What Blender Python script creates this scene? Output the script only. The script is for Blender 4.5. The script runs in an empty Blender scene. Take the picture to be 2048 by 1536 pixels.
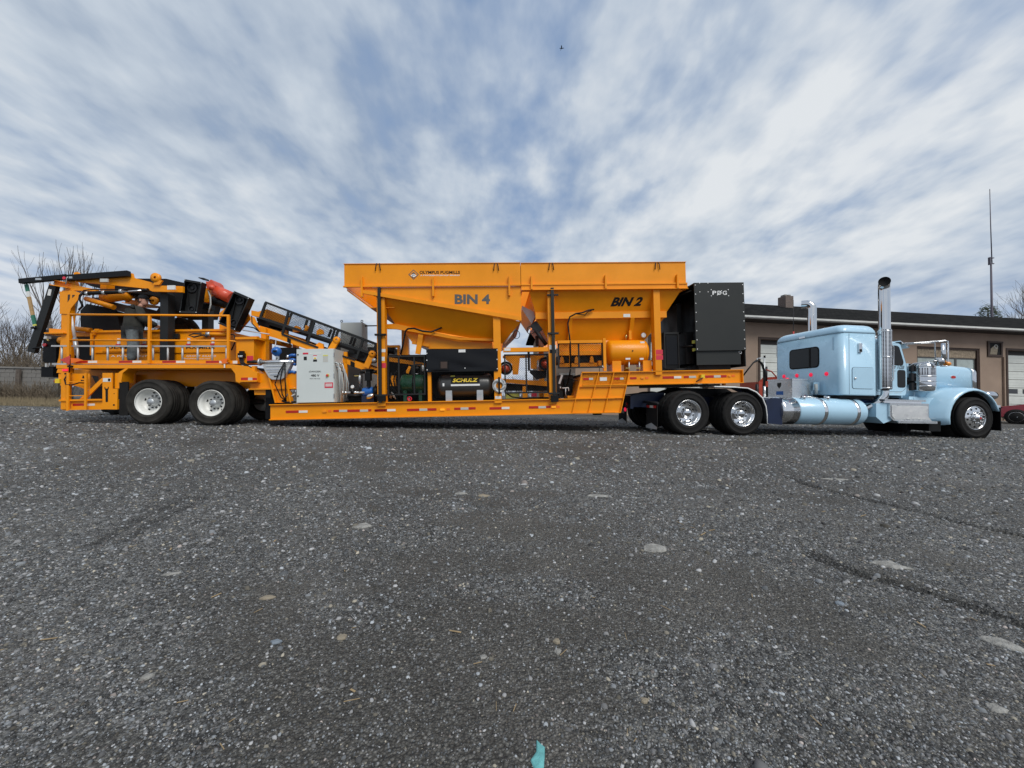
import bpy, bmesh, math, random
import numpy as np
from mathutils import Vector, Matrix
random.seed(7)
rng = np.random.default_rng(11)
sc = bpy.context.scene
col = sc.collection
R = math.radians

# ------------------------------------------------------------------ camera
cam_d = bpy.data.cameras.new('camera')
cam = bpy.data.objects.new('camera', cam_d); col.objects.link(cam)
cam_d.sensor_width = 36.0; cam_d.lens = 36.0 * 772 / 2048
cam_d.clip_start = 0.05; cam_d.clip_end = 3000
_c = [[0.999781, -0.020942, -0.0], [-0.00064, -0.030532, -0.999534], [0.020933, 0.999314, -0.030539]]
cam.matrix_world = Matrix([_c[0] + [0], _c[1] + [0], _c[2] + [0.84], [0, 0, 0, 1]])
sc.camera = cam

# ------------------------------------------------------------------ light
SUN_EL, SUN_AZ = R(48), R(150)          # azimuth clockwise from +Y (north)
sun_d = bpy.data.lights.new('sun', 'SUN'); sun_d.energy = 2.0; sun_d.angle = R(30)
sun_d.color = (1.0, 0.965, 0.91)
sun = bpy.data.objects.new('sun', sun_d); col.objects.link(sun)
_to = Vector((math.sin(SUN_AZ) * math.cos(SUN_EL), math.cos(SUN_AZ) * math.cos(SUN_EL), math.sin(SUN_EL)))
sun.rotation_euler = _to.to_track_quat('Z', 'Y').to_euler()

world = bpy.data.worlds.new('World'); sc.world = world; world.use_nodes = True
def build_world():
    nt = world.node_tree; N = nt.nodes; L = nt.links; N.clear()
    def nd(t, **k):
        n = N.new(t)
        for a, b in k.items(): setattr(n, a, b)
        return n
    def math_(op, a, b=None, c=None):
        n = nd('ShaderNodeMath', operation=op)
        for i, v in enumerate((a, b, c)):
            if v is None: continue
            if isinstance(v, (int, float)): n.inputs[i].default_value = v
            else: L.new(v, n.inputs[i])
        return n.outputs[0]
    def noise(vec, scale, detail, rough, dist=0.0):
        n = nd('ShaderNodeTexNoise'); L.new(vec, n.inputs['Vector'])
        n.inputs['Scale'].default_value = scale; n.inputs['Detail'].default_value = detail
        n.inputs['Roughness'].default_value = rough; n.inputs['Distortion'].default_value = dist
        return n.outputs['Fac']
    def ramp(fac, stops):
        n = nd('ShaderNodeValToRGB'); L.new(fac, n.inputs[0]); e = n.color_ramp.elements
        e[0].position, e[0].color = stops[0][0], (*stops[0][1], 1)
        e[1].position, e[1].color = stops[-1][0], (*stops[-1][1], 1)
        for p, c_ in stops[1:-1]:
            q = e.new(p); q.color = (*c_, 1)
        return n.outputs[0]
    def mix(fac, a, b):
        n = nd('ShaderNodeMix', data_type='RGBA')
        for s, v in ((n.inputs[0], fac), (n.inputs[6], a), (n.inputs[7], b)):
            if isinstance(v, (int, float)): s.default_value = v
            elif isinstance(v, tuple): s.default_value = (*v, 1)
            else: L.new(v, s)
        return n.outputs[2]
    tc = nd('ShaderNodeTexCoord'); sep = nd('ShaderNodeSeparateXYZ'); L.new(tc.outputs['Generated'], sep.inputs[0])
    zz = math_('ADD', math_('MAXIMUM', sep.outputs[2], 0.0), 0.20)
    u = math_('DIVIDE', sep.outputs[0], zz); v = math_('DIVIDE', sep.outputs[1], zz)
    def vec(us, vs, shear, off):
        c = nd('ShaderNodeCombineXYZ')
        L.new(math_('ADD', math_('MULTIPLY', math_('ADD', u, math_('MULTIPLY', v, shear)), us), off), c.inputs[0])
        L.new(math_('ADD', math_('MULTIPLY', v, vs), off * 0.7), c.inputs[1])
        return c.outputs[0]
    bands = noise(vec(1.0, 0.22, 0.02, 12.3), 1.9, 2.0, 0.45, 0.2)          # long cloud rows
    lumps = noise(vec(1.0, 0.58, 0.02, 9.4), 4.4, 5.5, 0.56, 0.1)          # the puffs in them
    ripple = noise(vec(0.9, 0.75, -0.1, 2.3), 10.0, 2.5, 0.5, 0.1)          # fine ripples
    soft = noise(vec(1.0, 0.8, 0.1, 1.9), 0.7, 2.0, 0.5, 0.0)
    cover = math_('ADD', math_('MULTIPLY', bands, 0.44), math_('MULTIPLY', lumps, 0.40))
    cover = math_('ADD', cover, math_('MULTIPLY', ripple, 0.16))
    cover = math_('ADD', cover, math_('MULTIPLY', math_('SUBTRACT', soft, 0.5), 0.28))
    fac = ramp(cover, [(0.34, (.16,) * 3), (0.42, (.60,) * 3), (0.48, (.90,) * 3), (0.55, (1,) * 3)])
    shade = math_('ADD', math_('MULTIPLY', lumps, 0.42), math_('MULTIPLY', soft, 0.42))
    shade = math_('ADD', shade, math_('MULTIPLY', ripple, 0.16))
    cloud = ramp(shade, [(0.38, (3.0, 3.65, 4.6)), (0.49, (4.5, 5.1, 5.85)), (0.60, (6.3, 6.6, 6.9))])
    sky = nd('ShaderNodeTexSky', sky_type='NISHITA'); sky.sun_disc = False
    sky.sun_elevation = SUN_EL; sky.sun_rotation = SUN_AZ
    sky.air_density = 1.0; sky.dust_density = 2.0; sky.ozone_density = 2.5
    sk = mix(0.65, sky.outputs[0], (1.9, 3.05, 5.2))
    c = mix(fac, sk, cloud)
    hz = math_('POWER', math_('SUBTRACT', 1.0, math_('MAXIMUM', math_('MINIMUM', math_('MULTIPLY', sep.outputs[2], 3.2), 1.0), 0.0)), 1.6)
    c = mix(math_('MULTIPLY', hz, 0.55), c, (4.6, 5.1, 6.2))
    bg = nd('ShaderNodeBackground'); L.new(c, bg.inputs[0]); bg.inputs[1].default_value = 0.1
    o = nd('ShaderNodeOutputWorld'); L.new(bg.outputs[0], o.inputs[0])
build_world()
vs = sc.view_settings
vs.view_transform = 'Standard'; vs.look = 'None'; vs.gamma = 1.0; vs.use_curve_mapping = False; vs.exposure = 0.25
sc.cycles.use_denoising = True
sc.cycles.max_bounces = 6

# ------------------------------------------------------------------ helpers
class MB:
    """Collects shapes; build() links them as one mesh object."""
    def __init__(s): s.v = []; s.f = []; s.sm = []
    def add(s, vs_, fs, smooth=False):
        o = len(s.v); s.v += [tuple(p) for p in vs_]
        for f in fs: s.f.append(tuple(i + o for i in f)); s.sm.append(smooth)
        return s
    def box(s, a, b):
        x0, x1 = sorted((a[0], b[0])); y0, y1 = sorted((a[1], b[1])); z0, z1 = sorted((a[2], b[2]))
        return s.add([(x0,y0,z0),(x1,y0,z0),(x1,y1,z0),(x0,y1,z0),(x0,y0,z1),(x1,y0,z1),(x1,y1,z1),(x0,y1,z1)],
                     [(0,3,2,1),(4,5,6,7),(0,1,5,4),(1,2,6,5),(2,3,7,6),(3,0,4,7)])
    def bp(s, a, b, y0, y1): return s.box((a[0], y0, a[2]), (b[0], y1, b[2]))
    def beam(s, p, q, w, h, up=(0, 0, 1)):
        p, q = Vector(p), Vector(q); d = (q - p).normalized(); up = Vector(up)
        if abs(d.dot(up)) > .98: up = Vector((0, 1, 0))
        sd = d.cross(up).normalized() * (w / 2); u = sd.cross(d).normalized() * (h / 2)
        vs_ = [p - sd - u, p + sd - u, p + sd + u, p - sd + u, q - sd - u, q + sd - u, q + sd + u, q - sd + u]
        return s.add(vs_, [(0,1,2,3),(7,6,5,4),(0,4,5,1),(1,5,6,2),(2,6,7,3),(3,7,4,0)])
    def pr(s, pts, y0, y1):
        """polygon in x,z pushed through y0..y1"""
        n = len(pts); vs_ = [(p[0], y0, p[-1]) for p in pts] + [(p[0], y1, p[-1]) for p in pts]
        return s.add(vs_, [tuple(range(n)), tuple(range(2*n-1, n-1, -1))] + [(i, i+n, (i+1) % n + n, (i+1) % n) for i in range(n)])
    def loft(s, rings, cap=True, smooth=False, closed=True):
        n = len(rings[0]); fs = []
        for k in range(len(rings) - 1):
            for i in range(n if closed else n - 1):
                j = (i + 1) % n
                fs.append((k*n+i, k*n+j, (k+1)*n+j, (k+1)*n+i))
        s.add([p for r in rings for p in r], fs, smooth)
        if cap and closed:
            s.add(rings[0], [tuple(range(n))]); s.add(rings[-1], [tuple(range(n))])
        return s
    def tube(s, pts, r, n=8, smooth=True, cap=True):
        pts = [Vector(p) for p in pts]; rs = r if isinstance(r, (list, tuple)) else [r] * len(pts); rings = []
        d0 = (pts[1] - pts[0]).normalized(); a = d0.orthogonal().normalized()
        for i, p in enumerate(pts):
            d = ((pts[min(i+1, len(pts)-1)] - p).normalized() + (p - pts[max(i-1, 0)]).normalized())
            d = d.normalized() if d.length > 1e-6 else d0
            a = (a - d * a.dot(d)).normalized(); b = d.cross(a)
            rings.append([p + (a * math.cos(2*math.pi*k/n) + b * math.sin(2*math.pi*k/n)) * rs[i] for k in range(n)])
        return s.loft(rings, cap, smooth)
    def cyl(s, p, q, r, r2=None, n=16): return s.tube([p, q], [r, r if r2 is None else r2], n)
    def lathe(s, prof, o, ax, n=32, smooth=True, mod=None):
        """prof: (radius, offset along axis)"""
        o, ax = Vector(o), Vector(ax).normalized(); a = ax.orthogonal().normalized(); b = ax.cross(a); rings = []
        for j, (r, t) in enumerate(prof):
            rings.append([o + ax * t + (a * math.cos(2*math.pi*k/n) + b * math.sin(2*math.pi*k/n)) * max(1e-4, r + (mod(j, k) if mod else 0)) for k in range(n)])
        return s.loft(rings, False, smooth)
    def capsule(s, p, q, r, dome, n=24):
        p, q = Vector(p), Vector(q); d = (q - p); l = d.length
        pf = [(r * math.sin(t * math.pi / 12), dome * (1 - math.cos(t * math.pi / 12))) for t in range(7)]
        pf += [(r * math.sin(t * math.pi / 12), l - dome * (1 - math.cos(t * math.pi / 12))) for t in range(6, -1, -1)]
        return s.lathe(pf, p, d, n)
    def ibeam(s, x0, x1, z0, z1, y0, y1, t=.02, web=None):
        w = (y0 + .05) if web is None else web
        s.box((x0, y0, z1 - t), (x1, y1, z1)); s.box((x0, y0, z0), (x1, y1, z0 + t))
        return s.box((x0, w, z0 + t), (x1, w + .015, z1 - t))
    def mesh(s, name, base=(0, 0, 0)):
        me = bpy.data.meshes.new(name); bx, by, bz = base
        me.from_pydata([(a - bx, b - by, c - bz) for a, b, c in s.v], [], s.f)
        me.polygons.foreach_set('use_smooth', s.sm)
        bm = bmesh.new(); bm.from_mesh(me); bmesh.ops.remove_doubles(bm, verts=bm.verts, dist=1e-5)
        bmesh.ops.recalc_face_normals(bm, faces=bm.faces); bm.to_mesh(me); bm.free()
        return me

FRAME = {'T': Matrix([[0.998586, -0.034899, -0.040107, -7.5], [0.034871, 0.999391, -0.001401, 8.95], [0.040132, 0.0, 0.999194, 0.0], [0, 0, 0, 1]]), 'K': Matrix([[0.995312, -0.096714, 0.0, 4.88], [0.096714, 0.995312, -0.0, 9.18], [0.0, 0.0, 1.0, 0.0], [0, 0, 0, 1]]), 'Q': Matrix([[0.992757, -0.120137, 0.0, 12.3], [0.120137, 0.992757, -0.0, 19.95], [0.0, 0.0, 1.0, 0.0], [0, 0, 0, 1]]), 'W': Matrix.Identity(4)}
BASE = {}
def props(o, label, cat, group=None, kind=None):
    if label: o['label'] = label
    if cat: o['category'] = cat
    if group: o['group'] = group
    if kind: o['kind'] = kind
    return o
def thing(name, label, cat, base=(0, 0, 0), fr='W', group=None):
    o = bpy.data.objects.new(name, None); col.objects.link(o); o.empty_display_size = .2
    o.matrix_world = FRAME[fr] @ Matrix.Translation(base); BASE[o.name] = base
    return props(o, label, cat, group)
def part(par, name, mb, mat, label=None):
    """a mesh child; shapes are given in the frame of the thing"""
    b = BASE[par.name]; me = mb.mesh(name, b); me.materials.append(M[mat])
    o = bpy.data.objects.new(name, me); col.objects.link(o); o.parent = par; BASE[o.name] = b
    if label: o['label'] = label
    return o
def solo(name, label, cat, mb, mat, base=(0, 0, 0), fr='W', group=None, kind=None):
    me = mb.mesh(name, base); me.materials.append(M[mat]); o = bpy.data.objects.new(name, me); col.objects.link(o)
    o.matrix_world = FRAME[fr] @ Matrix.Translation(base); BASE[o.name] = base
    return props(o, label, cat, group, kind)
def copy_tree(o, parent=None):
    c = o.copy(); col.objects.link(c)
    if parent: c.parent = parent
    for ch in list(o.children): copy_tree(ch, c)
    return c
def text_mesh(body, bold=0.0, shear=0.0, spacing=1.0):
    cu = bpy.data.curves.new('lettering', 'FONT'); cu.body = body; cu.offset = bold; cu.shear = shear; cu.space_character = spacing
    cu.resolution_u = 3
    ob = bpy.data.objects.new('lettering', cu); col.objects.link(ob)
    me = bpy.data.meshes.new_from_object(ob.evaluated_get(bpy.context.evaluated_depsgraph_get()))
    bpy.data.objects.remove(ob); bpy.data.curves.remove(cu)
    vs_ = [tuple(v.co) for v in me.vertices]; fs = [tuple(p.vertices) for p in me.polygons]
    bpy.data.meshes.remove(me); return vs_, fs
def lettering(par, body, ll, lr, ul, mat, bold=.01, shear=0.0, out=(0, -.004, 0), name='lettering', spacing=1.0, wrap=None):
    """text fitted into the parallelogram ll, lr, ul"""
    vs_, fs = text_mesh(body, bold, shear, spacing); ll, lr, ul = Vector(ll), Vector(lr), Vector(ul)
    xs = [v[0] for v in vs_]; ys = [v[1] for v in vs_]; x0, x1, y0, y1 = min(xs), max(xs), min(ys), max(ys)
    mb = MB(); mb.add([ll + (lr - ll) * ((x - x0) / (x1 - x0)) + (ul - ll) * ((y - y0) / (y1 - y0)) + Vector(out) for x, y, z in vs_], fs)
    if wrap: mb.v = [(a, wrap(c), c) for a, b, c in mb.v]
    return part(par, name, mb, mat)

# ------------------------------------------------------------------ materials
M = {}
def pbr(name, color, rough=.5, metal=0.0, var=.08, scale=6.0, bump=0.0, coat=0.0, bscale=None, alpha=1.0, trans=0.0, spec=.5, emis=None, rvar=.0):
    m = bpy.data.materials.new(name); m.use_nodes = True; nt = m.node_tree; N = nt.nodes; L = nt.links
    b = N['Principled BSDF']; b.inputs['Roughness'].default_value = rough; b.inputs['Metallic'].default_value = metal
    b.inputs['Coat Weight'].default_value = coat; b.inputs['Coat Roughness'].default_value = .08
    b.inputs['Specular IOR Level'].default_value = spec; b.inputs['Alpha'].default_value = alpha
    b.inputs['Transmission Weight'].default_value = trans
    tc = N.new('ShaderNodeTexCoord'); n = N.new('ShaderNodeTexNoise'); L.new(tc.outputs['Object'], n.inputs['Vector'])
    n.inputs['Scale'].default_value = scale; n.inputs['Detail'].default_value = 5; n.inputs['Roughness'].default_value = .6
    r = N.new('ShaderNodeValToRGB'); L.new(n.outputs['Fac'], r.inputs[0]); e = r.color_ramp.elements
    e[0].position = .3; e[1].position = .7
    e[0].color = (*[c * (1 - var) for c in color], 1); e[1].color = (*[min(1, c * (1 + var)) for c in color], 1)
    L.new(r.outputs[0], b.inputs['Base Color'])
    if rvar:
        mr = N.new('ShaderNodeMapRange'); L.new(n.outputs['Fac'], mr.inputs[0])
        mr.inputs[1].default_value = .3; mr.inputs[2].default_value = .7
        mr.inputs[3].default_value = max(.02, rough - rvar); mr.inputs[4].default_value = min(1, rough + rvar); L.new(mr.outputs[0], b.inputs['Roughness'])
    if bump:
        n2 = N.new('ShaderNodeTexNoise'); L.new(tc.outputs['Object'], n2.inputs['Vector'])
        n2.inputs['Scale'].default_value = bscale or scale * 6; n2.inputs['Detail'].default_value = 6
        bp = N.new('ShaderNodeBump'); bp.inputs['Strength'].default_value = bump; bp.inputs['Distance'].default_value = .02
        L.new(n2.outputs['Fac'], bp.inputs['Height']); L.new(bp.outputs[0], b.inputs['Normal'])
    if emis:
        b.inputs['Emission Color'].default_value = (*emis[:3], 1); b.inputs['Emission Strength'].default_value = emis[3]
    M[name] = m; return m
pbr('orange', (.84, .288, .002), .40, 0, .085, 1.3, .06, .08, 2.6, rvar=.08, spec=.3)
pbr('orange_red', (.62, .075, .03), .4, 0, .1, 5, coat=.2)
pbr('bin_grey', (.085, .085, .082), .5)
pbr('black', (.0045, .0045, .005), .5, 0, .2, 6, rvar=.1, spec=.25)
pbr('charcoal', (.016, .017, .017), .5, 0, .12, 3, rvar=.1, spec=.3)
pbr('gen_grey', (.024, .026, .025), .5, 0, .06, 1.5, rvar=.08, spec=.3)
pbr('black_gloss', (.003, .003, .004), .22, 0, .1, 3, .05, 0, 4, spec=.3)
pbr('steel_dark', (.025, .025, .027), .45, .3, .2, 8, spec=.3)
pbr('belt', (.008, .008, .009), .65, 0, .25, 9, .15, spec=.25)
pbr('rubber', (.009, .0085, .008), .8, 0, .35, 7, .2, 0, 60, spec=.3)
pbr('rubber_dusty', (.024, .022, .019), .85, 0, .5, 6, .25, 0, 50, spec=.3)
pbr('white_steel', (.74, .74, .70), .42, 0, .07, 9)
pbr('white', (.78, .78, .76), .45, 0, .05, 5)
pbr('hole', (.004, .004, .004), .9, 0, 0)
pbr('chrome', (.66, .67, .68), .08, 1.0, .03, 4)
pbr('alu', (.72, .73, .73), .3, 1.0, .08, 10, rvar=.08)
pbr('polished', (.80, .80, .80), .13, 1.0, .06, 8, rvar=.05)
pbr('galv', (.52, .54, .55), .42, .7, .12, 10)
pbr('alu_matt', (.50, .51, .51), .5, .35, .08, 10)
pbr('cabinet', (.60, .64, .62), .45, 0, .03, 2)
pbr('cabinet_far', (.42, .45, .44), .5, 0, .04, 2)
pbr('pale_blue', (.42, .64, .79), .28, 0, .04, 1.2, 0, .6, rvar=.06)
pbr('frame_blue', (.008, .07, .30), .3, 0, .1, 3, 0, .4)
pbr('navy', (.006, .014, .045), .4, 0, .15, 3)
pbr('sensor_blue', (.015, .12, .42), .35, 0, .08, 6, 0, .2)
pbr('green', (.008, .075, .035), .35, 0, .1, 6, 0, .2)
pbr('tank_grey', (.035, .035, .034), .35, 0, .08, 4, 0, .1)
pbr('brass', (.65, .48, .16), .3, .9, .1)
pbr('yellow', (.78, .55, .02), .45)
pbr('pale_yellow', (.62, .60, .12), .5)
pbr('tape_red', (.42, .014, .010), .38, 0, .08, 20)
pbr('tape_white', (.75, .72, .68), .38, 0, .06, 20)
pbr('tape_grey', (.50, .50, .46), .4, 0, .06, 20)
pbr('sticker_red', (.62, .03, .06), .4)
pbr('sticker_white', (.72, .72, .70), .5, 0, .1, 30)
pbr('sticker_orange', (.85, .16, .01), .5)
pbr('lamp_red', (.7, .02, .05), .2, emis=(1, .02, .08, .5))
pbr('lamp_red_off', (.45, .01, .015), .2, coat=.5)
pbr('lamp_amber', (.85, .32, .02), .2, emis=(1, .45, .02, .4))
pbr('lens_amber', (.85, .28, .01), .25, coat=.4)
pbr('glass_dark', (.004, .005, .005), .08, 0, .1, 2, spec=.35)
pbr('glass_clear', (.85, .9, .9), .03, 0, .02, 2, trans=.9)
pbr('wood', (.42, .27, .12), .6, 0, .15, 12)
pbr('strap_green', (.03, .17, .11), .6)
pbr('hoodie', (.042, .042, .037), .9, 0, .2, 14, .3, spec=.2)
pbr('jeans', (.13, .15, .155), .9, 0, .25, 20, .3)
pbr('jacket', (.036, .028, .020), .9, 0, .25, 10, .3, spec=.2)
pbr('cap', (.010, .011, .014), .8)
pbr('skin', (.52, .27, .19), .55, 0, .05, 8)
pbr('hair', (.03, .02, .014), .7)
pbr('boot', (.05, .035, .022), .7)
pbr('wall_brown', (.31, .232, .178), .9, 0, .16, .55, .35, 0, 25, spec=.2)
pbr('fascia', (.50, .50, .47), .6, 0, .12, 3)
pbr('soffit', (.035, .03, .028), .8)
pbr('door_white', (.60, .62, .58), .55, 0, .07, 2)
pbr('door_dark', (.03, .032, .034), .3)
pbr('board', (.30, .24, .17), .85, 0, .45, 9)
pbr('frame_brown', (.05, .03, .022), .7)
pbr('pane_pale', (.36, .42, .40), .12, 0, .25, 1.5)
pbr('sash', (.07, .07, .065), .5)
pbr('far_wall', (.135, .115, .10), .85, 0, .08, .8, .1)
pbr('concrete', (.20, .19, .175), .9, 0, .22, 1.6, .3, 0, 20)
pbr('bark', (.105, .085, .07), .9, 0, .3, 9)
pbr('bark_grey', (.16, .145, .135), .9, 0, .3, 9)
pbr('brush', (.17, .135, .095), .95, 0, .35, 3)
pbr('dry_grass', (.26, .21, .13), .95, 0, .35, 3)
pbr('evergreen', (.045, .060, .030), .8, 0, .4, 5)
pbr('mast', (.09, .08, .10), .6, .3)
pbr('car_red', (.30, .012, .022), .2, 0, .05, 3, 0, .8)
pbr('machine_red', (.38, .045, .02), .5, 0, .15, 6)
pbr('red_net', (.55, .06, .05), .6, 0, .2, 20)
pbr('stone_pale', (.26, .255, .235), .9, 0, .38, 30, .6, 0, 90)
pbr('stone_tan', (.24, .205, .15), .85, 0, .18, 14, .3, 0, 60)
pbr('stone_blue', (.17, .20, .23), .85, 0, .15, 14, .3, 0, 60)
pbr('stone_turquoise', (.12, .36, .36), .8, 0, .2, 25, .3, 0, 60)
pbr('stick', (.30, .22, .12), .9, 0, .2, 20)

def shingle_mat():
    m = pbr('shingle', (.020, .019, .018), 1.0, 0, .3, 4, spec=.05); nt = m.node_tree; N = nt.nodes; L = nt.links
    tc = N.new('ShaderNodeTexCoord'); b = N.new('ShaderNodeTexBrick'); L.new(tc.outputs['Object'], b.inputs['Vector'])
    b.inputs['Scale'].default_value = 1.6; b.inputs['Color1'].default_value = (.007, .0068, .0066, 1); b.inputs['Color2'].default_value = (.026, .025, .023, 1)
    b.inputs['Mortar'].default_value = (.006, .006, .006, 1); b.inputs['Mortar Size'].default_value = .03
    L.new(b.outputs['Color'], N['Principled BSDF'].inputs['Base Color'])
shingle_mat()
def brick_mat():
    m = pbr('chimney_brick', (.2, .13, .1), .9); N = m.node_tree.nodes; L = m.node_tree.links
    tc = N.new('ShaderNodeTexCoord'); mp = N.new('ShaderNodeMapping'); mp.inputs['Rotation'].default_value = (R(90), 0, 0)
    b = N.new('ShaderNodeTexBrick'); L.new(tc.outputs['Object'], mp.inputs[0]); L.new(mp.outputs[0], b.inputs['Vector'])
    b.inputs['Scale'].default_value = 4.5; b.inputs['Color1'].default_value = (.13, .085, .07, 1); b.inputs['Color2'].default_value = (.07, .05, .045, 1)
    b.inputs['Mortar'].default_value = (.25, .22, .19, 1); b.inputs['Mortar Size'].default_value = .03
    L.new(b.outputs['Color'], N['Principled BSDF'].inputs['Base Color'])
brick_mat()
def plate_mat():
    m = pbr('diamond_plate', (.66, .67, .67), .28, .9, .05, 5); N = m.node_tree.nodes; L = m.node_tree.links
    tc = N.new('ShaderNodeTexCoord'); mp = N.new('ShaderNodeMapping'); mp.inputs['Rotation'].default_value = (0, R(45), 0)
    v = N.new('ShaderNodeTexChecker'); v.inputs['Scale'].default_value = 55; L.new(tc.outputs['Object'], mp.inputs[0]); L.new(mp.outputs[0], v.inputs['Vector'])
    bp = N.new('ShaderNodeBump'); bp.inputs['Strength'].default_value = .5; bp.inputs['Distance'].default_value = .004
    L.new(v.outputs['Fac'], bp.inputs['Height']); L.new(bp.outputs[0], N['Principled BSDF'].inputs['Normal'])
plate_mat()
def shield_mat():
    """perforated chrome heat shield"""
    m = pbr('heat_shield', (.70, .70, .70), .2, 1.0, .05, 5); N = m.node_tree.nodes; L = m.node_tree.links
    tc = N.new('ShaderNodeTexCoord'); v = N.new('ShaderNodeTexVoronoi'); v.inputs['Scale'].default_value = 30; v.inputs['Randomness'].default_value = .0
    L.new(tc.outputs['Object'], v.inputs['Vector']); r = N.new('ShaderNodeValToRGB'); L.new(v.outputs['Distance'], r.inputs[0])
    r.color_ramp.elements[0].position = .40; r.color_ramp.elements[0].color = (.03, .03, .03, 1)
    r.color_ramp.elements[1].position = .46; r.color_ramp.elements[1].color = (.72, .72, .72, 1)
    L.new(r.outputs[0], N['Principled BSDF'].inputs['Base Color'])
shield_mat()

# ------------------------------------------------------------------ ground
def vnoise(x, y, seed):
    xi = np.floor(x).astype(np.int64); yi = np.floor(y).astype(np.int64); fx = x - xi; fy = y - yi
    fx = fx * fx * (3 - 2 * fx); fy = fy * fy * (3 - 2 * fy)
    def h(a, b):
        n = (a * 374761393 + b * 668265263 + seed * 974711) & 0x7fffffff
        n = ((n ^ (n >> 13)) * 1274126177) & 0x7fffffff
        return ((n ^ (n >> 16)) & 0xffff) / 65535.0
    return (h(xi, yi) * (1 - fx) + h(xi + 1, yi) * fx) * (1 - fy) + (h(xi, yi + 1) * (1 - fx) + h(xi + 1, yi + 1) * fx) * fy
def fbm(x, y, seed, o=4):
    t = 0; a = .5
    for k in range(o): t = t + a * vnoise(x * 2 ** k, y * 2 ** k, seed + k); a *= .5
    return t / (1 - .5 ** o)
TRACKS = [  # wheel tracks pressed into the yard: (points, half width, strength)
    ([(1.667, 2.155, 0), (1.726, 1.965, 0), (1.837, 1.831, 0), (1.9, 1.733, 0), (1.954, 1.633, 0), (1.997, 1.518, 0), (2.021, 1.426, 0)], .062, .9),
    ([(3.043, 4.244, 0), (3.008, 3.807, 0), (3.101, 3.462, 0), (3.222, 3, 0), (3.255, 2.76, 0), (3.365, 2.549, 0), (3.417, 2.337, 0)], .055, .85),
    ([(6.101, 9.364, 0), (6.644, 7.915, 0), (6.862, 6.734, 0), (7.403, 6.054, 0), (7.411, 5.51, 0)], .10, .5),
    ([(8.832, 9.027, 0), (8.719, 7.637, 0), (8.794, 6.64, 0)], .10, .45),
    ([(-2.206, 2.189, 0), (-2.335, 2.536, 0), (-2.421, 2.951, 0)], .16, .5),
]
def track_field(x, y):
    best = np.zeros_like(x); tread = np.zeros_like(x)
    for pts, w, s in TRACKS:
        acc = 0.0
        for a, b in zip(pts[:-1], pts[1:]):
            dx, dy = b[0] - a[0], b[1] - a[1]; l = math.hypot(dx, dy)
            t = ((x - a[0]) * dx + (y - a[1]) * dy) / (l * l); tc = np.clip(t, 0, 1)
            d = np.hypot(x - a[0] - tc * dx, y - a[1] - tc * dy)
            side = (-(x - a[0]) * dy + (y - a[1]) * dx) / l
            m = np.clip(1.25 - (d / w) ** 2, 0, 1) * s
            rag = fbm(x * 14, y * 14, 77, 3); m = np.clip(m * (.45 + 1.1 * rag), 0, 1)
            groove = np.clip(.5 + .75 * np.cos(side / w * 8.0 + rag * 2.0), 0, 1)
            up = m > best; tread = np.where(up, groove, tread); best = np.maximum(best, m); acc += l
    return best, tread
def sand_field(x, y):
    s = fbm(x * .8 + y * .3 + 3, y * 1.2 + 1, 5, 4); s2 = fbm(x * 2.4 + y * .8, y * 4.2, 31, 4)
    return np.clip((s * .55 + s2 * .45 - .525) * 9, 0, 1)
def ground_z(x, y):
    d = np.hypot(x, y); k = np.clip((30 - d) / 20, 0, 1)
    z = (fbm(x * .6, y * .6, 3, 4) - .5) * .05 * k
    near = np.clip((7.5 - y) / 2.5, 0, 1)
    m, t = track_field(x, y)
    return z * (.35 + .65 * near) - m * (.008 + .018 * (1 - t))
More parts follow.
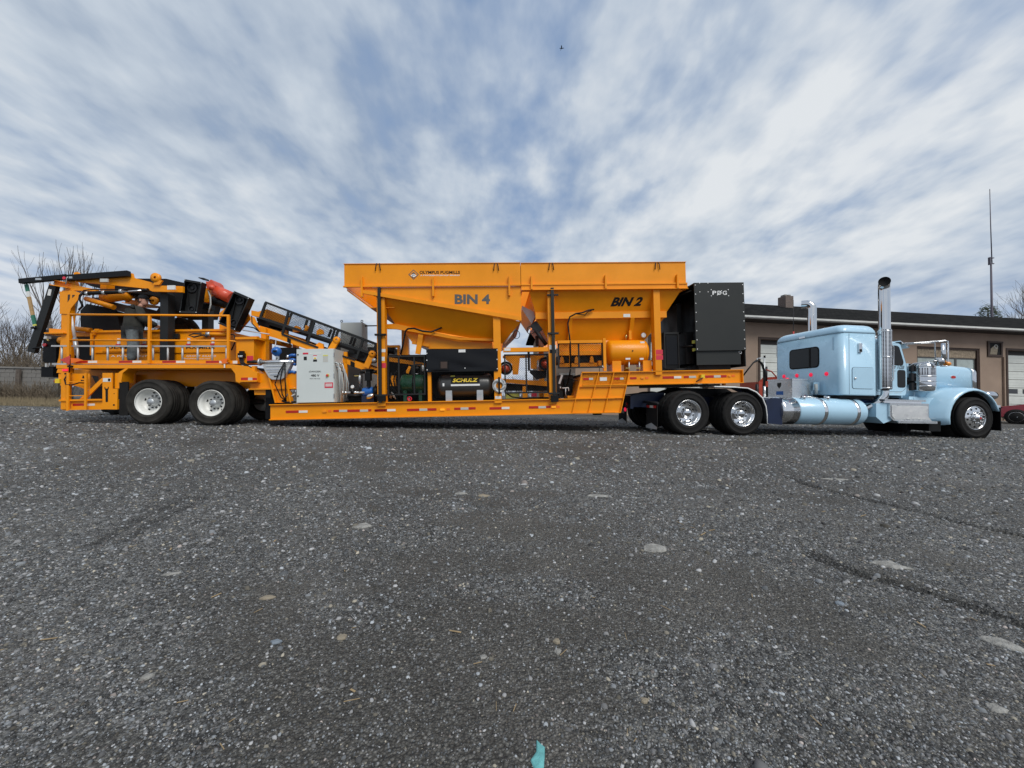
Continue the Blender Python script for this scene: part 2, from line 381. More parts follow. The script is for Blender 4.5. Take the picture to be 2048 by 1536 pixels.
def make_ground():
    ys = [-14, -8, -4, -2, -1, -.4, 0, .2, .35]; y = .45
    while y < 70: ys.append(y); y *= 1.009 if y < 9 else 1.022
    ys += [80, 100, 140, 220, 400, 800, 1500]
    cs = np.concatenate([[-60, -14, -6, -3, -2.2], np.linspace(-1.75, .28, 170), np.arange(.285, 1.45, .0042), np.linspace(1.46, 1.75, 24), [2.2, 3, 6, 14, 60]])
    Y = np.array(ys); half = np.maximum(np.abs(Y), 1.2)
    X = half[:, None] * cs[None, :]; YY = np.repeat(Y[:, None], len(cs), 1)
    Z = ground_z(X, YY); m, t = track_field(X, YY); s = sand_field(X, YY)
    nr, nc = X.shape; V = np.stack([X, YY, Z], -1).reshape(-1, 3)
    idx = np.arange(nr * nc).reshape(nr, nc)
    F = np.stack([idx[:-1, :-1], idx[:-1, 1:], idx[1:, 1:], idx[1:, :-1]], -1).reshape(-1, 4)
    me = bpy.data.meshes.new('ground'); me.vertices.add(len(V)); me.vertices.foreach_set('co', V.ravel())
    me.loops.add(F.size); me.loops.foreach_set('vertex_index', F.ravel().astype(np.int32))
    me.polygons.add(len(F)); me.polygons.foreach_set('loop_start', np.arange(0, F.size, 4, dtype=np.int32))
    me.update(calc_edges=True); me.polygons.foreach_set('use_smooth', np.ones(len(F), bool))
    for nm, arr in (('sand', s), ('rut', m * (1.0 - .75 * t))):
        at = me.attributes.new(nm, 'FLOAT', 'POINT'); at.data.foreach_set('value', arr.ravel().astype(np.float32))
    o = bpy.data.objects.new('ground', me); col.objects.link(o)
    props(o, 'dark grey gravel yard with sandy patches and tyre tracks', 'ground', kind='structure')
    m_ = bpy.data.materials.new('yard'); m_.use_nodes = True; nt = m_.node_tree; N = nt.nodes; L = nt.links; b = N['Principled BSDF']
    b.inputs['Roughness'].default_value = .8; b.inputs['Specular IOR Level'].default_value = .35
    tc = N.new('ShaderNodeTexCoord')
    def noise(sc_, det, rough=.6):
        n = N.new('ShaderNodeTexNoise'); L.new(tc.outputs['Object'], n.inputs['Vector']); n.inputs['Scale'].default_value = sc_
        n.inputs['Detail'].default_value = det; n.inputs['Roughness'].default_value = rough; return n.outputs['Fac']
    def ramp(f, st):
        r = N.new('ShaderNodeValToRGB'); L.new(f, r.inputs[0]); e = r.color_ramp.elements
        e[0].position, e[0].color = st[0][0], (*st[0][1], 1); e[1].position, e[1].color = st[-1][0], (*st[-1][1], 1)
        for p, c in st[1:-1]: q = e.new(p); q.color = (*c, 1)
        return r.outputs[0]
    def mix(f, a, c, mode='MIX'):
        n = N.new('ShaderNodeMix'); n.data_type = 'RGBA'; n.blend_type = mode
        for s_, v in ((n.inputs[0], f), (n.inputs[6], a), (n.inputs[7], c)):
            if isinstance(v, (int, float)): s_.default_value = v
            elif isinstance(v, tuple): s_.default_value = (*v, 1)
            else: L.new(v, s_)
        return n.outputs[2]
    def vor(sc_, out):
        v = N.new('ShaderNodeTexVoronoi'); L.new(tc.outputs['Object'], v.inputs['Vector']); v.inputs['Scale'].default_value = sc_
        return v
    def attr(n_):
        a = N.new('ShaderNodeAttribute'); a.attribute_name = n_; return a.outputs['Fac']
    v1 = vor(130, 0); v2 = vor(48, 0); v3 = vor(17, 0)
    sx = N.new('ShaderNodeSeparateColor'); L.new(v1.outputs['Color'], sx.inputs[0])
    sy = N.new('ShaderNodeSeparateColor'); L.new(v2.outputs['Color'], sy.inputs[0])
    sz = N.new('ShaderNodeSeparateColor'); L.new(v3.outputs['Color'], sz.inputs[0])
    g1 = ramp(sx.outputs[0], [(0, (.018, .018, .018)), (.45, (.062, .062, .061)), (.78, (.15, .152, .152)), (1, (.38, .38, .37))])
    g2 = ramp(sy.outputs[1], [(0, (.02, .02, .02)), (.45, (.075, .076, .077)), (.78, (.17, .173, .175)), (1, (.38, .38, .37))])
    g3 = ramp(sz.outputs[2], [(0, (.03, .03, .03)), (.6, (.08, .08, .08)), (.9, (.16, .16, .155)), (1, (.36, .36, .34))])
    gravel = mix(.5, g1, mix(.22, g2, g3))
    sandc = mix(noise(90, 5), (.074, .070, .063), (.120, .114, .105))
    c = mix(attr('sand'), gravel, mix(.35, sandc, g1))
    big = ramp(noise(.35, 5), [(.32, (.86, .85, .81)), (.5, (1.22, 1.21, 1.16)), (.68, (1.70, 1.69, 1.62))])
    c = mix(1.0, c, big, 'MULTIPLY')
    dusty = ramp(noise(1.5, 6, .65), [(.50, (0, 0, 0)), (.66, (.62,) * 3)])
    c = mix(dusty, c, (.165, .155, .138))
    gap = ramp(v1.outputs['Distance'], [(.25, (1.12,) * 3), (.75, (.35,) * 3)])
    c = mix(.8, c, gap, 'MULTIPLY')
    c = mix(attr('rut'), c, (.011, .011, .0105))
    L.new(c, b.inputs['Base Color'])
    h = N.new('ShaderNodeMath'); h.operation = 'ADD'; L.new(v1.outputs['Distance'], h.inputs[0])
    h2 = N.new('ShaderNodeMath'); h2.operation = 'MULTIPLY_ADD'; L.new(v2.outputs['Distance'], h2.inputs[0]); h2.inputs[1].default_value = 1.6; L.new(noise(160, 4), h2.inputs[2])
    L.new(h2.outputs[0], h.inputs[1])
    bp = N.new('ShaderNodeBump'); bp.inputs['Strength'].default_value = .85; bp.inputs['Distance'].default_value = .012; bp.invert = True
    L.new(h.outputs[0], bp.inputs['Height']); L.new(bp.outputs[0], b.inputs['Normal'])
    me.materials.append(m_)
make_ground()

def make_gravel():
    """loose stones lying on the yard, one joined mesh; larger and sparser with distance"""
    n = 330000
    d = np.exp(rng.uniform(np.log(.55), np.log(15.0), n)); x = rng.uniform(-1.55, 1.55, n) * d
    keep = rng.uniform(0, 1, n) < (.3 + .7 * (1 - sand_field(x, d)))
    m, _ = track_field(x, d); keep &= rng.uniform(0, 1, n) > m * .8
    x, d = x[keep], d[keep]; n = len(x)
    size = .00155 * d ** .92 * np.exp(rng.normal(0, .50, n)) + .0012
    big = rng.uniform(0, 1, n) < .009; size = np.where(big, size * rng.uniform(1.6, 2.6, n), size)
    size = np.minimum(size, .045)
    z = ground_z(x, d); kinds = rng.uniform(0, 1, n)
    val = np.exp(rng.normal(-2.08, .62, n)); val = np.clip(val, .03, .42)
    pale = rng.uniform(0, 1, n) < .018; val = np.where(pale, rng.uniform(.22, .42, n), val)
    tint = np.ones((n, 3)); tint[kinds < .35] = (.94, 1.0, 1.05); tint[kinds > .88] = (1.10, 1.0, .80); tint[(kinds > .84) & (kinds < .88)] = (1.1, .96, .88)
    colr = np.clip(val[:, None] * tint, 0, .6)
    near = (size / d > .0030); V = []; F = []; Cc = []; off = 0
    def ring(idx, k, top):
        nonlocal off
        q = len(idx); ang = rng.uniform(0, 6.28, q)[:, None] + np.arange(k)[None] * 2 * np.pi / k + rng.uniform(-.25, .25, (q, k))
        asp = rng.uniform(.45, 1.0, q)[:, None]; rot = rng.uniform(0, 3.14, q)[:, None]
        rr = size[idx][:, None] * rng.uniform(.75, 1.2, (q, k))
        ex, ey = rr * np.cos(ang), rr * np.sin(ang) * asp
        px = ex * np.cos(rot) - ey * np.sin(rot); py = ex * np.sin(rot) + ey * np.cos(rot)
        hgt = size[idx] * rng.uniform(.35, .85, q) * (.6 + .4 * asp[:, 0])
        base = np.stack([x[idx][:, None] + px, d[idx][:, None] + py, np.repeat((z[idx] - .15 * size[idx])[:, None], k, 1)], -1)
        rows = [base]
        if top:
            f = rng.uniform(.55, .85, (q, k)); jx = rng.uniform(-.15, .15, q)[:, None] * size[idx][:, None]
            rows.append(np.stack([x[idx][:, None] + px * f + jx, d[idx][:, None] + py * f, (z[idx] + hgt)[:, None] * np.ones((1, k)) + rng.uniform(-.3, 0, (q, k)) * hgt[:, None]], -1))
            tipf = 1.08
        else: tipf = 1.0
        jit = size[idx][:, None] * rng.uniform(-.25, .25, (q, 2))
        tip = np.stack([x[idx] + jit[:, 0], d[idx] + jit[:, 1], z[idx] + hgt * tipf], -1)[:, None]
        allv = np.concatenate(rows + [tip], 1); per = allv.shape[1]
        fs = []
        for i in range(k):
            j = (i + 1) % k
            if top: fs += [(i, j, k + j), (i, k + j, k + i), (k + i, k + j, 2 * k)]
            else: fs.append((i, j, k))
        fa = np.array(fs)[None] + (off + np.arange(q) * per)[:, None, None]
        V.append(allv.reshape(-1, 3)); F.append(fa.reshape(-1, 3)); Cc.append(np.repeat(colr[idx], per, 0)); off += q * per
    ring(np.where(near)[0], 6, True); ring(np.where(~near)[0], 4, False)
    V = np.concatenate(V); F = np.concatenate(F); Cc = np.concatenate(Cc)
    me = bpy.data.meshes.new('gravel'); me.vertices.add(len(V)); me.vertices.foreach_set('co', V.ravel())
    me.loops.add(F.size); me.loops.foreach_set('vertex_index', F.ravel().astype(np.int32))
    me.polygons.add(len(F)); me.polygons.foreach_set('loop_start', np.arange(0, F.size, 3, dtype=np.int32)); me.update(calc_edges=True)
    at = me.attributes.new('stone', 'FLOAT_COLOR', 'POINT'); at.data.foreach_set('color', np.concatenate([Cc, np.ones((len(Cc), 1))], 1).astype(np.float32).ravel())
    m_ = bpy.data.materials.new('loose_stone'); m_.use_nodes = True; N = m_.node_tree.nodes; L = m_.node_tree.links
    a = N.new('ShaderNodeAttribute'); a.attribute_name = 'stone'; L.new(a.outputs['Color'], N['Principled BSDF'].inputs['Base Color'])
    N['Principled BSDF'].inputs['Roughness'].default_value = .75; N['Principled BSDF'].inputs['Specular IOR Level'].default_value = .35
    me.materials.append(m_); o = bpy.data.objects.new('gravel', me); col.objects.link(o)
    props(o, 'loose grey gravel stones strewn over the yard', 'gravel', kind='stuff')
make_gravel()

def stone(name, label, p, rx, ry, hz, mat, yaw=0.0, seed=0, n=8, cat='stone', sharp=.2):
    r_ = random.Random(seed); mb = MB(); prof = [(1.0, -.3), (1.02, .15), (.93, .42), (.6, .60), (.2, .62)]
    rad = [1 + r_.uniform(-sharp * 1.4, sharp * 1.1) for _ in range(n)]; rings = []
    for f, h in prof:
        rings.append([(math.cos(a) * rx * f * k + r_.uniform(-.03, .03) * rx, math.sin(a) * ry * f * k, h * hz + r_.uniform(-.06, .06) * hz) for a, k in ((2 * math.pi * i / n, rad[i]) for i in range(n))])
    mb.loft(rings, True, False)
    o = solo(name, label, cat, mb, mat); zg = float(ground_z(np.array([p[0]]), np.array([p[1]]))[0])
    o.matrix_world = Matrix.Translation((p[0], p[1], zg)) @ Matrix.Rotation(yaw, 4, 'Z')
    o['group'] = 'larger stones lying on the yard'; return o
for i, (lb, p, rx, ry, hz, mt, yw, shp) in enumerate([
    ('large flat pale grey stone right of centre, the biggest in the yard', (0.814, 2.179, 0), .072, .058, .024, 'stone_pale', .1, .2),
    ('pale cream flat stone beside the pressed tyre track', (1.983, 2.032, 0), .068, .056, .016, 'stone_pale', -.6, .3),
    ('pale flat stone left of centre in front of the trailer', (-0.913, 2.433, 0), .058, .05, .02, 'stone_pale', .2, .2),
    ('turquoise flat stone chip at the bottom edge of the picture', (0.081, 0.921, 0), .014, .034, .010, 'stone_turquoise', -.15, .30),
    ('grey flat stone at the right edge below the tyre track', (1.741, 1.384, 0), .055, .036, .012, 'stone_pale', -.6, .25),
    ('pale stone with flat top near the bottom right corner', (1.354, 1.093, 0), .026, .018, .010, 'stone_pale', .2, .2),
    ('rounded brown stone lower centre beside a small pink one', (0.172, 1.344, 0), .013, .012, .013, 'stone_tan', .4, .15),
    ('small pink grey stone touching the rounded brown one', (0.169, 1.292, 0), .013, .011, .010, 'stone_pale', .9, .2),
    ('tan oblong stone left of centre in the foreground', (-0.966, 1.584, 0), .028, .015, .013, 'stone_tan', .2, .15),
    ('blue grey stone left of the foreground middle', (-0.764, 1.305, 0), .016, .012, .012, 'stone_blue', .2, .2),
    ('pale wedge shaped stone in the left foreground', (-1.028, 1.138, 0), .016, .014, .014, 'stone_pale', .5, .3),
    ('flat tan stone in the centre of the foreground', (-0.561, 1.341, 0), .018, .014, .010, 'stone_tan', .1, .15),
    ('pale flat stone far right of the middle of the yard', (3.516, 4.192, 0), .16, .05, .012, 'stone_pale', -.1, .25),
    ('round pale stone below the middle, paler than its neighbours', (-0.073, 1.263, 0), .011, .011, .008, 'stone_pale', 0, .1),
    ('long pale stone sliver on the yard left of centre', (-1.513, 1.768, 0), .035, .012, .010, 'stone_pale', .5, .25),
    ('blue grey rounded stone in the right foreground', (1.379, 1.63, 0), .02, .016, .014, 'stone_blue', .5, .15),
    ('rusty tan stone in the lower right foreground', (0.385, 1.095, 0), .013, .010, .010, 'stone_tan', .2, .25),
    ('tan stone in front of the trailer, right of a grey one', (-0.222, 3.246, 0), .05, .042, .02, 'stone_tan', .2, .2),
    ('grey stone in front of the trailer, left of a tan one', (-0.416, 3.295, 0), .048, .045, .02, 'stone_pale', .7, .2),
    ('pale sliver of stone lying before the drive wheels', (0.756, 3.292, 0), .11, .035, .014, 'stone_pale', 0, .25)]):
    stone('stone', lb, p, rx, ry, hz, mt, yw, 61 + i, n=9, sharp=shp * 1.15)
def make_litter():
    """dry stalks and wood chips strewn over the yard, too small to pick apart"""
    mb = MB(); r_ = random.Random(5)
    for _ in range(90):
        d = math.exp(r_.uniform(math.log(.7), math.log(7))); x = r_.uniform(-1.4, 1.4) * d; a = r_.uniform(0, 3.14); l = r_.uniform(.004, .02) * d ** .5
        z = float(ground_z(np.array([x]), np.array([d]))[0]) + .004
        dx, dy = math.cos(a) * l, math.sin(a) * l
        mb.beam((x - dx, d - dy, z), (x + dx, d + dy, z + r_.uniform(0, .006)), r_.choice((.001, .0015, .002, .005)) * d ** .4, .0015)
    solo('straw_litter', 'dry straw bits and wood chips strewn over the gravel', 'straw', mb, 'stick', kind='stuff')
make_litter()

# ------------------------------------------------------------------ garage building behind the truck
def garage():
    x0, x1 = -9.28, 34.0; ez = 4.959; rz = ez + 2.45; dep = 12.0
    b = thing('garage_building', 'brown workshop building with dark shingle roof and white overhead doors', 'building', (x0, 0, 0), 'Q')
    doors = [(-6.532 + 1.1, -4.053 + 1.6, 3.95), (0.586, 0.586 + 3.9, 4.057), (15.941, 15.941 + 4.6, 4.017)]
    wx0, wx1, wz0, wz1 = 10.003, 14.091, 1.714, 4.043
    vx0, vx1, vz0, vz1 = 14.557, 15.542, 3.62, 4.489
    holes = sorted([(a, c, 0, t) for a, c, t in doors] + [(wx0, wx1, wz0, wz1)])
    mb = MB(); cur = x0
    for a, c, zb, zt in holes:
        if a > cur: mb.box((cur, 0, -.1), (a, .35, ez))
        mb.box((a, 0, zt), (c, .35, ez))
        if zb > 0: mb.box((a, 0, -.1), (c, .35, zb))
        cur = c
    mb.box((cur, 0, -.1), (x1, .35, ez)); mb.box((x0, .36, -.1), (x0 + .3, dep, ez)); mb.box((x1 - .3, .36, -.1), (x1, dep, ez)); mb.box((x0 + .3, dep - .3, -.1), (x1 - .3, dep, ez))
    mb.pr([(x0, ez), (x0 + .01, ez), (x0 + .01, ez)], .2, .3)
    part(b, 'wall', mb, 'wall_brown')
    for x in (x0, x1 - .3):
        g = MB(); g.add([(x, .05, ez), (x, dep - .05, ez), (x, dep / 2, rz - .1), (x + .3, .05, ez), (x + .3, dep - .05, ez), (x + .3, dep / 2, rz - .1)], [(0, 1, 2), (5, 4, 3), (0, 2, 5, 3), (1, 4, 5, 2)]); part(b, 'gable', g, 'wall_brown')
    for jx in np.arange(x0 + 1.2, x1, 3.05):
        if all(not (a - .1 < jx < c + .1) for a, c, _, _ in holes): part(b, 'joint', MB().box((jx, -.004, 0), (jx + .035, .01, ez - .1)), 'frame_brown')
    rf = MB(); t = .16
    rf.add([(x0 - .5, -.75, ez + .12), (x1 + .5, -.75, ez + .12), (x1 + .5, dep / 2, rz + .12), (x0 - .5, dep / 2, rz + .12), (x0 - .5, -.75, ez + .02), (x1 + .5, -.75, ez + .02), (x1 + .5, dep / 2, rz), (x0 - .5, dep / 2, rz)],
           [(0, 1, 2, 3), (7, 6, 5, 4), (0, 4, 5, 1), (1, 5, 6, 2), (3, 2, 6, 7), (0, 3, 7, 4)])
    rf.add([(x0 - .5, dep + .75, ez + .12), (x1 + .5, dep + .75, ez + .12), (x1 + .5, dep / 2 + .01, rz + .12), (x0 - .5, dep / 2 + .01, rz + .12), (x0 - .5, dep + .75, ez + .02), (x1 + .5, dep + .75, ez + .02), (x1 + .5, dep / 2 + .01, rz), (x0 - .5, dep / 2 + .01, rz)],
           [(3, 2, 1, 0), (4, 5, 6, 7), (1, 5, 4, 0), (2, 6, 5, 1), (7, 6, 2, 3), (4, 7, 3, 0)])
    r = part(b, 'roof', rf, 'shingle')
    part(b, 'fascia', MB().box((x0 - .5, -.80, ez - .02), (x1 + .5, -.754, ez + .14)), 'fascia')
    part(b, 'gutter', MB().tube([(x0 - .5, -.85, ez + .04), (x1 + .5, -.85, ez + .04)], .045, 8), 'fascia')
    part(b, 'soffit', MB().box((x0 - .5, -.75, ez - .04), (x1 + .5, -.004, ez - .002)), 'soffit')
    cx = 6.461; cz = 7.888
    ch = part(b, 'chimney', MB().box((cx - .05, 4.8, rz - .9), (cx + .52, 5.45, cz)), 'chimney_brick')
    for dx in (.02, .28): part(ch, 'flue', MB().box((cx + dx, 4.95, cz), (cx + dx + .18, 5.3, cz + .12)), 'concrete')
    for a, c, zt in doors:
        d = MB(); d.box((a + .02, .22, 0), (c - .02, .26, .02)); dr = part(b, 'overhead_door', d, 'door_white')
        n = 8; h = (zt - .25) / n
        for k in range(n):
            s = MB().box((a + .04, .20, .02 + k * h + .012), (c - .04, .24, .02 + (k + 1) * h - .012))
            for q in (.33, .66): s.box((a + .04, .193, .02 + (k + q) * h - .02), (c - .04, .2, .02 + (k + q) * h + .02))
            part(dr, 'door_panel', s, 'door_white')
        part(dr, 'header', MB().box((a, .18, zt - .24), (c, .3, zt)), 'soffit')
        for q in range(4):
            x = a + .35 + q * (c - a - .7) / 4; part(dr, 'door_window', MB().box((x, .186, 3 * h + .16), (x + .62, .196, 3 * h + .42)), 'door_dark')
        part(b, 'door_trim', MB().box((a - .12, -.03, 0), (a, .05, zt + .12)).box((c, -.03, 0), (c + .12, .05, zt + .12)).box((a, -.03, zt), (c, .05, zt + .12)), 'frame_brown')
    w = part(b, 'window', MB().box((wx0, .30, wz0), (wx1, .34, wz1)), 'soffit')
    part(w, 'window_frame', MB().box((wx0, .05, wz0), (wx0 + .1, .3, wz1)).box((wx1 - .1, .05, wz0), (wx1, .3, wz1)).box((wx0 + .1, .05, wz1 - .1), (wx1 - .1, .3, wz1)), 'frame_brown')
    zb = 3.491; part(w, 'boarding', MB().box((wx0 + .1, .12, zb), (wx1 - .1, .16, wz1 - .1)), 'board', 'wood chip board closing the window top')
    for k in range(3):
        a = wx0 + .12 + k * (wx1 - wx0 - .24) / 3; c = a + (wx1 - wx0 - .24) / 3
        part(w, 'sash', MB().box((a, .14, wz0), (a + .07, .2, zb)).box((c - .07, .14, wz0), (c, .2, zb)).box((a + .07, .14, zb - .07), (c - .07, .2, zb)), 'sash')
        part(w, 'pane', MB().box((a + .07, .16, wz0), (c - .07, .175, zb - .07)), 'pane_pale')
    v = part(b, 'wall_vent', MB().box((vx0, -.06, vz0), (vx1, .0, vz0 + .1)).box((vx0, -.06, vz1 - .1), (vx1 + .04, .0, vz1)).box((vx0, -.06, vz0 + .1), (vx0 + .12, 0, vz1 - .1)).box((vx1 - .1, -.06, vz0 + .1), (vx1, 0, vz1 - .1)), 'frame_brown', 'broken wall opening with a dark frame')
    part(v, 'opening', MB().box((vx0 + .12, -.02, vz0 + .1), (vx1 - .1, -.008, vz1 - .1)), 'hole')
    part(v, 'insulation', MB().pr([(vx0 + .16, vz0 + .12), (vx0 + .62, vz0 + .12), (vx0 + .7, vz0 + .5), (vx0 + .45, vz0 + .62), (vx0 + .22, vz0 + .45)], -.035, -.022), 'stone_tan')
    part(v, 'ring', MB().tube([(vx0 + .55 + .1 * math.cos(t), -.04, vz1 - .3 + .1 * math.sin(t)) for t in np.linspace(0, 6.28, 13)], .02, 6), 'fascia')
    dx = 15.556; part(b, 'downspout', MB().box((dx, -.1, .1), (dx + .08, -.02, vz0)), 'wall_brown')
garage()
def far_building():
    y = 42.0; a = (-19.516, 42, 5.975); c = (-13.842, 42, 6.094)
    b = thing('far_shed', 'low grey brown shed with white eave seen under the conveyor', 'building', (a[0], y, 0))
    part(b, 'wall', MB().box((a[0], y, 0), (c[0], y + 8, a[2] - .15)), 'far_wall')
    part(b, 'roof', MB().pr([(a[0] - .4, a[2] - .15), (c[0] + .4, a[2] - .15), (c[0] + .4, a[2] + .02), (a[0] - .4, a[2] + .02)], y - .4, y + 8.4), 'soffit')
    part(b, 'eave', MB().box((a[0] - .4, y - .45, a[2] - .2), (c[0] + .4, y - .41, a[2] + .12)), 'fascia')
far_building()

def red_machine():
    y = 15.5; a = (9.925, 15.5, 1.582); c = (11.533, 15.5, 1.716)
    b = thing('red_loader', 'red compact loader parked behind the truck frame before the garage', 'loader', (a[0], y, 0))
    top = (10.769, 15.5, 1.761)[2]; part(b, 'body', MB().pr([(a[0], .45), (c[0], .45), (c[0], top + .12), (a[0] + 1.0, top + .1), (a[0] + .8, top - .1), (a[0], top - .15)], y, y + 1.3), 'machine_red')
    part(b, 'engine_grille', MB().box((a[0] + .15, y - .02, .6), (a[0] + .7, y, top - .35)), 'black')
    part(b, 'exhaust_pipe', MB().cyl((a[0] + .55, y + .4, top - .1), (a[0] + .55, y + .4, top + .5), .05), 'steel_dark')
    part(b, 'lever', MB().tube([(a[0] + .75, y, top), (a[0] + .5, y, top + .28), (a[0] + .3, y, top + .34)], .025), 'machine_red')
    part(b, 'lever', MB().tube([(c[0] - .15, y, top), (c[0] - .45, y, top + .36), (c[0] - .2, y, top + .42)], .03), 'machine_red')
    for wx in (a[0] + .45, c[0] - .45):
        for wy in (y - .15, y + 1.2): part(b, 'tyre', MB().lathe([(.2, 0), (.42, 0), (.46, .06), (.46, .24), (.42, .3), (.2, .3)], (wx, wy, .45), (0, 1, 0), 20), 'rubber')
red_machine()

def red_car():
    fr = 'W'; cx, cy = (24.08, 18.432, 0)[0], (24.08, 18.432, 0)[1]
    b = thing('red_car', 'dark red car parked by the garage at the right edge', 'car', (cx, cy, 0))
    b.matrix_world = Matrix.Translation((cx, cy, 0)) @ Matrix.Rotation(R(-50), 4, 'Z')
    x0 = cx - .88; prof = [(x0, .32), (x0 + .02, .62), (x0 + .25, .78), (x0 + 1.35, .98), (x0 + 2.1, 1.38), (x0 + 3.3, 1.42), (x0 + 4.2, 1.05), (x0 + 4.55, .95), (x0 + 4.6, .35)]
    rings = []
    for y, ins in ((0, .06), (.12, 0), (.9, 0), (1.68, 0), (1.8, .06)):
        rings.append([(px + (ins if px < cx else -ins), cy + y, pz - ins * (pz > 1.0) * 2) for px, pz in prof])
    part(b, 'body', MB().loft(rings, True, True), 'car_red')
    part(b, 'window', MB().pr([(x0 + 1.45, 1.0), (x0 + 2.15, 1.32), (x0 + 3.25, 1.34), (x0 + 4.0, 1.04)], cy - .012, cy + .02), 'glass_dark')
    for wx in (cx, cx + 2.72):
        part(b, 'wheel_arch', MB().lathe([(.0, 0), (.37, 0), (.37, .1)], (wx, cy - .016, .33), (0, 1, 0), 24), 'hole')
        for wy, s in ((cy - .02, 1), (cy + 1.82, -1)):
            w = part(b, 'wheel', MB().lathe([(.2, .02), (.235, 0), (.235, .2), (.2, .2)], (wx, wy, .33), (0, s, 0), 24), 'alu')
            part(w, 'tyre', MB().lathe([(.235, 0), (.30, -.01), (.33, .04), (.33, .18), (.30, .22), (.235, .2)], (wx, wy, .33), (0, s, 0), 28), 'rubber')
            for k in range(7):
                t = k * 2 * math.pi / 7; part(w, 'spoke', MB().beam((wx, wy + s * .015, .33), (wx + .22 * math.cos(t), wy + s * .02, .33 + .22 * math.sin(t)), .02, .05, (math.sin(t), 0, math.cos(t))), 'alu')
    part(b, 'headlight', MB().pr([(x0 + .0, .66), (x0 + .42, .72), (x0 + .5, .80), (x0 + .2, .77)], cy - .006, cy + .1), 'glass_dark')
    part(b, 'bumper_lip', MB().box((x0 - .04, cy + .1, .28), (x0 + .5, cy + 1.7, .36)), 'black')
red_car()

# ------------------------------------------------------------------ left wall, trees, mast
def block_wall():
    y = 17.9; zt = (-22.614, 17.9, 1.633)[2]; xr = (-21.265, 17.9, 1.591)[0]; xl = -46.0
    b = thing('block_wall', 'grey concrete block wall with dead vines at the left edge', 'wall', (xr, y, 0))
    part(b, 'core', MB().box((xl, y + .03, -.1), (xr - .01, y + .2, zt - .02)), 'concrete')
    h = zt / 8; k = 0
    me = None
    for row in range(8):
        x = xr - (.21 if row % 2 else 0.0)
        while x > xr - 4.6:
            mb = MB().box((-.195, 0, .006), (.195, .05, h - .006))
            if me is None: o = part(b, 'block', MB().box((x - .4, y - .002, row * h + .006), (x - .01, y + .05, (row + 1) * h - .006)), 'concrete'); me = o
            else:
                o = me.copy(); col.objects.link(o); o.location = (x - me_x, random.uniform(-.004, .004), (row) * h)
            if k == 0: me_x = x
            k += 1; x -= .41
    part(b, 'coping', MB().box((xl, y - .05, zt), (xr + .03, y + .26, zt + .07)), 'concrete')
    px_ = (-22.782, 17.6, 0.855); part(b, 'stain_post', MB().box((px_[0] - .08, y - .14, 0), (px_[0] + .1, y - .06, zt - .05)), 'bark')
block_wall()

def grow(mb, p, d, l, r, depth, rnd, up=.12, spread=.55, minr=.006):
    segs = 3; pts = [p]; rs = [r]
    for k in range(segs):
        d = (d + Vector((rnd.uniform(-.16, .16), rnd.uniform(-.16, .16), rnd.uniform(-.05, .13) + up * .4))).normalized()
        pts.append(pts[-1] + d * (l / segs)); rs.append(max(minr * .6, r * (1 - .42 * (k + 1) / segs)))
    mb.tube(pts, rs, 5 if r > .04 else 3, True, False)
    if depth == 0: return
    nb = rnd.choice((1, 2, 2)) if depth > 1 else 2
    for k in range(nb):
        t = rnd.uniform(.45, 1.0); i = min(segs - 1, int(t * segs)); q = pts[i].lerp(pts[i + 1], t * segs - i)
        nd = (d + Vector((rnd.uniform(-1, 1), rnd.uniform(-1, 1), rnd.uniform(-.3, .75))) * spread + Vector((0, 0, up))).normalized()
        grow(mb, q, nd, l * rnd.uniform(.58, .85), max(minr, rs[i + 1] * rnd.uniform(.5, .75)), depth - 1, rnd, up, spread, minr)
    grow(mb, pts[-1], d, l * .72, max(minr, rs[-1] * .9), depth - 1, rnd, up, spread, minr)
def tree(label, x, y, h, seed, depth=5, mat='bark', stems=1, up=.12, spread=.55, group='bare trees behind the yard', lean=0.0):
    rnd = random.Random(seed); b = thing('bare_tree', label, 'tree', (x, y, 0), group=group); tr = MB(); cr = MB()
    for s in range(stems):
        dx = rnd.uniform(-.25, .25) * (stems > 1); base = Vector((x + dx, y + rnd.uniform(-.2, .2) * (stems > 1), -.05)); r = h * .016
        d = Vector((dx * .9 + lean, rnd.uniform(-.08, .08), 1)).normalized(); top = base + d * h * .28
        tr.tube([base, base + d * h * .14 + Vector((rnd.uniform(-.05, .05), 0, 0)), top], [r * 1.25, r, r * .85], 7)
        for k in range(4):
            nd = (d + Vector((rnd.uniform(-1, 1), rnd.uniform(-1, 1), rnd.uniform(.0, .5))) * spread).normalized()
            grow(cr, top - d * rnd.uniform(0, h * .08), nd, h * .26, r * .6, depth - 1, rnd, up, spread, minr=.0055 * max(1, y / 22))
        grow(cr, top, d, h * .26, r * .8, depth - 1, rnd, up, spread, minr=.0055 * max(1, y / 22))
    part(b, 'trunk', tr, mat); part(b, 'crown', cr, mat)
tree('tall bare tree rising behind the folded conveyor', (-28.593, 25, 6.484)[0], 25, (-28.817, 25, 10.504)[2] * 1.0, 3, 4, 'bark_grey', 2, .22, .55)
tree('bare tree at the far left edge behind the wall', (-32.138, 24, 6.159)[0], 24, (-32.157, 24, 6.474)[2], 8, 5, 'bark', 1, .1, .65)
tree('leaning bare tree left of the black conveyor leg', (-27.531, 22, 3.166)[0], 22, (-28.583, 22, 5.446)[2], 12, 5, 'bark', 1, .1, .6, lean=-.35)
tree('low bare tree behind the block wall coping', (-26.879, 21, 3.047)[0], 21, (-26.961, 21, 4.417)[2], 17, 5, 'bark', 2, .05, .7)
tree('bare tree half hidden by the orange tower', (-32.281, 27, 3.726)[0], 27, (-32.545, 27, 8.321)[2] * .86, 21, 4, 'bark_grey', 2, .12, .6)
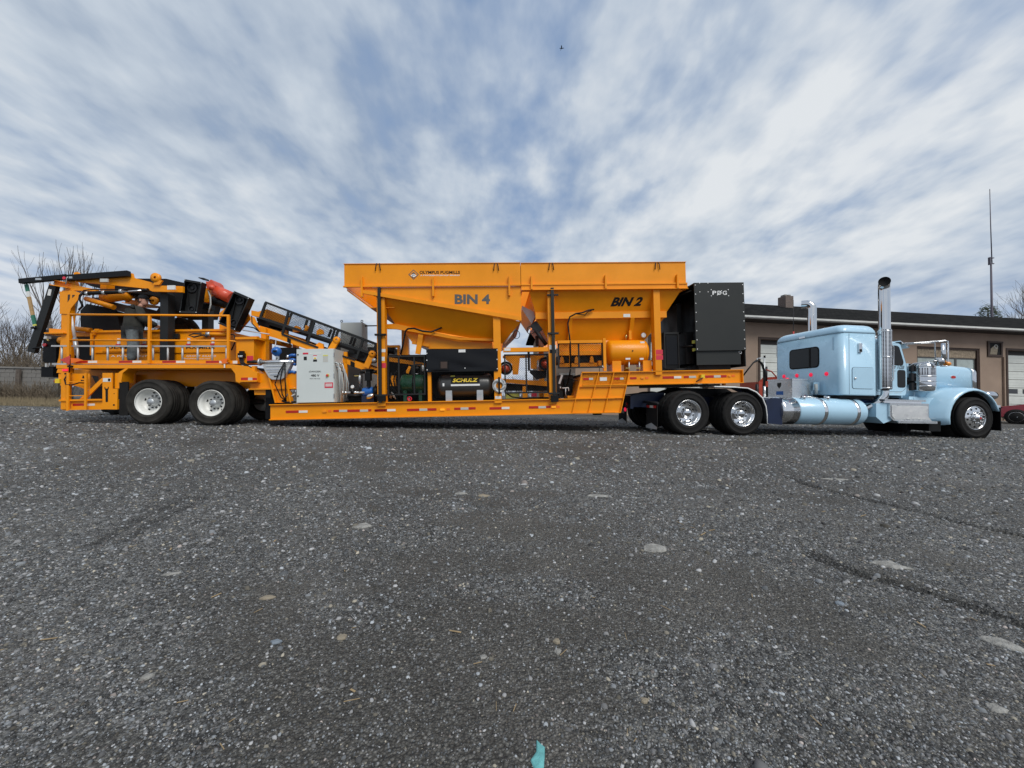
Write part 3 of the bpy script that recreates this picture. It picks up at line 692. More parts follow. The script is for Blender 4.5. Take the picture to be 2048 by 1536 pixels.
tree('bare tree left of the picture behind the wall', (-32.423, 23, 3.195)[0], 23, (-32.596, 23, 5.9)[2], 25, 5, 'bark', 2, .1, .65)
tree('small bare tree seen between the two workers', (-31.47, 34, 6.443)[0], 34, (-31.51, 34, 7.244)[2], 29, 5, 'bark_grey', 2, .15, .5)
tree('bare tree seen beside the hooded worker', (-33.763, 33, 6.211)[0], 33, (-33.819, 33, 7.29)[2], 31, 5, 'bark_grey', 1, .15, .55)
tree('bare tree at the right edge above the garage roof', (62.853, 46, 11.244)[0], 46, (62.056, 46, 16.371)[2], 37, 5, 'bark', 2, .1, .65)
tree('bare tree top just above the roof by the mast', (62.455, 48, 11.63)[0], 48, (62.175, 48, 13.389)[2], 41, 5, 'bark', 2, .05, .7)
def evergreen():
    x, y = (54.438, 44, 10.672)[0], 44; zt = (54.463, 44, 12.174)[2]; rnd = random.Random(2)
    b = thing('evergreen_tree', 'dark evergreen tree top showing over the garage roof at the mast', 'tree', (x, y, 0))
    part(b, 'trunk', MB().tube([(x, y, 0), (x + .1, y, zt * .6), (x, y, zt - .2)], [.28, .18, .04], 7), 'bark')
    mb = MB()
    for k in range(2600):
        h = rnd.uniform(.3, 1.0); rr = (1.04 - h) ** .7 * 4.2; a = rnd.uniform(0, 6.28); rad = rr * rnd.uniform(.35, 1) ** .6
        c = Vector((x + rad * math.cos(a), y + rad * math.sin(a), zt * h + rnd.uniform(-.3, .3)))
        u = Vector((rnd.uniform(-1, 1), rnd.uniform(-1, 1), rnd.uniform(-.6, .6))).normalized() * rnd.uniform(.12, .3); w = u.orthogonal().normalized() * .09
        mb.add([c - u, c + w, c + u], [(0, 1, 2)])
    part(b, 'crown', mb, 'evergreen')
evergreen()
def mast():
    y = 40.0; p = (49.907, 40, 9.787); t = (49.906, 40, 23.672); mid = (49.903, 40, 15.687); x = (p[0] + t[0]) / 2
    b = thing('radio_mast', 'tall thin radio mast rising behind the garage roof', 'mast', (p[0], y, 0))
    part(b, 'pole', MB().tube([(p[0], y, 0), (p[0], y, p[2]), (mid[0], y, mid[2])], [.13, .10, .07], 8), 'mast')
    part(b, 'bracket', MB().box((mid[0] - .2, y - .1, mid[2] - .1), (mid[0] - .12, y + .1, mid[2] + .7)).box((mid[0] - .12, y - .05, mid[2] + .0), (mid[0] + .3, y + .05, mid[2] + .08)).box((mid[0] - .12, y - .05, mid[2] + .6), (mid[0] + .3, y + .05, mid[2] + .68)), 'mast')
    part(b, 'whip_antenna', MB().tube([(mid[0] + .1, y, mid[2]), (t[0] + .03, y, (mid[2] + t[2]) / 2), (t[0], y, t[2])], [.05, .042, .03], 6), 'mast')
mast()
def thicket():
    rnd = random.Random(4); mb = MB(); g = MB()
    for k in range(2600):      # dead brush behind and before the wall
        back = rnd.random() < .62
        y = rnd.uniform(18.4, 27) if back else rnd.uniform(16.9, 17.7)
        px_ = rnd.uniform(-70, 118); x = (px_ - 1024) / 772 * y; h = rnd.uniform(1.2, 3.4) if back else rnd.uniform(.3, 1.15)
        if not back and px_ > 112: continue
        a = Vector((rnd.uniform(-.45, .45), rnd.uniform(-.3, .3), 1)).normalized(); p = Vector((x, y, 0))
        m_ = p + a * h * .55; e = m_ + (a + Vector((rnd.uniform(-.5, .5), rnd.uniform(-.4, .4), -.1))).normalized() * h * .45
        mb.tube([p, m_, e], [.014, .010, .005], 3, True, False)
        for q in range(3):
            s = p.lerp(m_, rnd.uniform(.5, 1)); mb.tube([s, s + Vector((rnd.uniform(-.5, .5), rnd.uniform(-.3, .3), rnd.uniform(.1, .5))) * h * .4], [.007, .004], 3, True, False)
    solo('brush', 'tangle of dead brown brush along the block wall', 'brush', mb, 'brush', kind='stuff')
    for k in range(9000):
        y = rnd.uniform(15.9, 17.75); x = (rnd.uniform(-60, 122) - 1024) / 772 * y; h = rnd.uniform(.08, .42) * (1 if y > 16.4 else .5)
        dx, dy = rnd.uniform(-.12, .12), rnd.uniform(-.1, .1); w = rnd.uniform(.006, .014)
        g.add([(x - w, y, 0), (x + w, y, 0), (x + dx, y + dy, h)], [(0, 1, 2)])
    solo('dry_grass', 'strip of dry tan grass at the foot of the wall', 'grass', g, 'dry_grass', kind='stuff')
    f = MB()
    for k in range(2400):      # thin far scrub line between trailer and garage
        y = rnd.uniform(36, 52); x = (rnd.uniform(130, 1250) - 1024) / 772 * y; h = rnd.uniform(1.0, 3.2) ; 
        p = Vector((x, y, 0)); e = p + Vector((rnd.uniform(-.4, .4), 0, 1)).normalized() * h
        f.tube([p, e], [.03, .012], 3, True, False)
        for q in range(2): 
            s = p.lerp(e, rnd.uniform(.4, .9)); f.tube([s, s + Vector((rnd.uniform(-.6, .6), 0, rnd.uniform(.3, .8)))], [.016, .008], 3, True, False)
    solo('far_scrub', 'far line of bare scrub behind the trailer', 'scrub', f, 'bark_grey', kind='stuff')
thicket()
def bird():
    p = Vector((3.166, 28, 26.793)) * 1.0; mb = MB(); k_ = .6
    mb.tube([p + Vector((-.16, 0, .02)), p, p + Vector((.14, 0, .03)), p + Vector((.2, 0, .04))], [.010, .03, .02, .006], 8)
    for s in (-1, 1): mb.add([p + Vector(q) * k_ for q in ((-.07, 0, .03), (.08, 0, .03), (.02, s * .2, .16), (-.1, s * .42, .06), (-.07, 0, .045))], [(0, 1, 2, 3), (4, 3, 2, 1)])
    solo('bird', 'small dark bird flying high in the clouded sky', 'bird', mb, 'hole', tuple(p))
bird()

# ------------------------------------------------------------------ wheels
TYRE = [(.300, .012), (.325, -.002), (.345, -.010), (.350, -.016), (.358, -.010), (.42, -.018), (.455, -.016), (.459, -.021), (.466, -.014), (.488, -.008), (.512, .012), (.522, .030), (.524, .07), (.511, .074), (.511, .084), (.525, .088), (.525, .13), (.512, .134), (.512, .146), (.525, .15), (.525, .192), (.511, .196), (.511, .206), (.524, .21), (.522, .25), (.512, .268), (.488, .288), (.42, .298), (.335, .286), (.300, .268)]
def tyre_mb(c, s, lugs):
    mb = MB(); n = 96
    mod = (lambda j, k: -.014 if (lugs and j in (11, 12, 23, 24) and (k // 2) % 2) else 0)
    return mb.lathe(TYRE, c, (0, s, 0), n, True, mod)
def disc(mb, c, r, y, n=14, s=1): return mb.add([(c[0] + r * math.cos(2*math.pi*k/n), y, c[1] + r * math.sin(2*math.pi*k/n)) for k in range(n)], [tuple(range(n))])
def dual_wheel(root, x, z, y, s, rim, lugs, tyre, hubcap):
    """outer face at y; s=+1: body lies towards +y"""
    w = bpy.data.objects.new('wheel', None); col.objects.link(w); w.parent = root; BASE[w.name] = BASE[root.name]; w.empty_display_size = .2
    part(w, 'tyre', tyre_mb((x, y, z), s, lugs), tyre); part(w, 'tyre', tyre_mb((x, y + s * .33, z), s, lugs), tyre)
    dish = [(.292, .004), (.302, -.004), (.308, .006), (.300, .03), (.282, .045), (.268, .06), (.258, .10), (.252, .13), (.238, .16), (.205, .178), (.17, .182), (.10, .184), (.0, .184)]
    part(w, 'rim', MB().lathe(dish, (x, y, z), (0, s, 0), 40), rim)
    part(w, 'inner_rim', MB().lathe([(.30, .34), (.27, .36), (.26, .58), (.0, .58)], (x, y, z), (0, s, 0), 28), rim)
    nh = 10 if hubcap else 5
    for k in range(nh):
        t = k * 2 * math.pi / nh + .35; part(w, 'hand_hole', disc(MB(), (x + .222 * math.cos(t), z + .222 * math.sin(t)), .026 if hubcap else .032, y + s * .1655), 'hole')
    if hubcap:
        part(w, 'hub', MB().lathe([(.135, .182), (.135, .10), (.13, .085), (.10, .075), (.098, .05), (.085, .03), (.05, .016), (.0, .012)], (x, y, z), (0, s, 0), 28), 'chrome')
    else:
        part(w, 'hub', MB().lathe([(.12, .183), (.112, .15), (.085, .13), (.080, .06), (.074, .05), (.0, .05)], (x, y, z), (0, s, 0), 24), 'galv')
        for k in range(10):
            t = k * 2 * math.pi / 10; part(w, 'wheel_nut', MB().cyl((x + .143 * math.cos(t), y + s * .183, z + .143 * math.sin(t)), (x + .143 * math.cos(t), y + s * .155, z + .143 * math.sin(t)), .017, n=6), 'steel_dark')
    return w

# ------------------------------------------------------------------ trailer chassis
W = 2.55
tr = thing('pugmill_trailer', 'long orange drop deck trailer carrying the mixing plant', 'trailer', (5, W / 2, .1), 'T')
def P_(name, mb, mat, label=None, par=None): return part(par or tr, name, mb, mat, label)
rz0, rz1 = .078, .455
for y0, y1, wb in ((0, .2, .055), (W - .2, W, W - .07)):
    mb = MB(); x0, x1 = 1.866, 10.012
    P_('side_rail', mb.ibeam(x0, x1, rz0, rz1 - .01, y0, y1, .02, wb), 'orange')
P_('bed_floor', MB().box((1.95, .22, .36), (9.4, W - .22, .40)), 'steel_dark')
for k in range(8): P_('crossmember', MB().box((2.1 + k * 1.02, .21, .12), (2.2 + k * 1.02, W - .21, .355)), 'orange')
# gooseneck riser with its ribs
gz0, gz1 = .745, 1.075
for y0, yw in ((0, .06), (W - .18, W - .075)):
    P_('riser_plate', MB().pr([(9.244, 0, 1.086), (10.381, 0, 1.067), (10.321, 0, 0.714), (10.15, 0, 0.088), (8.979, 0, 0.094)], yw, yw + .016), 'orange')
    rb = [((9.244, 0, 1.086), (8.979, 0, 0.098)), ((9.649, 0, 1.079), (9.367, 0, 0.093)), ((10.02, 0, 1.077), (9.748, 0, 0.091)), ((10.396, 0, 1.075), (10.15, 0, 0.088))]
    for a, b in rb: P_('rib', MB().beam((a[0], y0 + .05, a[2]), (b[0], y0 + .05, b[2]), .09, .016, (1, 0, 0)), 'orange')
    for a, b in (((9.189, 0, 0.726), (10.314, 0, 0.723)), ((9.083, 0, 0.438), (10.238, 0, 0.436))): P_('rib', MB().beam((a[0], y0 + .052, a[2]), (b[0], y0 + .052, b[2]), .085, .014), 'orange')
    P_('riser_foot', MB().box((8.979, y0, rz0 - .002), (10.15, y0 + .18, rz0 + .016)), 'orange')
    a, b = (10.096, 0, 1.09), (13.214, 0, 1.104)
    P_('gooseneck_beam', MB().ibeam(9.244, b[0], gz0, gz1, y0, y0 + .18, .02, yw), 'orange')
    P_('end_plate', MB().box((b[0] - .03, y0, gz0 + .02), (b[0] - .012, y0 + .18, gz1 - .02)), 'orange')
P_('gooseneck_deck', MB().box((9.244, .2, gz1 - .09), (13.189, W - .2, gz1 - .04)), 'steel_dark')
P_('bed_end_wall', MB().pr([(9.244, gz1 - .1), (9.244 + .03, gz1 - .1), (9.057 + .05, .42), (9.057, .42)], .2, W - .2), 'orange')
P_('kingpin_plate', MB().box((11.367, .5, gz0 - .06), (12.903, W - .5, gz0 - .004)), 'steel_dark')
P_('glad_hand_plate', MB().box((12.843, .25, gz0 - .05), (12.903, .32, gz0)), 'orange')
# reflective tape: (zoom coordinates resolved to metres) red, white or grey pieces
def tape(y, segs):
    for c, a, b in segs: P_({'r': 'red_reflector', 'w': 'white_reflector', 'g': 'grey_reflector', 'o': 'orange_sticker', 's': 'warning_sticker'}[c], MB().bp(a, b, y - .003, y + .004), {'r': 'tape_red', 'w': 'tape_white', 'g': 'tape_grey', 'o': 'sticker_orange', 's': 'sticker_white'}[c])
tape(.05, [('r', (2.222, 0, 0.291), (2.519, 0, 0.237)), ('w', (2.522, 0, 0.287), (2.723, 0, 0.234)), ('o', (3.202, 0, 0.288), (3.278, 0, 0.239)),
    ('r', (3.323, 0, 0.286), (3.451, 0, 0.237)), ('g', (3.454, 0, 0.286), (3.644, 0, 0.235)), ('r', (3.647, 0, 0.287), (3.935, 0, 0.231)), ('g', (3.938, 0, 0.282), (4.13, 0, 0.23)), ('r', (4.133, 0, 0.286), (4.203, 0, 0.239)), ('r', (4.282, 0, 0.278), (4.569, 0, 0.226)),
    ('r', (4.284, 0, 0.282), (4.57, 0, 0.228)), ('w', (4.575, 0, 0.279), (4.773, 0, 0.225)), ('r', (5.041, 0, 0.278), (5.326, 0, 0.222)), ('g', (5.332, 0, 0.276), (5.52, 0, 0.222)), ('r', (5.525, 0, 0.279), (5.735, 0, 0.224)), ('o', (5.976, 0, 0.273), (6.054, 0, 0.225)),
    ('r', (6.156, 0, 0.281), (6.303, 0, 0.23)), ('g', (6.309, 0, 0.284), (6.494, 0, 0.229)), ('r', (6.5, 0, 0.285), (6.664, 0, 0.233)), ('r', (6.998, 0, 0.275), (7.281, 0, 0.22)), ('w', (7.287, 0, 0.276), (7.473, 0, 0.222)),
    ('r', (7.94, 0, 0.28), (8.165, 0, 0.225)), ('g', (8.17, 0, 0.277), (8.352, 0, 0.225)), ('r', (8.356, 0, 0.282), (8.464, 0, 0.231)), ('o', (8.611, 0, 0.281), (8.686, 0, 0.227))])
tape(.055, [('r', (9.272, 0, 0.936), (9.41, 0, 0.884)), ('g', (9.414, 0, 0.937), (9.511, 0, 0.886)), ('s', (9.678, 0, 0.943), (9.848, 0, 0.859)), ('r', (10.03, 0, 0.93), (10.165, 0, 0.881)), ('g', (10.171, 0, 0.929), (10.259, 0, 0.88))])
tape(.055, [('r', (10.417, 0, 0.935), (10.577, 0, 0.885)), ('o', (10.796, 0, 0.934), (10.872, 0, 0.884)), ('r', (11.224, 0, 0.94), (11.497, 0, 0.883)), ('w', (11.503, 0, 0.941), (11.682, 0, 0.885)), ('r', (11.748, 0, 0.941), (11.866, 0, 0.89)), ('g', (11.875, 0, 0.941), (12.049, 0, 0.889)),
    ('r', (12.24, 0, 0.944), (12.488, 0, 0.887)), ('g', (12.494, 0, 0.944), (12.664, 0, 0.888)), ('r', (12.67, 0, 0.945), (12.813, 0, 0.889)), ('o', (12.944, 0, 0.95), (13.02, 0, 0.901))])
for a, l in (((3.121, 0, 0.254), 'lens_amber'), ((5.877, 0, 0.242), 'lamp_amber'), ((8.535, 0, 0.252), 'lamp_amber')):
    P_('marker_lamp', MB().box((a[0] - .05, .03, a[2] - .022), (a[0] + .05, .052, a[2] + .022)), l)
for a in ((10.72, 0, 0.906), (12.882, 0, 0.919)): P_('marker_lamp', MB().box((a[0] - .035, .035, a[2] - .014), (a[0] + .035, .058, a[2] + .014)), 'lens_amber')
a = (12.18, 0, 0.92); P_('switch_box', MB().box((a[0] - .04, -.03, a[2] - .045), (a[0] + .045, .058, a[2] + .045)), 'yellow')
b = (12.006, 0, 0.795); P_('switch_lever', MB().tube([(a[0], -.02, a[2] - .03), (b[0], -.03, b[2])], .014), 'steel_dark')
P_('landing_foot', MB().box((9.587, .3, .02), (9.765, .5, .077)), 'black')
# posts carrying the bins
def post(a, b, y0=0.0, wy=.2): P_('post', MB().bp(a, b, y0, y0 + wy), 'orange')
for a, b in (((4.365, 0, 2.919), (4.585, 0, 0.479)), ((7.12, 0, 2.424), (7.324, 0, 0.494)), ((8.441, 0, 3.053), (8.631, 0, 0.445)), ((11.032, 0, 3.066), (11.216, 0, 1.099))):
    for y0 in (.0, W - .2): post((a[0] if a[0] < 12 else a[0], 0, a[2]), (a[0] + (b[0] - a[0]) * .85, 0, b[2] - .12), y0)
post((5.539, 0, 1.149), (5.616, 0, 0.445), .05, .1); post((9.779, 0, 1.895), (9.846, 0, 1.099), .05, .1)
# slim black stakes strapped to the posts
for a, b, c, d in (((4.448, 0, 3.155), (4.463, 0, 0.5), (4.312, 0, 2.981), (4.587, 0, 2.962)), ((8.557, 0, 3.112), (8.539, 0, 0.436), (8.427, 0, 2.947), (8.697, 0, 2.93))):
    P_('stake', MB().box((a[0] - .04, -.065, b[2] - .06), (a[0] + .03, -.006, a[2])), 'charcoal')
    P_('stake_clip', MB().box((c[0], -.05, c[2] - .02), (d[0], -.004, c[2] + .012)), 'charcoal')
for a in ((4.462, 0, 2.048), (8.551, 0, 2.022), (4.465, 0, 2.045), (4.466, 0, 0.623), (8.539, 0, 0.589)): P_('stake_clip', MB().box((a[0] - .13, -.075, a[2] - .03), (a[0] + .13, -.003, a[2] + .01)), 'charcoal')
for a in ((4.477, 0, 0.573), (8.554, 0, 0.474)): P_('stake_socket', MB().box((a[0] - .09, -.07, a[2] - .1), (a[0] + .09, -.002, a[2] + .05)), 'black')
for c, a, b in (('sticker_white', (4.386, 0, 1.703), (4.563, 0, 1.628)), ('sticker_white', (4.406, 0, 1.518), (4.543, 0, 1.421)), ('sticker_red', (4.383, 0, 1.371), (4.573, 0, 1.255)),
                ('sticker_white', (8.462, 0, 1.741), (8.621, 0, 1.635)), ('charcoal', (8.46, 0, 1.626), (8.619, 0, 1.543)), ('sticker_red', (11.048, 0, 1.587), (11.218, 0, 1.469)), ('sticker_red', (11.049, 0, 1.455), (11.221, 0, 1.342)), ('sticker_white', (7.139, 0, 0.537), (7.28, 0, 0.473))):
    P_('notice', MB().bp(a, b, -.004, .003), c)
# cross beam of the guard bay between the bins
P_('cross_beam', MB().bp((7.349, 0, 1.692), (8.449, 0, 1.593), .02, .14), 'orange'); P_('cross_beam', MB().bp((8.667, 0, 1.853), (9.764, 0, 1.784), .05, .15), 'orange')
P_('cross_beam', MB().bp((7.347, 0, 1.597), (8.437, 0, 1.531), .9, 1.0), 'orange')
P_('notice', MB().bp((7.375, 0, 1.68), (7.523, 0, 1.616), .012, .019), 'sticker_white')
# rear half: upper deck, fenders, inner frame
dk = [(-2.907, 0, 1.45), (1.043, 0, 1.395), (1.044, 0, 1.305), (-2.906, 0, 1.368)]
P_('deck_edge', MB().pr(dk, 0, .12), 'orange')
P_('deck_floor', MB().pr([(-2.879, 0, 1.438), (1.029, 0, 1.385), (1.029, 0, 1.329), (-2.878, 0, 1.386)], .125, W - .125), 'steel_dark')
P_('deck_edge', MB().pr(dk, W - .12, W), 'orange')
P_('toe_board', MB().pr([(-2.593, 0, 1.553), (1.108, 0, 1.491), (1.108, 0, 1.414), (-2.592, 0, 1.474)], .06, .075), 'orange')
tape(.062, [('r', (-2.544, 0, 1.54), (-2.274, 0, 1.489)), ('w', (-2.272, 0, 1.536), (-2.068, 0, 1.486)), ('r', (-1.584, 0, 1.528), (-1.277, 0, 1.476)), ('w', (-1.275, 0, 1.523), (-1.076, 0, 1.473)), ('r', (-0.604, 0, 1.511), (-0.296, 0, 1.459)), ('w', (-0.292, 0, 1.504), (-0.089, 0, 1.454)), ('r', (0.384, 0, 1.493), (0.686, 0, 1.441)), ('w', (0.69, 0, 1.486), (0.892, 0, 1.435)), ('w', (1, 0, 1.484), (1.104, 0, 1.42))])
for y0 in (0, W - .3):
    P_('fender_bracket', MB().pr([(-1.384, 0, 1.341), (-1.524, 0, 1.257), (-1.533, 0, 1.023), (-1.471, 0, 1.016), (-1.439, 0, 1.235), (-1.313, 0, 1.34)], y0, y0 + .3), 'orange')
    P_('fender_box', MB().pr([(1.043, 0, 1.395), (1.354, 0, 1.346), (1.593, 0, 1.186), (1.6, 0, 0.966), (1.181, 0, 0.962), (1.105, 0, 0.999), (1.093, 0, 1.177), (1, 0, 1.304)], y0 + .003, y0 + .3), 'orange')
P_('fender_lip', MB().bp((1.217, 0, 1.015), (1.629, 0, 0.981), -.06, .01), 'orange')
tape(.0, [('r', (1.229, 0, 1.083), (1.385, 0, 1.023)), ('g', (1.388, 0, 1.077), (1.489, 0, 1.019)), ('r', (1.492, 0, 1.072), (1.59, 0, 1.014))])
P_('fender_top', MB().pr([(-1.33, 0, 1.336), (0.986, 0, 1.297), (0.986, 0, 1.282), (-1.33, 0, 1.321)], .13, W - .13), 'orange')
for y0 in (.72, W - .9): P_('inner_frame', MB().pr([(-3.606, 0.72, 1.411), (0.732, 0.72, 1.331), (2.091, 0.72, 1.22), (2.09, 0.72, 0.803), (0.733, 0.72, 0.844), (-0.783, 0.72, 0.951), (-3.6, 0.72, 1.003)], y0, y0 + .18), 'orange')
P_('axle', MB().cyl((-0.867, .5, .56), (-0.867, W - .5, .56), .07), 'black'); P_('axle', MB().cyl((0.549, .5, .505), (0.549, W - .5, .505), .07), 'black')
P_('suspension_box', MB().box((-.6, .75, .42), (.3, W - .75, .8)), 'black')
P_('side_frame', MB().pr([(1.362, 0, 0.953), (1.593, 0, 0.956), (1.593, 0, 1.176), (2.462, 0, 1.167), (3.118, 0, 1.143), (3.117, 0, 0.812), (1.593, 0, 0.815), (1.362, 0, 0.82)], .12, .3), 'orange')
P_('side_frame', MB().pr([(1.362, 0, 0.953), (1.593, 0, 0.956), (1.593, 0, 1.176), (2.462, 0, 1.167), (3.118, 0, 1.143), (3.117, 0, 0.812), (1.593, 0, 0.815), (1.362, 0, 0.82)], W - .3, W - .12), 'orange')
P_('frame_flange', MB().bp((1.362, 0, 0.831), (3.117, 0, 0.797), .06, .119), 'orange'); P_('hanger', MB().pr([(1.434, 0, 0.818), (1.709, 0, 0.813), (1.709, 0, 0.673), (1.448, 0, 0.678)], .14, .28), 'orange')
for a, b in (((1.846, 0, 1.076), (1.996, 0, 0.48)), ((2.23, 0, 1.054), (2.342, 0, 0.481))): P_('gusset', MB().beam((a[0], .09, a[2]), (b[0], .09, b[2]), .12, .03, (1, 0, 0)), 'orange')
P_('gusset_plate', MB().pr([(1.856, 0, 1.076), (2.241, 0, 1.054), (2.339, 0, 0.473), (2.001, 0, 0.48)], .10, .116), 'orange')
P_('notice', MB().bp((2.016, 0, 0.902), (2.081, 0, 0.856), .113, .12), 'tape_red'); P_('notice', MB().bp((2.084, 0, 0.901), (2.248, 0, 0.853), .113, .12), 'tape_grey')
P_('air_tank_box', MB().bp((1.607, 0, 0.667), (1.839, 0, 0.086), .3, 1.1), 'black'); P_('bolt_plate', MB().bp((1.723, 0, 0.798), (1.846, 0, 0.603), .11, .3), 'black')
# rear lower frame with steps
P_('rear_upright', MB().bp((-2.799, 0, 1.261), (-2.69, 0, 0.427), .0, .12), 'orange'); P_('rear_upright', MB().bp((-2.799, 0, 1.261), (-2.69, 0, 0.427), W - .12, W), 'orange')
P_('rear_bar', MB().bp((-2.786, 0, 0.632), (-1.549, 0, 0.404), .02, .10), 'orange'); P_('rear_flange', MB().bp((-2.812, 0, 0.65), (-1.88, 0, 0.611), -.03, .13), 'orange')
P_('rear_plate', MB().pr([(-1.882, 0, 1.245), (-1.665, 0, 1.242), (-1.661, 0, 0.879), (-1.546, 0, 0.877), (-1.549, 0, 0.399), (-1.873, 0, 0.41)], -.005, .02), 'orange')
P_('rear_post', MB().bp((-1.66, 0, 1.242), (-1.537, 0, 0.885), .05, .2), 'orange')
P_('brace', MB().pr([(-1.871, 0, 1.07), (-1.871, 0, 1.128), (-1.935, 0, 1.129), (-2.441, 0, 0.631), (-2.308, 0, 0.629)], .03, .06), 'orange')
P_('gusset_plate', MB().pr([(-2.687, 0, 1.248), (-2.231, 0, 1.24), (-2.226, 0, 0.843), (-2.557, 0, 0.965), (-2.683, 0, 0.968)], .062, .075), 'orange')
for q in ([(-2.398, 0, 1.137), (-2.378, 0, 1.21), (-2.325, 0, 1.129)], [(-2.433, 0, 1.102), (-2.37, 0, 1.093), (-2.306, 0, 1.051), (-2.419, 0, 1.065)], [(-2.186, 0, 1.195), (-2.034, 0, 1.175), (-2.033, 0, 1.073), (-2.095, 0, 1.008)]): P_('cutout', MB().pr(q, .058, .061), 'hole')
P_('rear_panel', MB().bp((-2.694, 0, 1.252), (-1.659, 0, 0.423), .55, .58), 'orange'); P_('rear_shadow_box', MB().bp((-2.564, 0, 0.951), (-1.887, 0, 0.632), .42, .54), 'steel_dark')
wr = [(-1.831, 0, 0.923), (-1.817, 0, 0.92), (-1.808, 0, 0.884), (-1.76, 0, 0.883), (-1.752, 0, 0.921), (-1.735, 0, 0.924), (-1.738, 0, 0.877), (-1.753, 0, 0.845), (-1.75, 0, 0.586), (-1.776, 0, 0.569), (-1.802, 0, 0.584), (-1.808, 0, 0.846), (-1.828, 0, 0.876)]
P_('wrench_cutout', MB().pr(wr, -.009, -.0065), 'hole')
for a, r in (((-1.615, 0, 0.765), .011), ((-1.618, 0, 0.503), .022)): P_('bolt_hole', disc(MB(), (a[0], a[2]), r, -.0075), 'hole')
P_('notice', MB().bp((-1.867, 0, 1.125), (-1.691, 0, 1.04), -.009, -.006), 'sticker_white')
P_('notice', MB().bp((-1.751, 0, 1.111), (-1.701, 0, 1.052), -.0115, -.0095), 'black')
tape(.018, [('r', (-2.552, 0, 0.552), (-2.257, 0, 0.501)), ('w', (-2.254, 0, 0.546), (-2.065, 0, 0.497))])
P_('step_rail', MB().bp((-2.619, 0, 1.258), (-2.565, 0, 0.395), -.06, -.03), 'orange'); P_('step_rail', MB().bp((-2.226, 0, 1.244), (-2.179, 0, 0.405), -.06, -.03), 'orange')
for yv in (578, 800, 1012): pass
for a, b in (((-2.574, 0, 1.062), (-2.223, 0, 1.044)), ((-2.57, 0, 0.741), (-2.219, 0, 0.723)), ((-2.566, 0, 0.433), (-2.216, 0, 0.414))): P_('rung', MB().bp(a, b, -.055, -.035), 'orange')
P_('tail_header', MB().pr([(-2.885, 0, 1.366), (-2.619, 0, 1.362), (-2.617, 0, 1.261), (-2.915, 0, 1.266)], .01, .1), 'orange')
a = (-2.712, 0, 1.325); P_('tail_lamp', MB().box((a[0] - .055, -.012, a[2] - .022), (a[0] + .055, .012, a[2] + .022)), 'lamp_red')
P_('switch_box', MB().bp((-2.916, 0, 1.129), (-2.817, 0, 1.028), -.02, .08), 'yellow'); a = (-2.943, 0, 1.074); P_('stop_button', MB().cyl((a[0] + .03, .02, a[2]), (a[0] - .02, .02, a[2]), .025, n=12), 'tape_red')
P_('tail_bracket', MB().bp((-2.89, 0, 1.255), (-2.802, 0, 1.13), .03, .1), 'orange')
P_('hose', MB().tube([(-2.631, -0.02, 1.228), (-2.684, -0.04, 1.112), (-2.637, -0.05, 0.994), (-2.511, -0.05, 0.978), (-2.355, -0.04, 1.026), (-2.277, 0.02, 1.019)], .014), 'black')
P_('hose', MB().tube([(-2.616, -0.02, 1.213), (-2.639, -0.03, 1.111), (-2.599, -0.04, 1.009), (-2.55, -0.04, 0.979)], .012), 'black')
P_('mud_flap', MB().bp((-1.528, 0, 1.034), (-1.334, 0, 0.256), .02, .05), 'rubber'); P_('mud_flap', MB().bp((-1.528, 0, 1.034), (-1.334, 0, 0.256), W - .6, W - .57), 'rubber')
# railing
RP = ((-2.666, 0.03, 2.627), (-0.867, 0.03, 2.576), (0.921, 0.03, 2.54))
for a in RP: P_('railing_post', MB().box((a[0] - .025, .005, 1.448), (a[0] + .025, .055, a[2])), 'orange')
P_('railing', MB().tube([(-2.687, 0.03, 2.615), (0.943, 0.03, 2.543)], .026), 'orange'); P_('railing', MB().tube([(-2.665, 0.03, 2.02), (0.93, 0.03, 1.954)], .022), 'orange')
P_('railing', MB().tube([(0.93, 0.03, 1.954), (1.05, 0.2, 1.949), (1.137, 0.25, 1.924), (1.137, 0.25, 1.756)], .02), 'orange')
wheels = []
for x in (-0.867, 0.549):
    z = .525 - x * math.tan(R(2.3))
    dual_wheel(tr, x, z, .0, 1, 'white_steel', False, 'rubber_dusty', False); dual_wheel(tr, x, z, W, -1, 'white_steel', False, 'rubber_dusty', False)

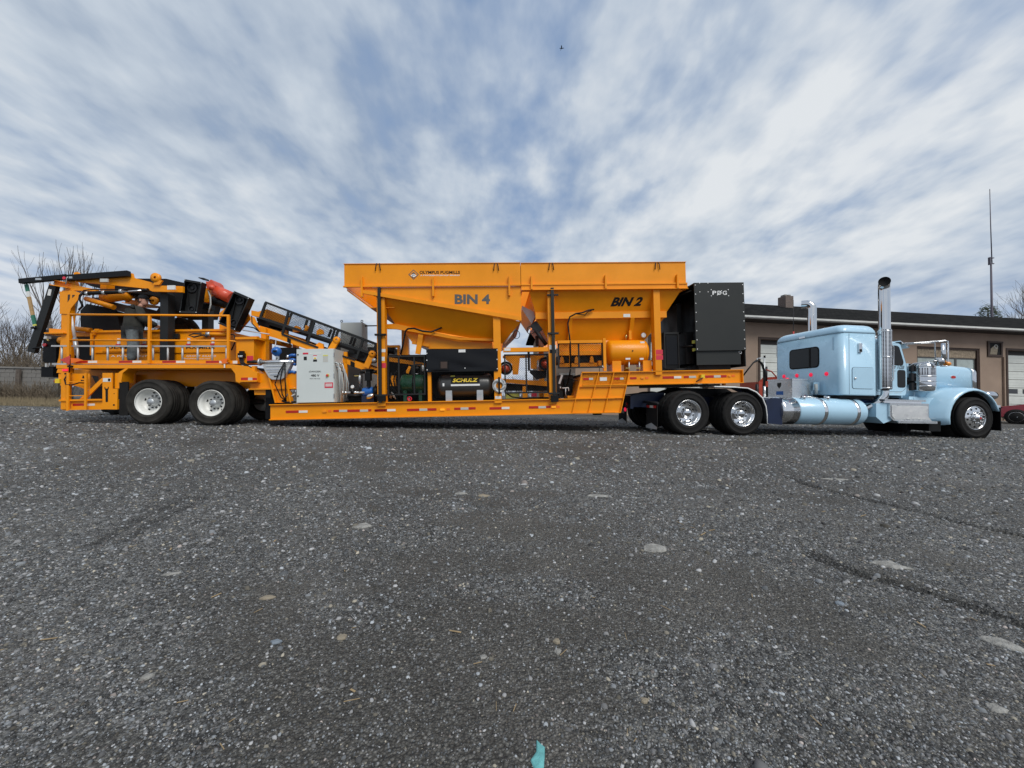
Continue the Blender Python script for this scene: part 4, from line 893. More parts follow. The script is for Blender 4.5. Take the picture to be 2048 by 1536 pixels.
# ------------------------------------------------------------------ bins
def cylhook(par, a):
    for dx in (-.03, .03): part(par, 'hook', MB().tube([(a[0] + dx, -.02, a[2] + .09), (a[0] + dx * 1.5, -.04, a[2] + .03), (a[0] + dx * 2, -.03, a[2] - .09)], .011, 6), 'steel_dark')
def bin_four():
    b = thing('hopper_bin', 'orange steel hopper bin lettered BIN 4 with slanted side plate', 'hopper', (5.624, 0, 2.34), 'T', 'aggregate bins on the trailer')
    x0, x1 = 3.614, 7.799; zt, zb = 3.732, 3.194; xm = x1
    rim = MB()
    for y0, y1 in ((0, .025), (W - .025, W)): rim.box((x0, y0, zb), (x1, y1, zt))
    rim.box((x0, .026, zb), (x0 + .025, W - .026, zt)); rim.box((x1 - .025, .026, zb), (x1, W - .026, zt))
    part(b, 'rim', rim, 'orange')
    part(b, 'rim_lip', MB().box((x0 - .01, -.05, zb - .02), (x1 + .002, .0, zb + .012)).box((x0 - .01, -.02, zt), (x1 + .002, .05, zt + .012)), 'orange')
    sl, sr, sr2, sl2 = (4.015, 0, 3.166), (7.797, 0, 3.131), (7.781, 0, 2.336), (4.014, 0, 3.041)
    for y0 in (0.004, W - .02): part(b, 'side_plate', MB().pr([(sl[0], zb - .021), (x1, zb - .021), (x1, sr2[2]), (sl2[0], sl2[2])], y0, y0 + .016), 'orange')
    part(b, 'side_flange', MB().pr([(sl2[0], sl2[2] + .07), (x1, sr2[2] + .09), (x1, sr2[2] - .012), (sl2[0], sl2[2] - .012)], -.055, .003), 'orange')
    # left overhang of the bin: sloping end
    e0, e1, e2 = (3.636, 0, 3.124), (4.171, 0, 2.709), (4.35, 0, 2.707)
    part(b, 'end_slope', MB().pr([(x0 + .01, zb - .025), (e0[0], e0[2]), (e1[0], e1[2]), (e2[0] + .4, e2[2]), (e2[0] + .4, e2[2] + .02), (e1[0] + .01, e1[2] + .02), (e0[0] + .02, e0[2] + .02), (x0 + .03, zb - .025)], .12, W - .12), 'orange')
    # lower hopper, tapering inwards
    top = [(sl2[0] + .3, .03, sl2[2] - .04), (x1 - .01, .03, sr2[2] - .015), (x1 - .01, W - .03, sr2[2] - .015), (sl2[0] + .3, W - .03, sl2[2] - .04)]
    iy = .42; p = [(4.706, 0.42, 2.349), (7.342, 0.42, 1.848)]
    bot = [(p[0][0], iy, p[0][2]), (p[1][0], iy, p[1][2]), (p[1][0], W - iy, p[1][2]), (p[0][0], W - iy, p[0][2])]
    part(b, 'lower_hopper', MB().loft([top, bot], False), 'orange')
    a, c = (4.5, 0.36, 2.317), (6.824, 0.36, 1.942)
    part(b, 'hopper_flange', MB().pr([(4.501, 0.36, 2.357), (4.722, 0.36, 2.368), (6.283, 0.36, 2.002), (7.131, 0.36, 1.962), (7.13, 0.36, 1.903), (6.259, 0.36, 1.946), (4.72, 0.36, 2.236), (4.5, 0.36, 2.246)], .34, .42), 'orange')
    part(b, 'chute', MB().pr([(4.872, 0.5, 2.229), (7.081, 0.5, 1.935), (7.077, 0.5, 1.73), (5.505, 0.5, 1.754), (5.058, 0.5, 1.952)], .5, W - .5), 'orange')
    part(b, 'chute_band', MB().pr([(5.086, 0.48, 1.948), (5.51, 0.48, 1.871), (5.509, 0.48, 1.799), (5.085, 0.48, 1.877)], .46, .49), 'orange')
    for q in (((5.328, 0.4, 2.112), (5.24, 0.4, 1.615)),): part(b, 'stiffener', MB().beam(q[0], q[1], .06, .12, (1, 0, 0)), 'orange')
    for gx in ((4.042, 0, 3.2), (5.714, 0, 3.184), (7.522, 0, 3.168)): part(b, 'gusset', MB().pr([(gx[0] - .012, zb + .22), (gx[0] + .012, zb + .22), (gx[0] + .022, zb), (gx[0] + .022, zb - .26), (gx[0] - .022, zb - .26), (gx[0] - .022, zb)], -.075, -.002), 'orange')
    for h in ((4.414, 0, 3.653), (7.215, 0, 3.633)): cylhook(b, h)
    lettering(b, 'BIN 4', (6.21, 0, 2.756), (7.053, 0, 2.747), (6.214, 0, 2.992), 'bin_grey', .04, out=(0, 0, 0))
    lettering(b, 'OLYMPUS PUGMILLS', (5.386, -0.003, 3.489), (6.346, -0.003, 3.481), (5.387, -0.003, 3.562), 'hole', .025, out=(0, 0, 0))
    lettering(b, 'A PAVEMENTGROUP BRAND', (5.402, -0.003, 3.438), (6.341, -0.003, 3.431), (5.402, -0.003, 3.468), 'white', .02, out=(0, 0, 0))
    c = (5.244, -0.003, 3.474); r = .123
    lg = part(b, 'emblem', MB().pr([(c[0] - r, c[2]), (c[0], c[2] + r), (c[0] + r, c[2]), (c[0], c[2] - r)], -.003, .0), 'bin_grey')
    r *= .8; part(lg, 'emblem_field', MB().pr([(c[0] - r, c[2]), (c[0], c[2] + r), (c[0] + r, c[2]), (c[0], c[2] - r)], -.005, -.0035), 'orange')
    part(lg, 'emblem_peak', MB().pr([(c[0] - r * .75, c[2] - .005), (c[0], c[2] + r * .62), (c[0] + r * .75, c[2] - .005), (c[0], c[2] + r * .2)], -.007, -.0055), 'bin_grey')
    part(lg, 'emblem_base', MB().pr([(c[0] - r * .72, c[2] - .02), (c[0], c[2] + r * .15), (c[0] + r * .72, c[2] - .02), (c[0], c[2] - r * .8)], -.0068, -.0056), 'white')
    part(lg, 'emblem_ring', MB().tube([(c[0] + .03 * math.cos(t), -.008, c[2] - .04 + .03 * math.sin(t)) for t in np.linspace(.6, 5.6, 12)], .006, 5), 'bin_grey')
    # air cylinder hanging on the right slope
    part(b, 'air_cylinder', MB().tube([(7.662, 0.25, 2.186), (7.375, 0.25, 1.792)], .03), 'galv')
    part(b, 'air_hose', MB().tube([((7.684, 0.2, 2.033)[0] + .08 * math.cos(t), .2, (7.684, 0.2, 2.033)[2] + .1 * math.sin(t)) for t in np.linspace(0, 6.28, 15)], .008, 5), 'black')
    # hose crossing the hopper front
    part(b, 'hose', MB().tube([(4.87, 0.2, 1.588), (4.93, 0.2, 1.853), (4.99, 0.2, 2.154), (5.048, 0.2, 2.211), (5.197, 0.2, 2.221), (5.403, 0.2, 2.148), (5.601, 0.25, 2.135), (5.732, 0.3, 2.196), (5.845, 0.33, 2.254)], .022), 'black')
bin_four()
def bin_two():
    b = thing('hopper_bin', 'orange steel hopper bin lettered BIN 2 beside the generator', 'hopper', (9.958, 0, 2.518), 'T', 'aggregate bins on the trailer')
    x0, x1 = 7.799 + .012, 11.849; zt, zb = 3.724, 3.199
    rim = MB()
    for y0, y1 in ((0, .025), (W - .025, W)): rim.box((x0, y0, zb), (x1, y1, zt))
    rim.box((x0, .026, zb), (x0 + .025, W - .026, zt)); rim.box((x1 - .025, .026, zb), (x1, W - .026, zt)); part(b, 'rim', rim, 'orange')
    part(b, 'rim_lip', MB().box((x0 - .002, -.05, zb - .02), (x1 + .01, .0, zb + .012)).box((x0, -.02, zt), (x1 + .01, .05, zt + .012)), 'orange')
    z2 = 3.073; part(b, 'lower_rim', MB().box((x0, -.03, z2), (x1 + .02, .02, zb - .021)).box((x0, W - .02, z2), (x1 + .02, W + .03, zb - .021)).box((x0, .021, z2), (x0 + .03, W - .021, zb - .021)).box((x1 - .01, .021, z2), (x1 + .02, W - .021, zb - .021)), 'orange')
    part(b, 'lower_flange', MB().box((x0, -.07, z2 - .014), (x1 + .02, .1, z2 - .001)), 'orange')
    top = [(x0 + .2, .05, z2 - .015), (x1 - .1, .05, z2 - .015), (x1 - .1, W - .05, z2 - .015), (x0 + .2, W - .05, z2 - .015)]
    iy = .30; l, r = (8.194, 0.3, 2.508), (11.413, 0.3, 2.542); zm = 2.477
    mid = [(l[0], iy, zm), (r[0], iy, zm), (r[0], W - iy, zm), (l[0], W - iy, zm)]
    part(b, 'upper_hopper', MB().loft([top, mid], False), 'orange')
    part(b, 'hopper_band', MB().box((l[0] - .03, iy - .08, zm - .06), (r[0] + .03, iy - .002, zm + .1)).box((r[0] - .02, iy, zm - .06), (r[0] + .03, W - iy, zm + .1)), 'orange')
    iy2 = .52; l2, r2 = (8.511, 0.52, 1.918), (11.138, 0.52, 2.199); zl = 1.901
    bot = [(l2[0], iy2, zl), (r2[0] - .15, iy2, zl), (r2[0] - .15, W - iy2, zl), (l2[0], W - iy2, zl)]
    part(b, 'lower_hopper', MB().loft([[(p[0], p[1], p[2] - .06) for p in mid], bot], False), 'orange')
    for a, c in (((9.029, 0.26, 2.423), (9.039, 0.44, 1.923)), ((10.584, 0.26, 2.424), (10.583, 0.44, 1.901))): part(b, 'stiffener', MB().beam((a[0], .24, a[2]), (c[0], .46, c[2]), .10, .05, (0, -1, 0)), 'orange')
    part(b, 'stiffener', MB().bp((10.504, 0.3, 2.109), (10.563, 0.3, 1.893), .28, .34), 'orange')
    for gx in ((8.057, 0, 3.233), (9.848, 0, 3.217), (11.61, 0, 3.201)): part(b, 'gusset', MB().pr([(gx[0] - .012, zb + .21), (gx[0] + .012, zb + .21), (gx[0] + .022, zb), (gx[0] + .022, z2), (gx[0] - .022, z2), (gx[0] - .022, zb)], -.085, -.072 + .068), 'orange')
    for h in ((8.541, 0, 3.635), (11.139, 0, 3.632)): cylhook(b, h)
    f = lambda z_: .05 + (z2 - .015 - z_) / (z2 - .015 - zm) * (iy - .05)
    a, c = (10.024, 0.16, 2.706), (10.819, 0.16, 2.697); u = (10.012, 0.1, 2.908)
    lettering(b, 'BIN 2', (a[0], f(a[2]) - .006, a[2]), (c[0], f(a[2]) - .006, a[2]), (a[0], f(u[2]) - .006, u[2]), 'hole', .045, .35, out=(0, 0, 0))
    part(b, 'notice', MB().bp((10.35, 0.2, 2.514), (10.52, 0.2, 2.436), iy - .087, iy - .081), 'sticker_white')
    part(b, 'hose', MB().tube([(8.974, 0.06, 1.198), (8.977, 0.06, 1.799), (8.956, 0.1, 2.084), (8.941, 0.12, 2.275), (8.996, 0.14, 2.442), (9.15, 0.14, 2.522), (9.315, 0.14, 2.544), (9.458, 0.14, 2.601), (9.605, 0.16, 2.623)], .019), 'black')
    part(b, 'hose', MB().tube([(9.152, 0.15, 2.517), (9.293, 0.15, 2.499), (9.375, 0.15, 2.487), (9.436, 0.15, 2.557), (9.543, 0.15, 2.591)], .012), 'black')
    part(b, 'grease_pipe', MB().bp((8.977, 0.2, 2.101), (9.006, 0.2, 1.301), .2, .24), 'orange')
    # discharge gate at the left with its cylinder
    part(b, 'gate_chute', MB().pr([(7.858, 0.8, 2.816), (8.221, 0.8, 2.611), (8.09, 0.8, 2.35), (7.856, 0.8, 2.716)], .5, W - .6), 'alu_matt')
    part(b, 'gate_cylinder', MB().tube([(8.163, 0.3, 2.152), (8.427, 0.3, 1.781)], .05), 'steel_dark'); part(b, 'gate_bracket', MB().pr([(8.039, 0.35, 2.27), (8.173, 0.35, 2.399), (8.347, 0.35, 2.182), (8.225, 0.35, 2.064)], .34, .42), 'steel_dark')
    part(b, 'gate_leg', MB().bp((8.22, 0.9, 2.102), (8.302, 0.9, 1.836), .9, 1.0), 'frame_brown')
    part(b, 'air_hose', MB().tube([((8.04, 0.25, 2.145)[0] + .09 * math.cos(t), .25, (8.04, 0.25, 2.145)[2] + .1 * math.sin(t)) for t in np.linspace(1.2, 6.6, 15)], .009, 5), 'black')
bin_two()

# ------------------------------------------------------------------ equipment standing on the trailer
def bolts(par, pts, r=.012, y=0.0, mat='galv'):
    for p in pts: part(par, 'bolt', MB().lathe([(0, -.008), (r * .7, -.006), (r, 0)], (p[0], y, p[2]), (0, 1, 0), 8), mat)
def wire_mesh(par, quad, step, r, mat='charcoal', name='mesh_infill'):
    """diagonal wires filling the quad a,b,c,d (a-b bottom, d-c top)"""
    a, b, c, d = [Vector(p) for p in quad]; wl = (b - a).length; hl = (d - a).length; mb = MB()
    pt = lambda u, v: (a.lerp(b, u)).lerp(d.lerp(c, u), v)
    n = int((wl + hl) / step)
    for k in range(1, n):
        s = k * step
        for flip in (0, 1):
            u0, v0 = (s, 0) if s < wl else (wl, s - wl); u1, v1 = (0, s) if s < hl else (s - hl, hl)
            if flip: u0, u1 = wl - u0, wl - u1
            p, q = pt(u0 / wl, v0 / hl), pt(u1 / wl, v1 / hl)
            if (p - q).length > .01: mb.tube([p, q], r, 3, False, False)
    o = part(par, name, mb, mat); o['kind'] = 'stuff'; return o

def generator():
    g = thing('generator_enclosure', 'tall charcoal sheet metal generator enclosure bolted on the gooseneck', 'generator', (13.189, 1, 1.233), 'T')
    x0, x1 = 12.073, 13.325; z0, z1 = 1.553, 3.232; D = 2.3
    part(g, 'front_panel', MB().box((x0, .05, z0), (x1, .07, z1)), 'gen_grey'); part(g, 'roof', MB().box((x0, .071, z1 - .03), (x1, D, z1 - .002)), 'gen_grey')
    part(g, 'back_panel', MB().box((x0, D - .02, z0 - .4), (x1, D, z1 - .031)), 'gen_grey'); part(g, 'end_panel', MB().box((x1 - .02, .071, z0 - .4), (x1 - .001, D - .021, z1 - .031)), 'gen_grey')
    l0 = 12.104; l1 = 13.213; zl = 1.207
    part(g, 'base_panel', MB().box((l0, .10, zl), (l1, .12, z0 - .004)), 'gen_grey'); part(g, 'panel_lip', MB().box((x0 + .01, .071, z0 - .003), (x1 - .021, .14, z0 + .012)), 'black')
    part(g, 'skid', MB().box((l0 + .1, .2, gz1 + .002), (l1 - .2, D - .1, zl + .02)), 'black'); part(g, 'mount', MB().cyl((l0 - .35, .5, gz1), (l0 - .35, .5, gz1 + .06), .3, n=20), 'black')
    # open left end: inner walls, radiator frame, bracket rails
    part(g, 'inner_wall', MB().box((x0 + .5, .3, zl + .02), (x0 + .53, D - .05, z1 - .04)), 'black')
    part(g, 'radiator', MB().box((x0 - .12, .75, zl + .9), (x0 + .0, 1.85, z1 - .35)), 'charcoal')
    part(g, 'radiator', MB().box((x0 - .1, .35, zl + .05), (x0 + .1, 2.1, zl + .85)), 'black')
    part(g, 'roof_hood', MB().pr([(x0 - .001, z1), (x0 - .55, z1 - .22), (x0 - .55, z1 - .26), (x0 - .001, z1 - .04)], .3, D), 'black')
    for a, b in (((11.936, 0.5, 3.042), (12.046, 0.15, 3.061)), ((11.913, 0.5, 1.697), (12.016, 0.12, 1.688))): part(g, 'strut', MB().cyl(a, b, .018, n=8), 'charcoal')
    bl = [(x0 + .03, 0, z1 - .06 - k * (z1 - z0 - .1) / 7) for k in range(8)] + [(x1 - .03, 0, z1 - .06 - k * (z1 - z0 - .1) / 7) for k in range(8)]
    bl += [(12.215, 0.05, 3.22), (12.423, 0.05, 3.218), (12.212, 0.05, 3.002), (12.42, 0.05, 3), (12.499, 0.05, 3.054), (12.929, 0.05, 3.05), (12.498, 0.05, 2.902), (12.932, 0.05, 2.898)]
    bolts(g, bl, .014, .049, 'white')
    lettering(g, 'P', (12.526, 0.05, 2.928), (12.624, 0.05, 2.927), (12.529, 0.05, 3.027), 'white', .02, out=(0, -.003, 0)); lettering(g, 'D', (12.65, 0.05, 2.927), (12.753, 0.05, 2.926), (12.654, 0.05, 3.026), 'white', .02, out=(0, -.003, 0)); lettering(g, 'G', (12.781, 0.05, 2.926), (12.888, 0.05, 2.925), (12.785, 0.05, 3.025), 'white', .02, out=(0, -.003, 0))
    a, b = (12.638, 0.05, 2.913), (12.765, 0.05, 3.037); part(g, 'lettering_slash', MB().beam((a[0], .045, a[2]), (b[0], .045, b[2]), .003, .012, (0, 0, 1)), 'white')
    for a, b in (((12.051, 0.2, 1.824), (12.141, 0.2, 1.747)), ((12.051, 0.2, 1.627), (12.135, 0.2, 1.554))): part(g, 'hinge_plate', MB().bp(a, b, .16, .2), 'pale_yellow')
    part(g, 'loop', MB().tube([(x1 - .12 + .035 * math.cos(t), .1, z0 - .05 + .035 * math.sin(t)) for t in np.linspace(0, 6.28, 11)], .009, 5), 'galv')
    c = thing('switch_cabinet', 'small black door cabinet between the post and the generator', 'cabinet', (11.64, 0.45, 1.154), 'T')
    a, b = (11.459, 0.45, 2.082), (11.844, 0.45, 1.151); part(c, 'body', MB().bp(a, b, .47, .95), 'black')
    part(c, 'door_frame', MB().box((a[0], .45, a[2] - .05), (b[0], .469, a[2])).box((a[0], .45, b[2]), (a[0] + .03, .469, a[2] - .05)).box((b[0] - .03, .45, b[2]), (b[0], .469, a[2] - .05)), 'charcoal')
    part(c, 'door_glass', MB().box((a[0] + .05, .455, b[2] + .1), (b[0] - .05, .468, a[2] - .1)), 'black_gloss'); part(c, 'cabinet_foot', MB().box((a[0] + .03, .40, gz1), (b[0] + .1, .9, b[2])), 'black')
generator()

def tank_orange():
    t = thing('air_receiver', 'glossy orange air receiver tank on the gooseneck step', 'tank', (10.505, 0.35, 1.11), 'T')
    a, b = (9.896, 0.1, 1.57), (10.999, 0.1, 1.553); r = (1.873 - 1.247) / 2; y = .08 + r
    part(t, 'shell', MB().capsule((a[0], y, a[2]), (b[0], y, a[2]), r, .13, 32), 'orange')
    part(t, 'weld_band', MB().lathe([(r + .004, 0), (r + .004, .012)], (b[0] - .14, y, a[2]), (1, 0, 0), 32), 'orange')
    for q in ((10.133, 0.2, 1.213), (10.897, 0.2, 1.2)): part(t, 'foot', MB().box((q[0] - .11, y - r * .75, gz1 + .002), (q[0] + .11, y + r * .75, a[2] - r * .72)), 'orange')
    for q in ((10.449, 0.25, 1.187), (10.707, 0.25, 1.183)):
        v = part(t, 'valve', MB().cyl((q[0], y - .2, a[2] - r * .8), (q[0], y - .2, gz1 + .004), .018, n=10), 'galv'); part(v, 'valve_handle', MB().box((q[0] - .09, y - .22, q[2] - .03), (q[0] + .02, y - .2, q[2] - .012)), 'brass')
    q = (10.863, 0.3, 1.985); gg = part(t, 'gauge', MB().lathe([(0, -.02), (.06, -.02), (.066, 0), (.06, .03), (0, .03)], (q[0], y - .12, q[2]), (0, 1, 0), 20), 'galv'); part(gg, 'dial', disc(MB(), (q[0], q[2]), .055, y - .1415), 'sticker_white')
    q = (10.465, 0.3, 1.99); part(t, 'relief_valve', MB().tube([(q[0], y, q[2] - .12), (q[0], y, q[2] - .03), (q[0], y, q[2] + .03)], [.02, .03, .035], 8), 'brass')
    for a_, b_ in (((10.345, 0.1, 1.411), (10.462, 0.1, 1.37)), ((10.699, 0.1, 1.406), (10.792, 0.1, 1.362)), ((10.734, 0.1, 1.815), (10.839, 0.1, 1.766))):
        zc = (a_[2] + b_[2]) / 2; dy = math.sqrt(max(0, r * r - (zc - a[2]) ** 2)); part(t, 'name_plate', MB().box((a_[0], y - dy - .014, b_[2]), (b_[0], y - dy + .004, a_[2])), 'sticker_white')
    q = (10.508, 0.1, 1.579); part(t, 'plug', MB().cyl((q[0], y - r - .012, q[2]), (q[0], y - r + .02, q[2]), .018, n=8), 'steel_dark')
tank_orange()

def compressor():
    t = thing('air_compressor_tank', 'dark grey horizontal compressor tank with yellow lettering', 'tank', (6.372, 0.4, 0.433), 'T')
    a, b = (5.71, 0.1, 0.818), (7.111, 0.1, 0.793); r = (1.088 - 0.512) / 2; y = .08 + r
    part(t, 'shell', MB().capsule((a[0], y, a[2]), (b[0], y, a[2]), r, .16, 36), 'tank_grey')
    for q in ((6.026, 0.15, 0.558), (6.771, 0.15, 0.544)): part(t, 'leg', MB().box((q[0] - .075, y - r * .9, .447), (q[0] + .075, y - r * .55, a[2] - r * .42)), 'galv')
    def curved(name, x0, x1, za, zb, off, mat):
        mb = MB(); n = 6; rings = []
        ang = [math.asin(max(-1, min(1, (z - a[2]) / r))) for z in (za, zb)]
        for k in range(n + 1):
            tt = ang[0] + (ang[1] - ang[0]) * k / n; rings.append([(x0, y - math.cos(tt) * (r + off), a[2] + math.sin(tt) * (r + off)), (x1, y - math.cos(tt) * (r + off), a[2] + math.sin(tt) * (r + off))])
        mb.loft(rings, False, True, False); return part(t, name, mb, mat)
    c0, c1 = (6.083, 0.08, 0.864), (6.768, 0.08, 0.989); curved('name_plate', c0[0], c1[0], c0[2], c1[2], .004, 'hole')
    s0, s1 = (6.082, 0.08, 0.797), (6.774, 0.08, 0.839); curved('white_strip', s0[0], s1[0], s0[2], s1[2], .005, 'white')
    l, rr, u = (6.124, 0.08, 0.889), (6.733, 0.08, 0.878), (6.125, 0.08, 0.982); f = lambda z_: y - math.sqrt(r * r - (z_ - a[2]) ** 2) - .008
    lettering(t, 'SCHULZ', (l[0], f(l[2]), l[2]), (rr[0], f(l[2]), l[2]), (u[0], f(u[2]), u[2]), 'yellow', .035, .2, out=(0, 0, 0), wrap=f)
    q0, q1 = (5.885, 0.08, 0.797), (5.926, 0.08, 0.867); curved('tag', q0[0], q1[0], q0[2], q1[2], .005, 'white')
    q0, q1 = (6.065, 0.15, 1.02), (6.171, 0.15, 1.059); curved('tag', q0[0], q1[0], q0[2], q1[2], .005, 'pale_yellow')
    part(t, 'pump_saddle', MB().box(((6.051, 0.3, 1.132)[0], y - .15, a[2] + r - .02), ((6.876, 0.3, 1.118)[0], y + .2, a[2] + r + .06)), 'black')
    p = thing('compressor_cover', 'glossy black sheet metal cover above the grey compressor tank', 'cover', (6.356, 0.02, 1.163), 'T')
    a, b = (5.522, 0, 1.677), (7.216, 0, 1.147)
    mb = MB(); nx, nz = 26, 10; g = []
    for i in range(nz + 1):
        for j in range(nx + 1):
            u, v = j / nx, i / nz; edge = min(u, 1 - u, v, 1 - v) * 12
            g.append((a[0] + (b[0] - a[0]) * u, -.012 - .010 * min(1, edge) * math.sin(u * 7 + v * 3) * math.cos(v * 5), b[2] + (a[2] - b[2]) * v))
    mb.add(g, [(i * (nx + 1) + j, i * (nx + 1) + j + 1, (i + 1) * (nx + 1) + j + 1, (i + 1) * (nx + 1) + j) for i in range(nz) for j in range(nx)], True)
    sh = part(p, 'sheet', mb, 'black_gloss'); part(p, 'backing', MB().box((a[0] + .02, .035, b[2] + .02), (b[0] - .02, .05, a[2] - .01)), 'black')
    part(p, 'bottom_lip', MB().box((a[0], -.03, b[2] - .012), (b[0], .03, b[2])), 'black'); part(p, 'cover_side', MB().box((a[0], .051, b[2] + .02), (a[0] + .02, .8, a[2] - .02)).box((b[0] - .02, .051, b[2] + .02), (b[0], .8, a[2] - .02)), 'black')
    bolts(p, [(5.538, 0, 1.579), (5.536, 0, 1.416), (5.54, 0, 1.187), (7.202, 0, 1.635), (7.198, 0, 1.41), (7.199, 0, 1.186), (6.433, 0, 1.213)], .014, -.024, 'white')
    part(p, 'notice', MB().bp((6.287, 0, 1.661), (6.451, 0, 1.593), -.030, -.026), 'sticker_white')
    w0, w1 = (5.863, 0, 1.375), (6.017, 0, 1.219); part(p, 'port_frame', MB().box((w0[0] - .03, -.04, w1[2] - .03), (w1[0] + .03, -.026, w0[2] + .03)), 'black'); part(p, 'port', MB().box((w0[0], -.044, w1[2]), (w1[0], -.0405, w0[2])), 'frame_brown')
compressor()

def small_gear():
    g = thing('green_motor', 'dark green cylindrical motor drum behind the mesh guard', 'motor', (5.051, 0.6, 0.484), 'T')
    a, b = (4.79, 0.35, 0.887), (5.406, 0.35, 0.876); r = (1.111 - 0.647) / 2; y = .35 + r
    part(g, 'drum', MB().lathe([(0, 0), (r * .8, 0), (r * .97, .03), (r, .06), (r, b[0] - a[0] - .06), (r * .97, b[0] - a[0] - .03), (r * .8, b[0] - a[0]), (0, b[0] - a[0])], (a[0], y, a[2]), (1, 0, 0), 28), 'green')
    for f in (.12, .5, .85): part(g, 'band', MB().lathe([(r + .006, 0), (r + .006, .03)], (a[0] + (b[0] - a[0]) * f, y, a[2]), (1, 0, 0), 28), 'green' if f != .5 else 'black')
    part(g, 'foot', MB().box((a[0] + .08, y - r * .7, .41), (a[0] + .16, y + r * .7, a[2] - r * .6)).box((b[0] - .16, y - r * .7, .41), (b[0] - .08, y + r * .7, a[2] - r * .6)), 'green')
    part(g, 'top_frame', MB().bp((5.056, 0.5, 1.362), (5.099, 0.5, 1.114), .5, .56).bp((5.274, 0.5, 1.377), (5.307, 0.5, 1.111), .5, .56).bp((5.104, 0.5, 1.38), (5.272, 0.5, 1.344), .5, .56), 'charcoal')
    part(g, 'filter_pot', MB().cyl((5.17, 0.6, 1.22), (5.171, 0.6, 1.313), .09), 'black'); part(g, 'filter_pot', MB().cyl((5.335, 0.55, 1.196), (5.337, 0.55, 1.343), .035), 'sticker_white')
    part(g, 'lever', MB().pr([(4.928, 0.5, 1.218), (4.993, 0.5, 1.336), (5.047, 0.5, 1.308), (4.981, 0.5, 1.135), (4.918, 0.5, 1.163)], .5, .53), 'orange')
    part(g, 'cap', MB().cyl((5.189, 0.5, 1.113), (5.19, 0.5, 1.144), .04), 'galv')
    gd = thing('mesh_guard', 'black framed mesh guard in front of the green motor', 'guard', (5.024, 0.1, 0.612), 'T', 'black mesh guards on the trailer')
    a, b = (4.574, 0.12, 1.551), (5.475, 0.12, 0.604)
    def frame(gd, a, b, bars, t=.035):
        part(gd, 'guard_frame', MB().box((a[0], .10, a[2] - t), (b[0], .14, a[2])).box((a[0], .10, b[2]), (b[0], .14, b[2] + t)).box((a[0], .10, b[2] + t), (a[0] + t, .14, a[2] - t)).box((b[0] - t, .10, b[2] + t), (b[0], .14, a[2] - t)), 'charcoal')
        for x in bars: part(gd, 'guard_bar', MB().box((x - t / 2, .105, b[2] + t), (x + t / 2, .135, a[2] - t)), 'charcoal')
        wire_mesh(gd, [(a[0] + t, .12, b[2] + t), (b[0] - t, .12, b[2] + t), (b[0] - t, .12, a[2] - t), (a[0] + t, .12, a[2] - t)], .055, .0028)
    frame(gd, a, b, [4.843, 5.209])
    g2 = thing('mesh_guard', 'black framed mesh guard beside the grey hose coil', 'guard', (7.896, 0.1, 0.61), 'T', 'black mesh guards on the trailer'); frame(g2, (7.366, 0.12, 1.543), (8.435, 0.12, 0.591), [7.899])
    g3 = thing('mesh_guard', 'small black mesh guard left of the orange air receiver', 'guard', (9.229, 0.1, 1.191), 'T', 'black mesh guards on the trailer'); frame(g3, (8.677, 0.12, 1.806), (9.788, 0.12, 1.179), [9.191])
    a = (9.778, 0.08, 1.207); part(g3, 'latch', MB().tube([(a[0], .09, a[2] + .03), (a[0] - .03, .06, a[2]), (a[0] + .02, .06, a[2] - .04)], .014), 'galv')
    # hose coil
    c = thing('hose_coil', 'coiled grey hose strapped to the post of the trailer', 'hose', (7.236, 0, 0.622), 'T'); q = (7.239, 0, 0.788); ro = .155
    for k in range(5):
        rr = ro - .016 * k; part(c, 'hose_turn', MB().tube([(q[0] + rr * math.cos(t), -.03 - .012 * math.sin(3 * t + k), q[2] + rr * math.sin(t)) for t in np.linspace(0, 6.283, 33)], .012, 6), 'galv' if k % 2 else 'alu_matt')
    part(c, 'strap', MB().box((q[0] - .02, -.062, q[2] - .20), (q[0] + .02, -.004, q[2] + .20)), 'black')
    part(c, 'coil_hook', MB().cyl((q[0], -.06, q[2] + .17), (q[0], .0, q[2] + .17), .015, n=8), 'steel_dark')
    # feeder belt under the bins
    f = thing('feeder_belt', 'orange belt feeder with drum pulleys under the bins', 'conveyor', (7.96, 0.9, 0.827), 'T')
    part(f, 'side_channel', MB().pr([(7.289, 0.7, 0.984), (8.476, 0.7, 0.897), (8.473, 0.7, 0.765), (7.287, 0.7, 0.89)], .7, .76), 'orange'); part(f, 'belt', MB().pr([(7.287, 0.8, 0.884), (8.505, 0.8, 0.766), (8.503, 0.8, 0.652), (7.284, 0.8, 0.684)], .8, 1.7), 'belt')
    for q, s in (((7.417, 0.75, 1.249), 1), ((8.445, 0.75, 1.346), -1)):
        part(f, 'pulley_guard', MB().lathe([(.175, 0), (.175, .06), (.12, .06), (.12, 0)], (q[0], .68, q[2]), (0, 1, 0), 28, False), 'charcoal'); pu = part(f, 'pulley', MB().lathe([(0, .0), (.03, -.02), (.05, .02), (.115, .025), (.118, .05), (.118, 1.0)], (q[0], .7, q[2]), (0, 1, 0), 24), 'orange_red')
        for k in range(6): t = k * math.pi / 3; part(pu, 'pulley_hole', disc(MB(), (q[0] + .08 * math.cos(t), q[2] + .08 * math.sin(t)), .014, .7215 ), 'hole')
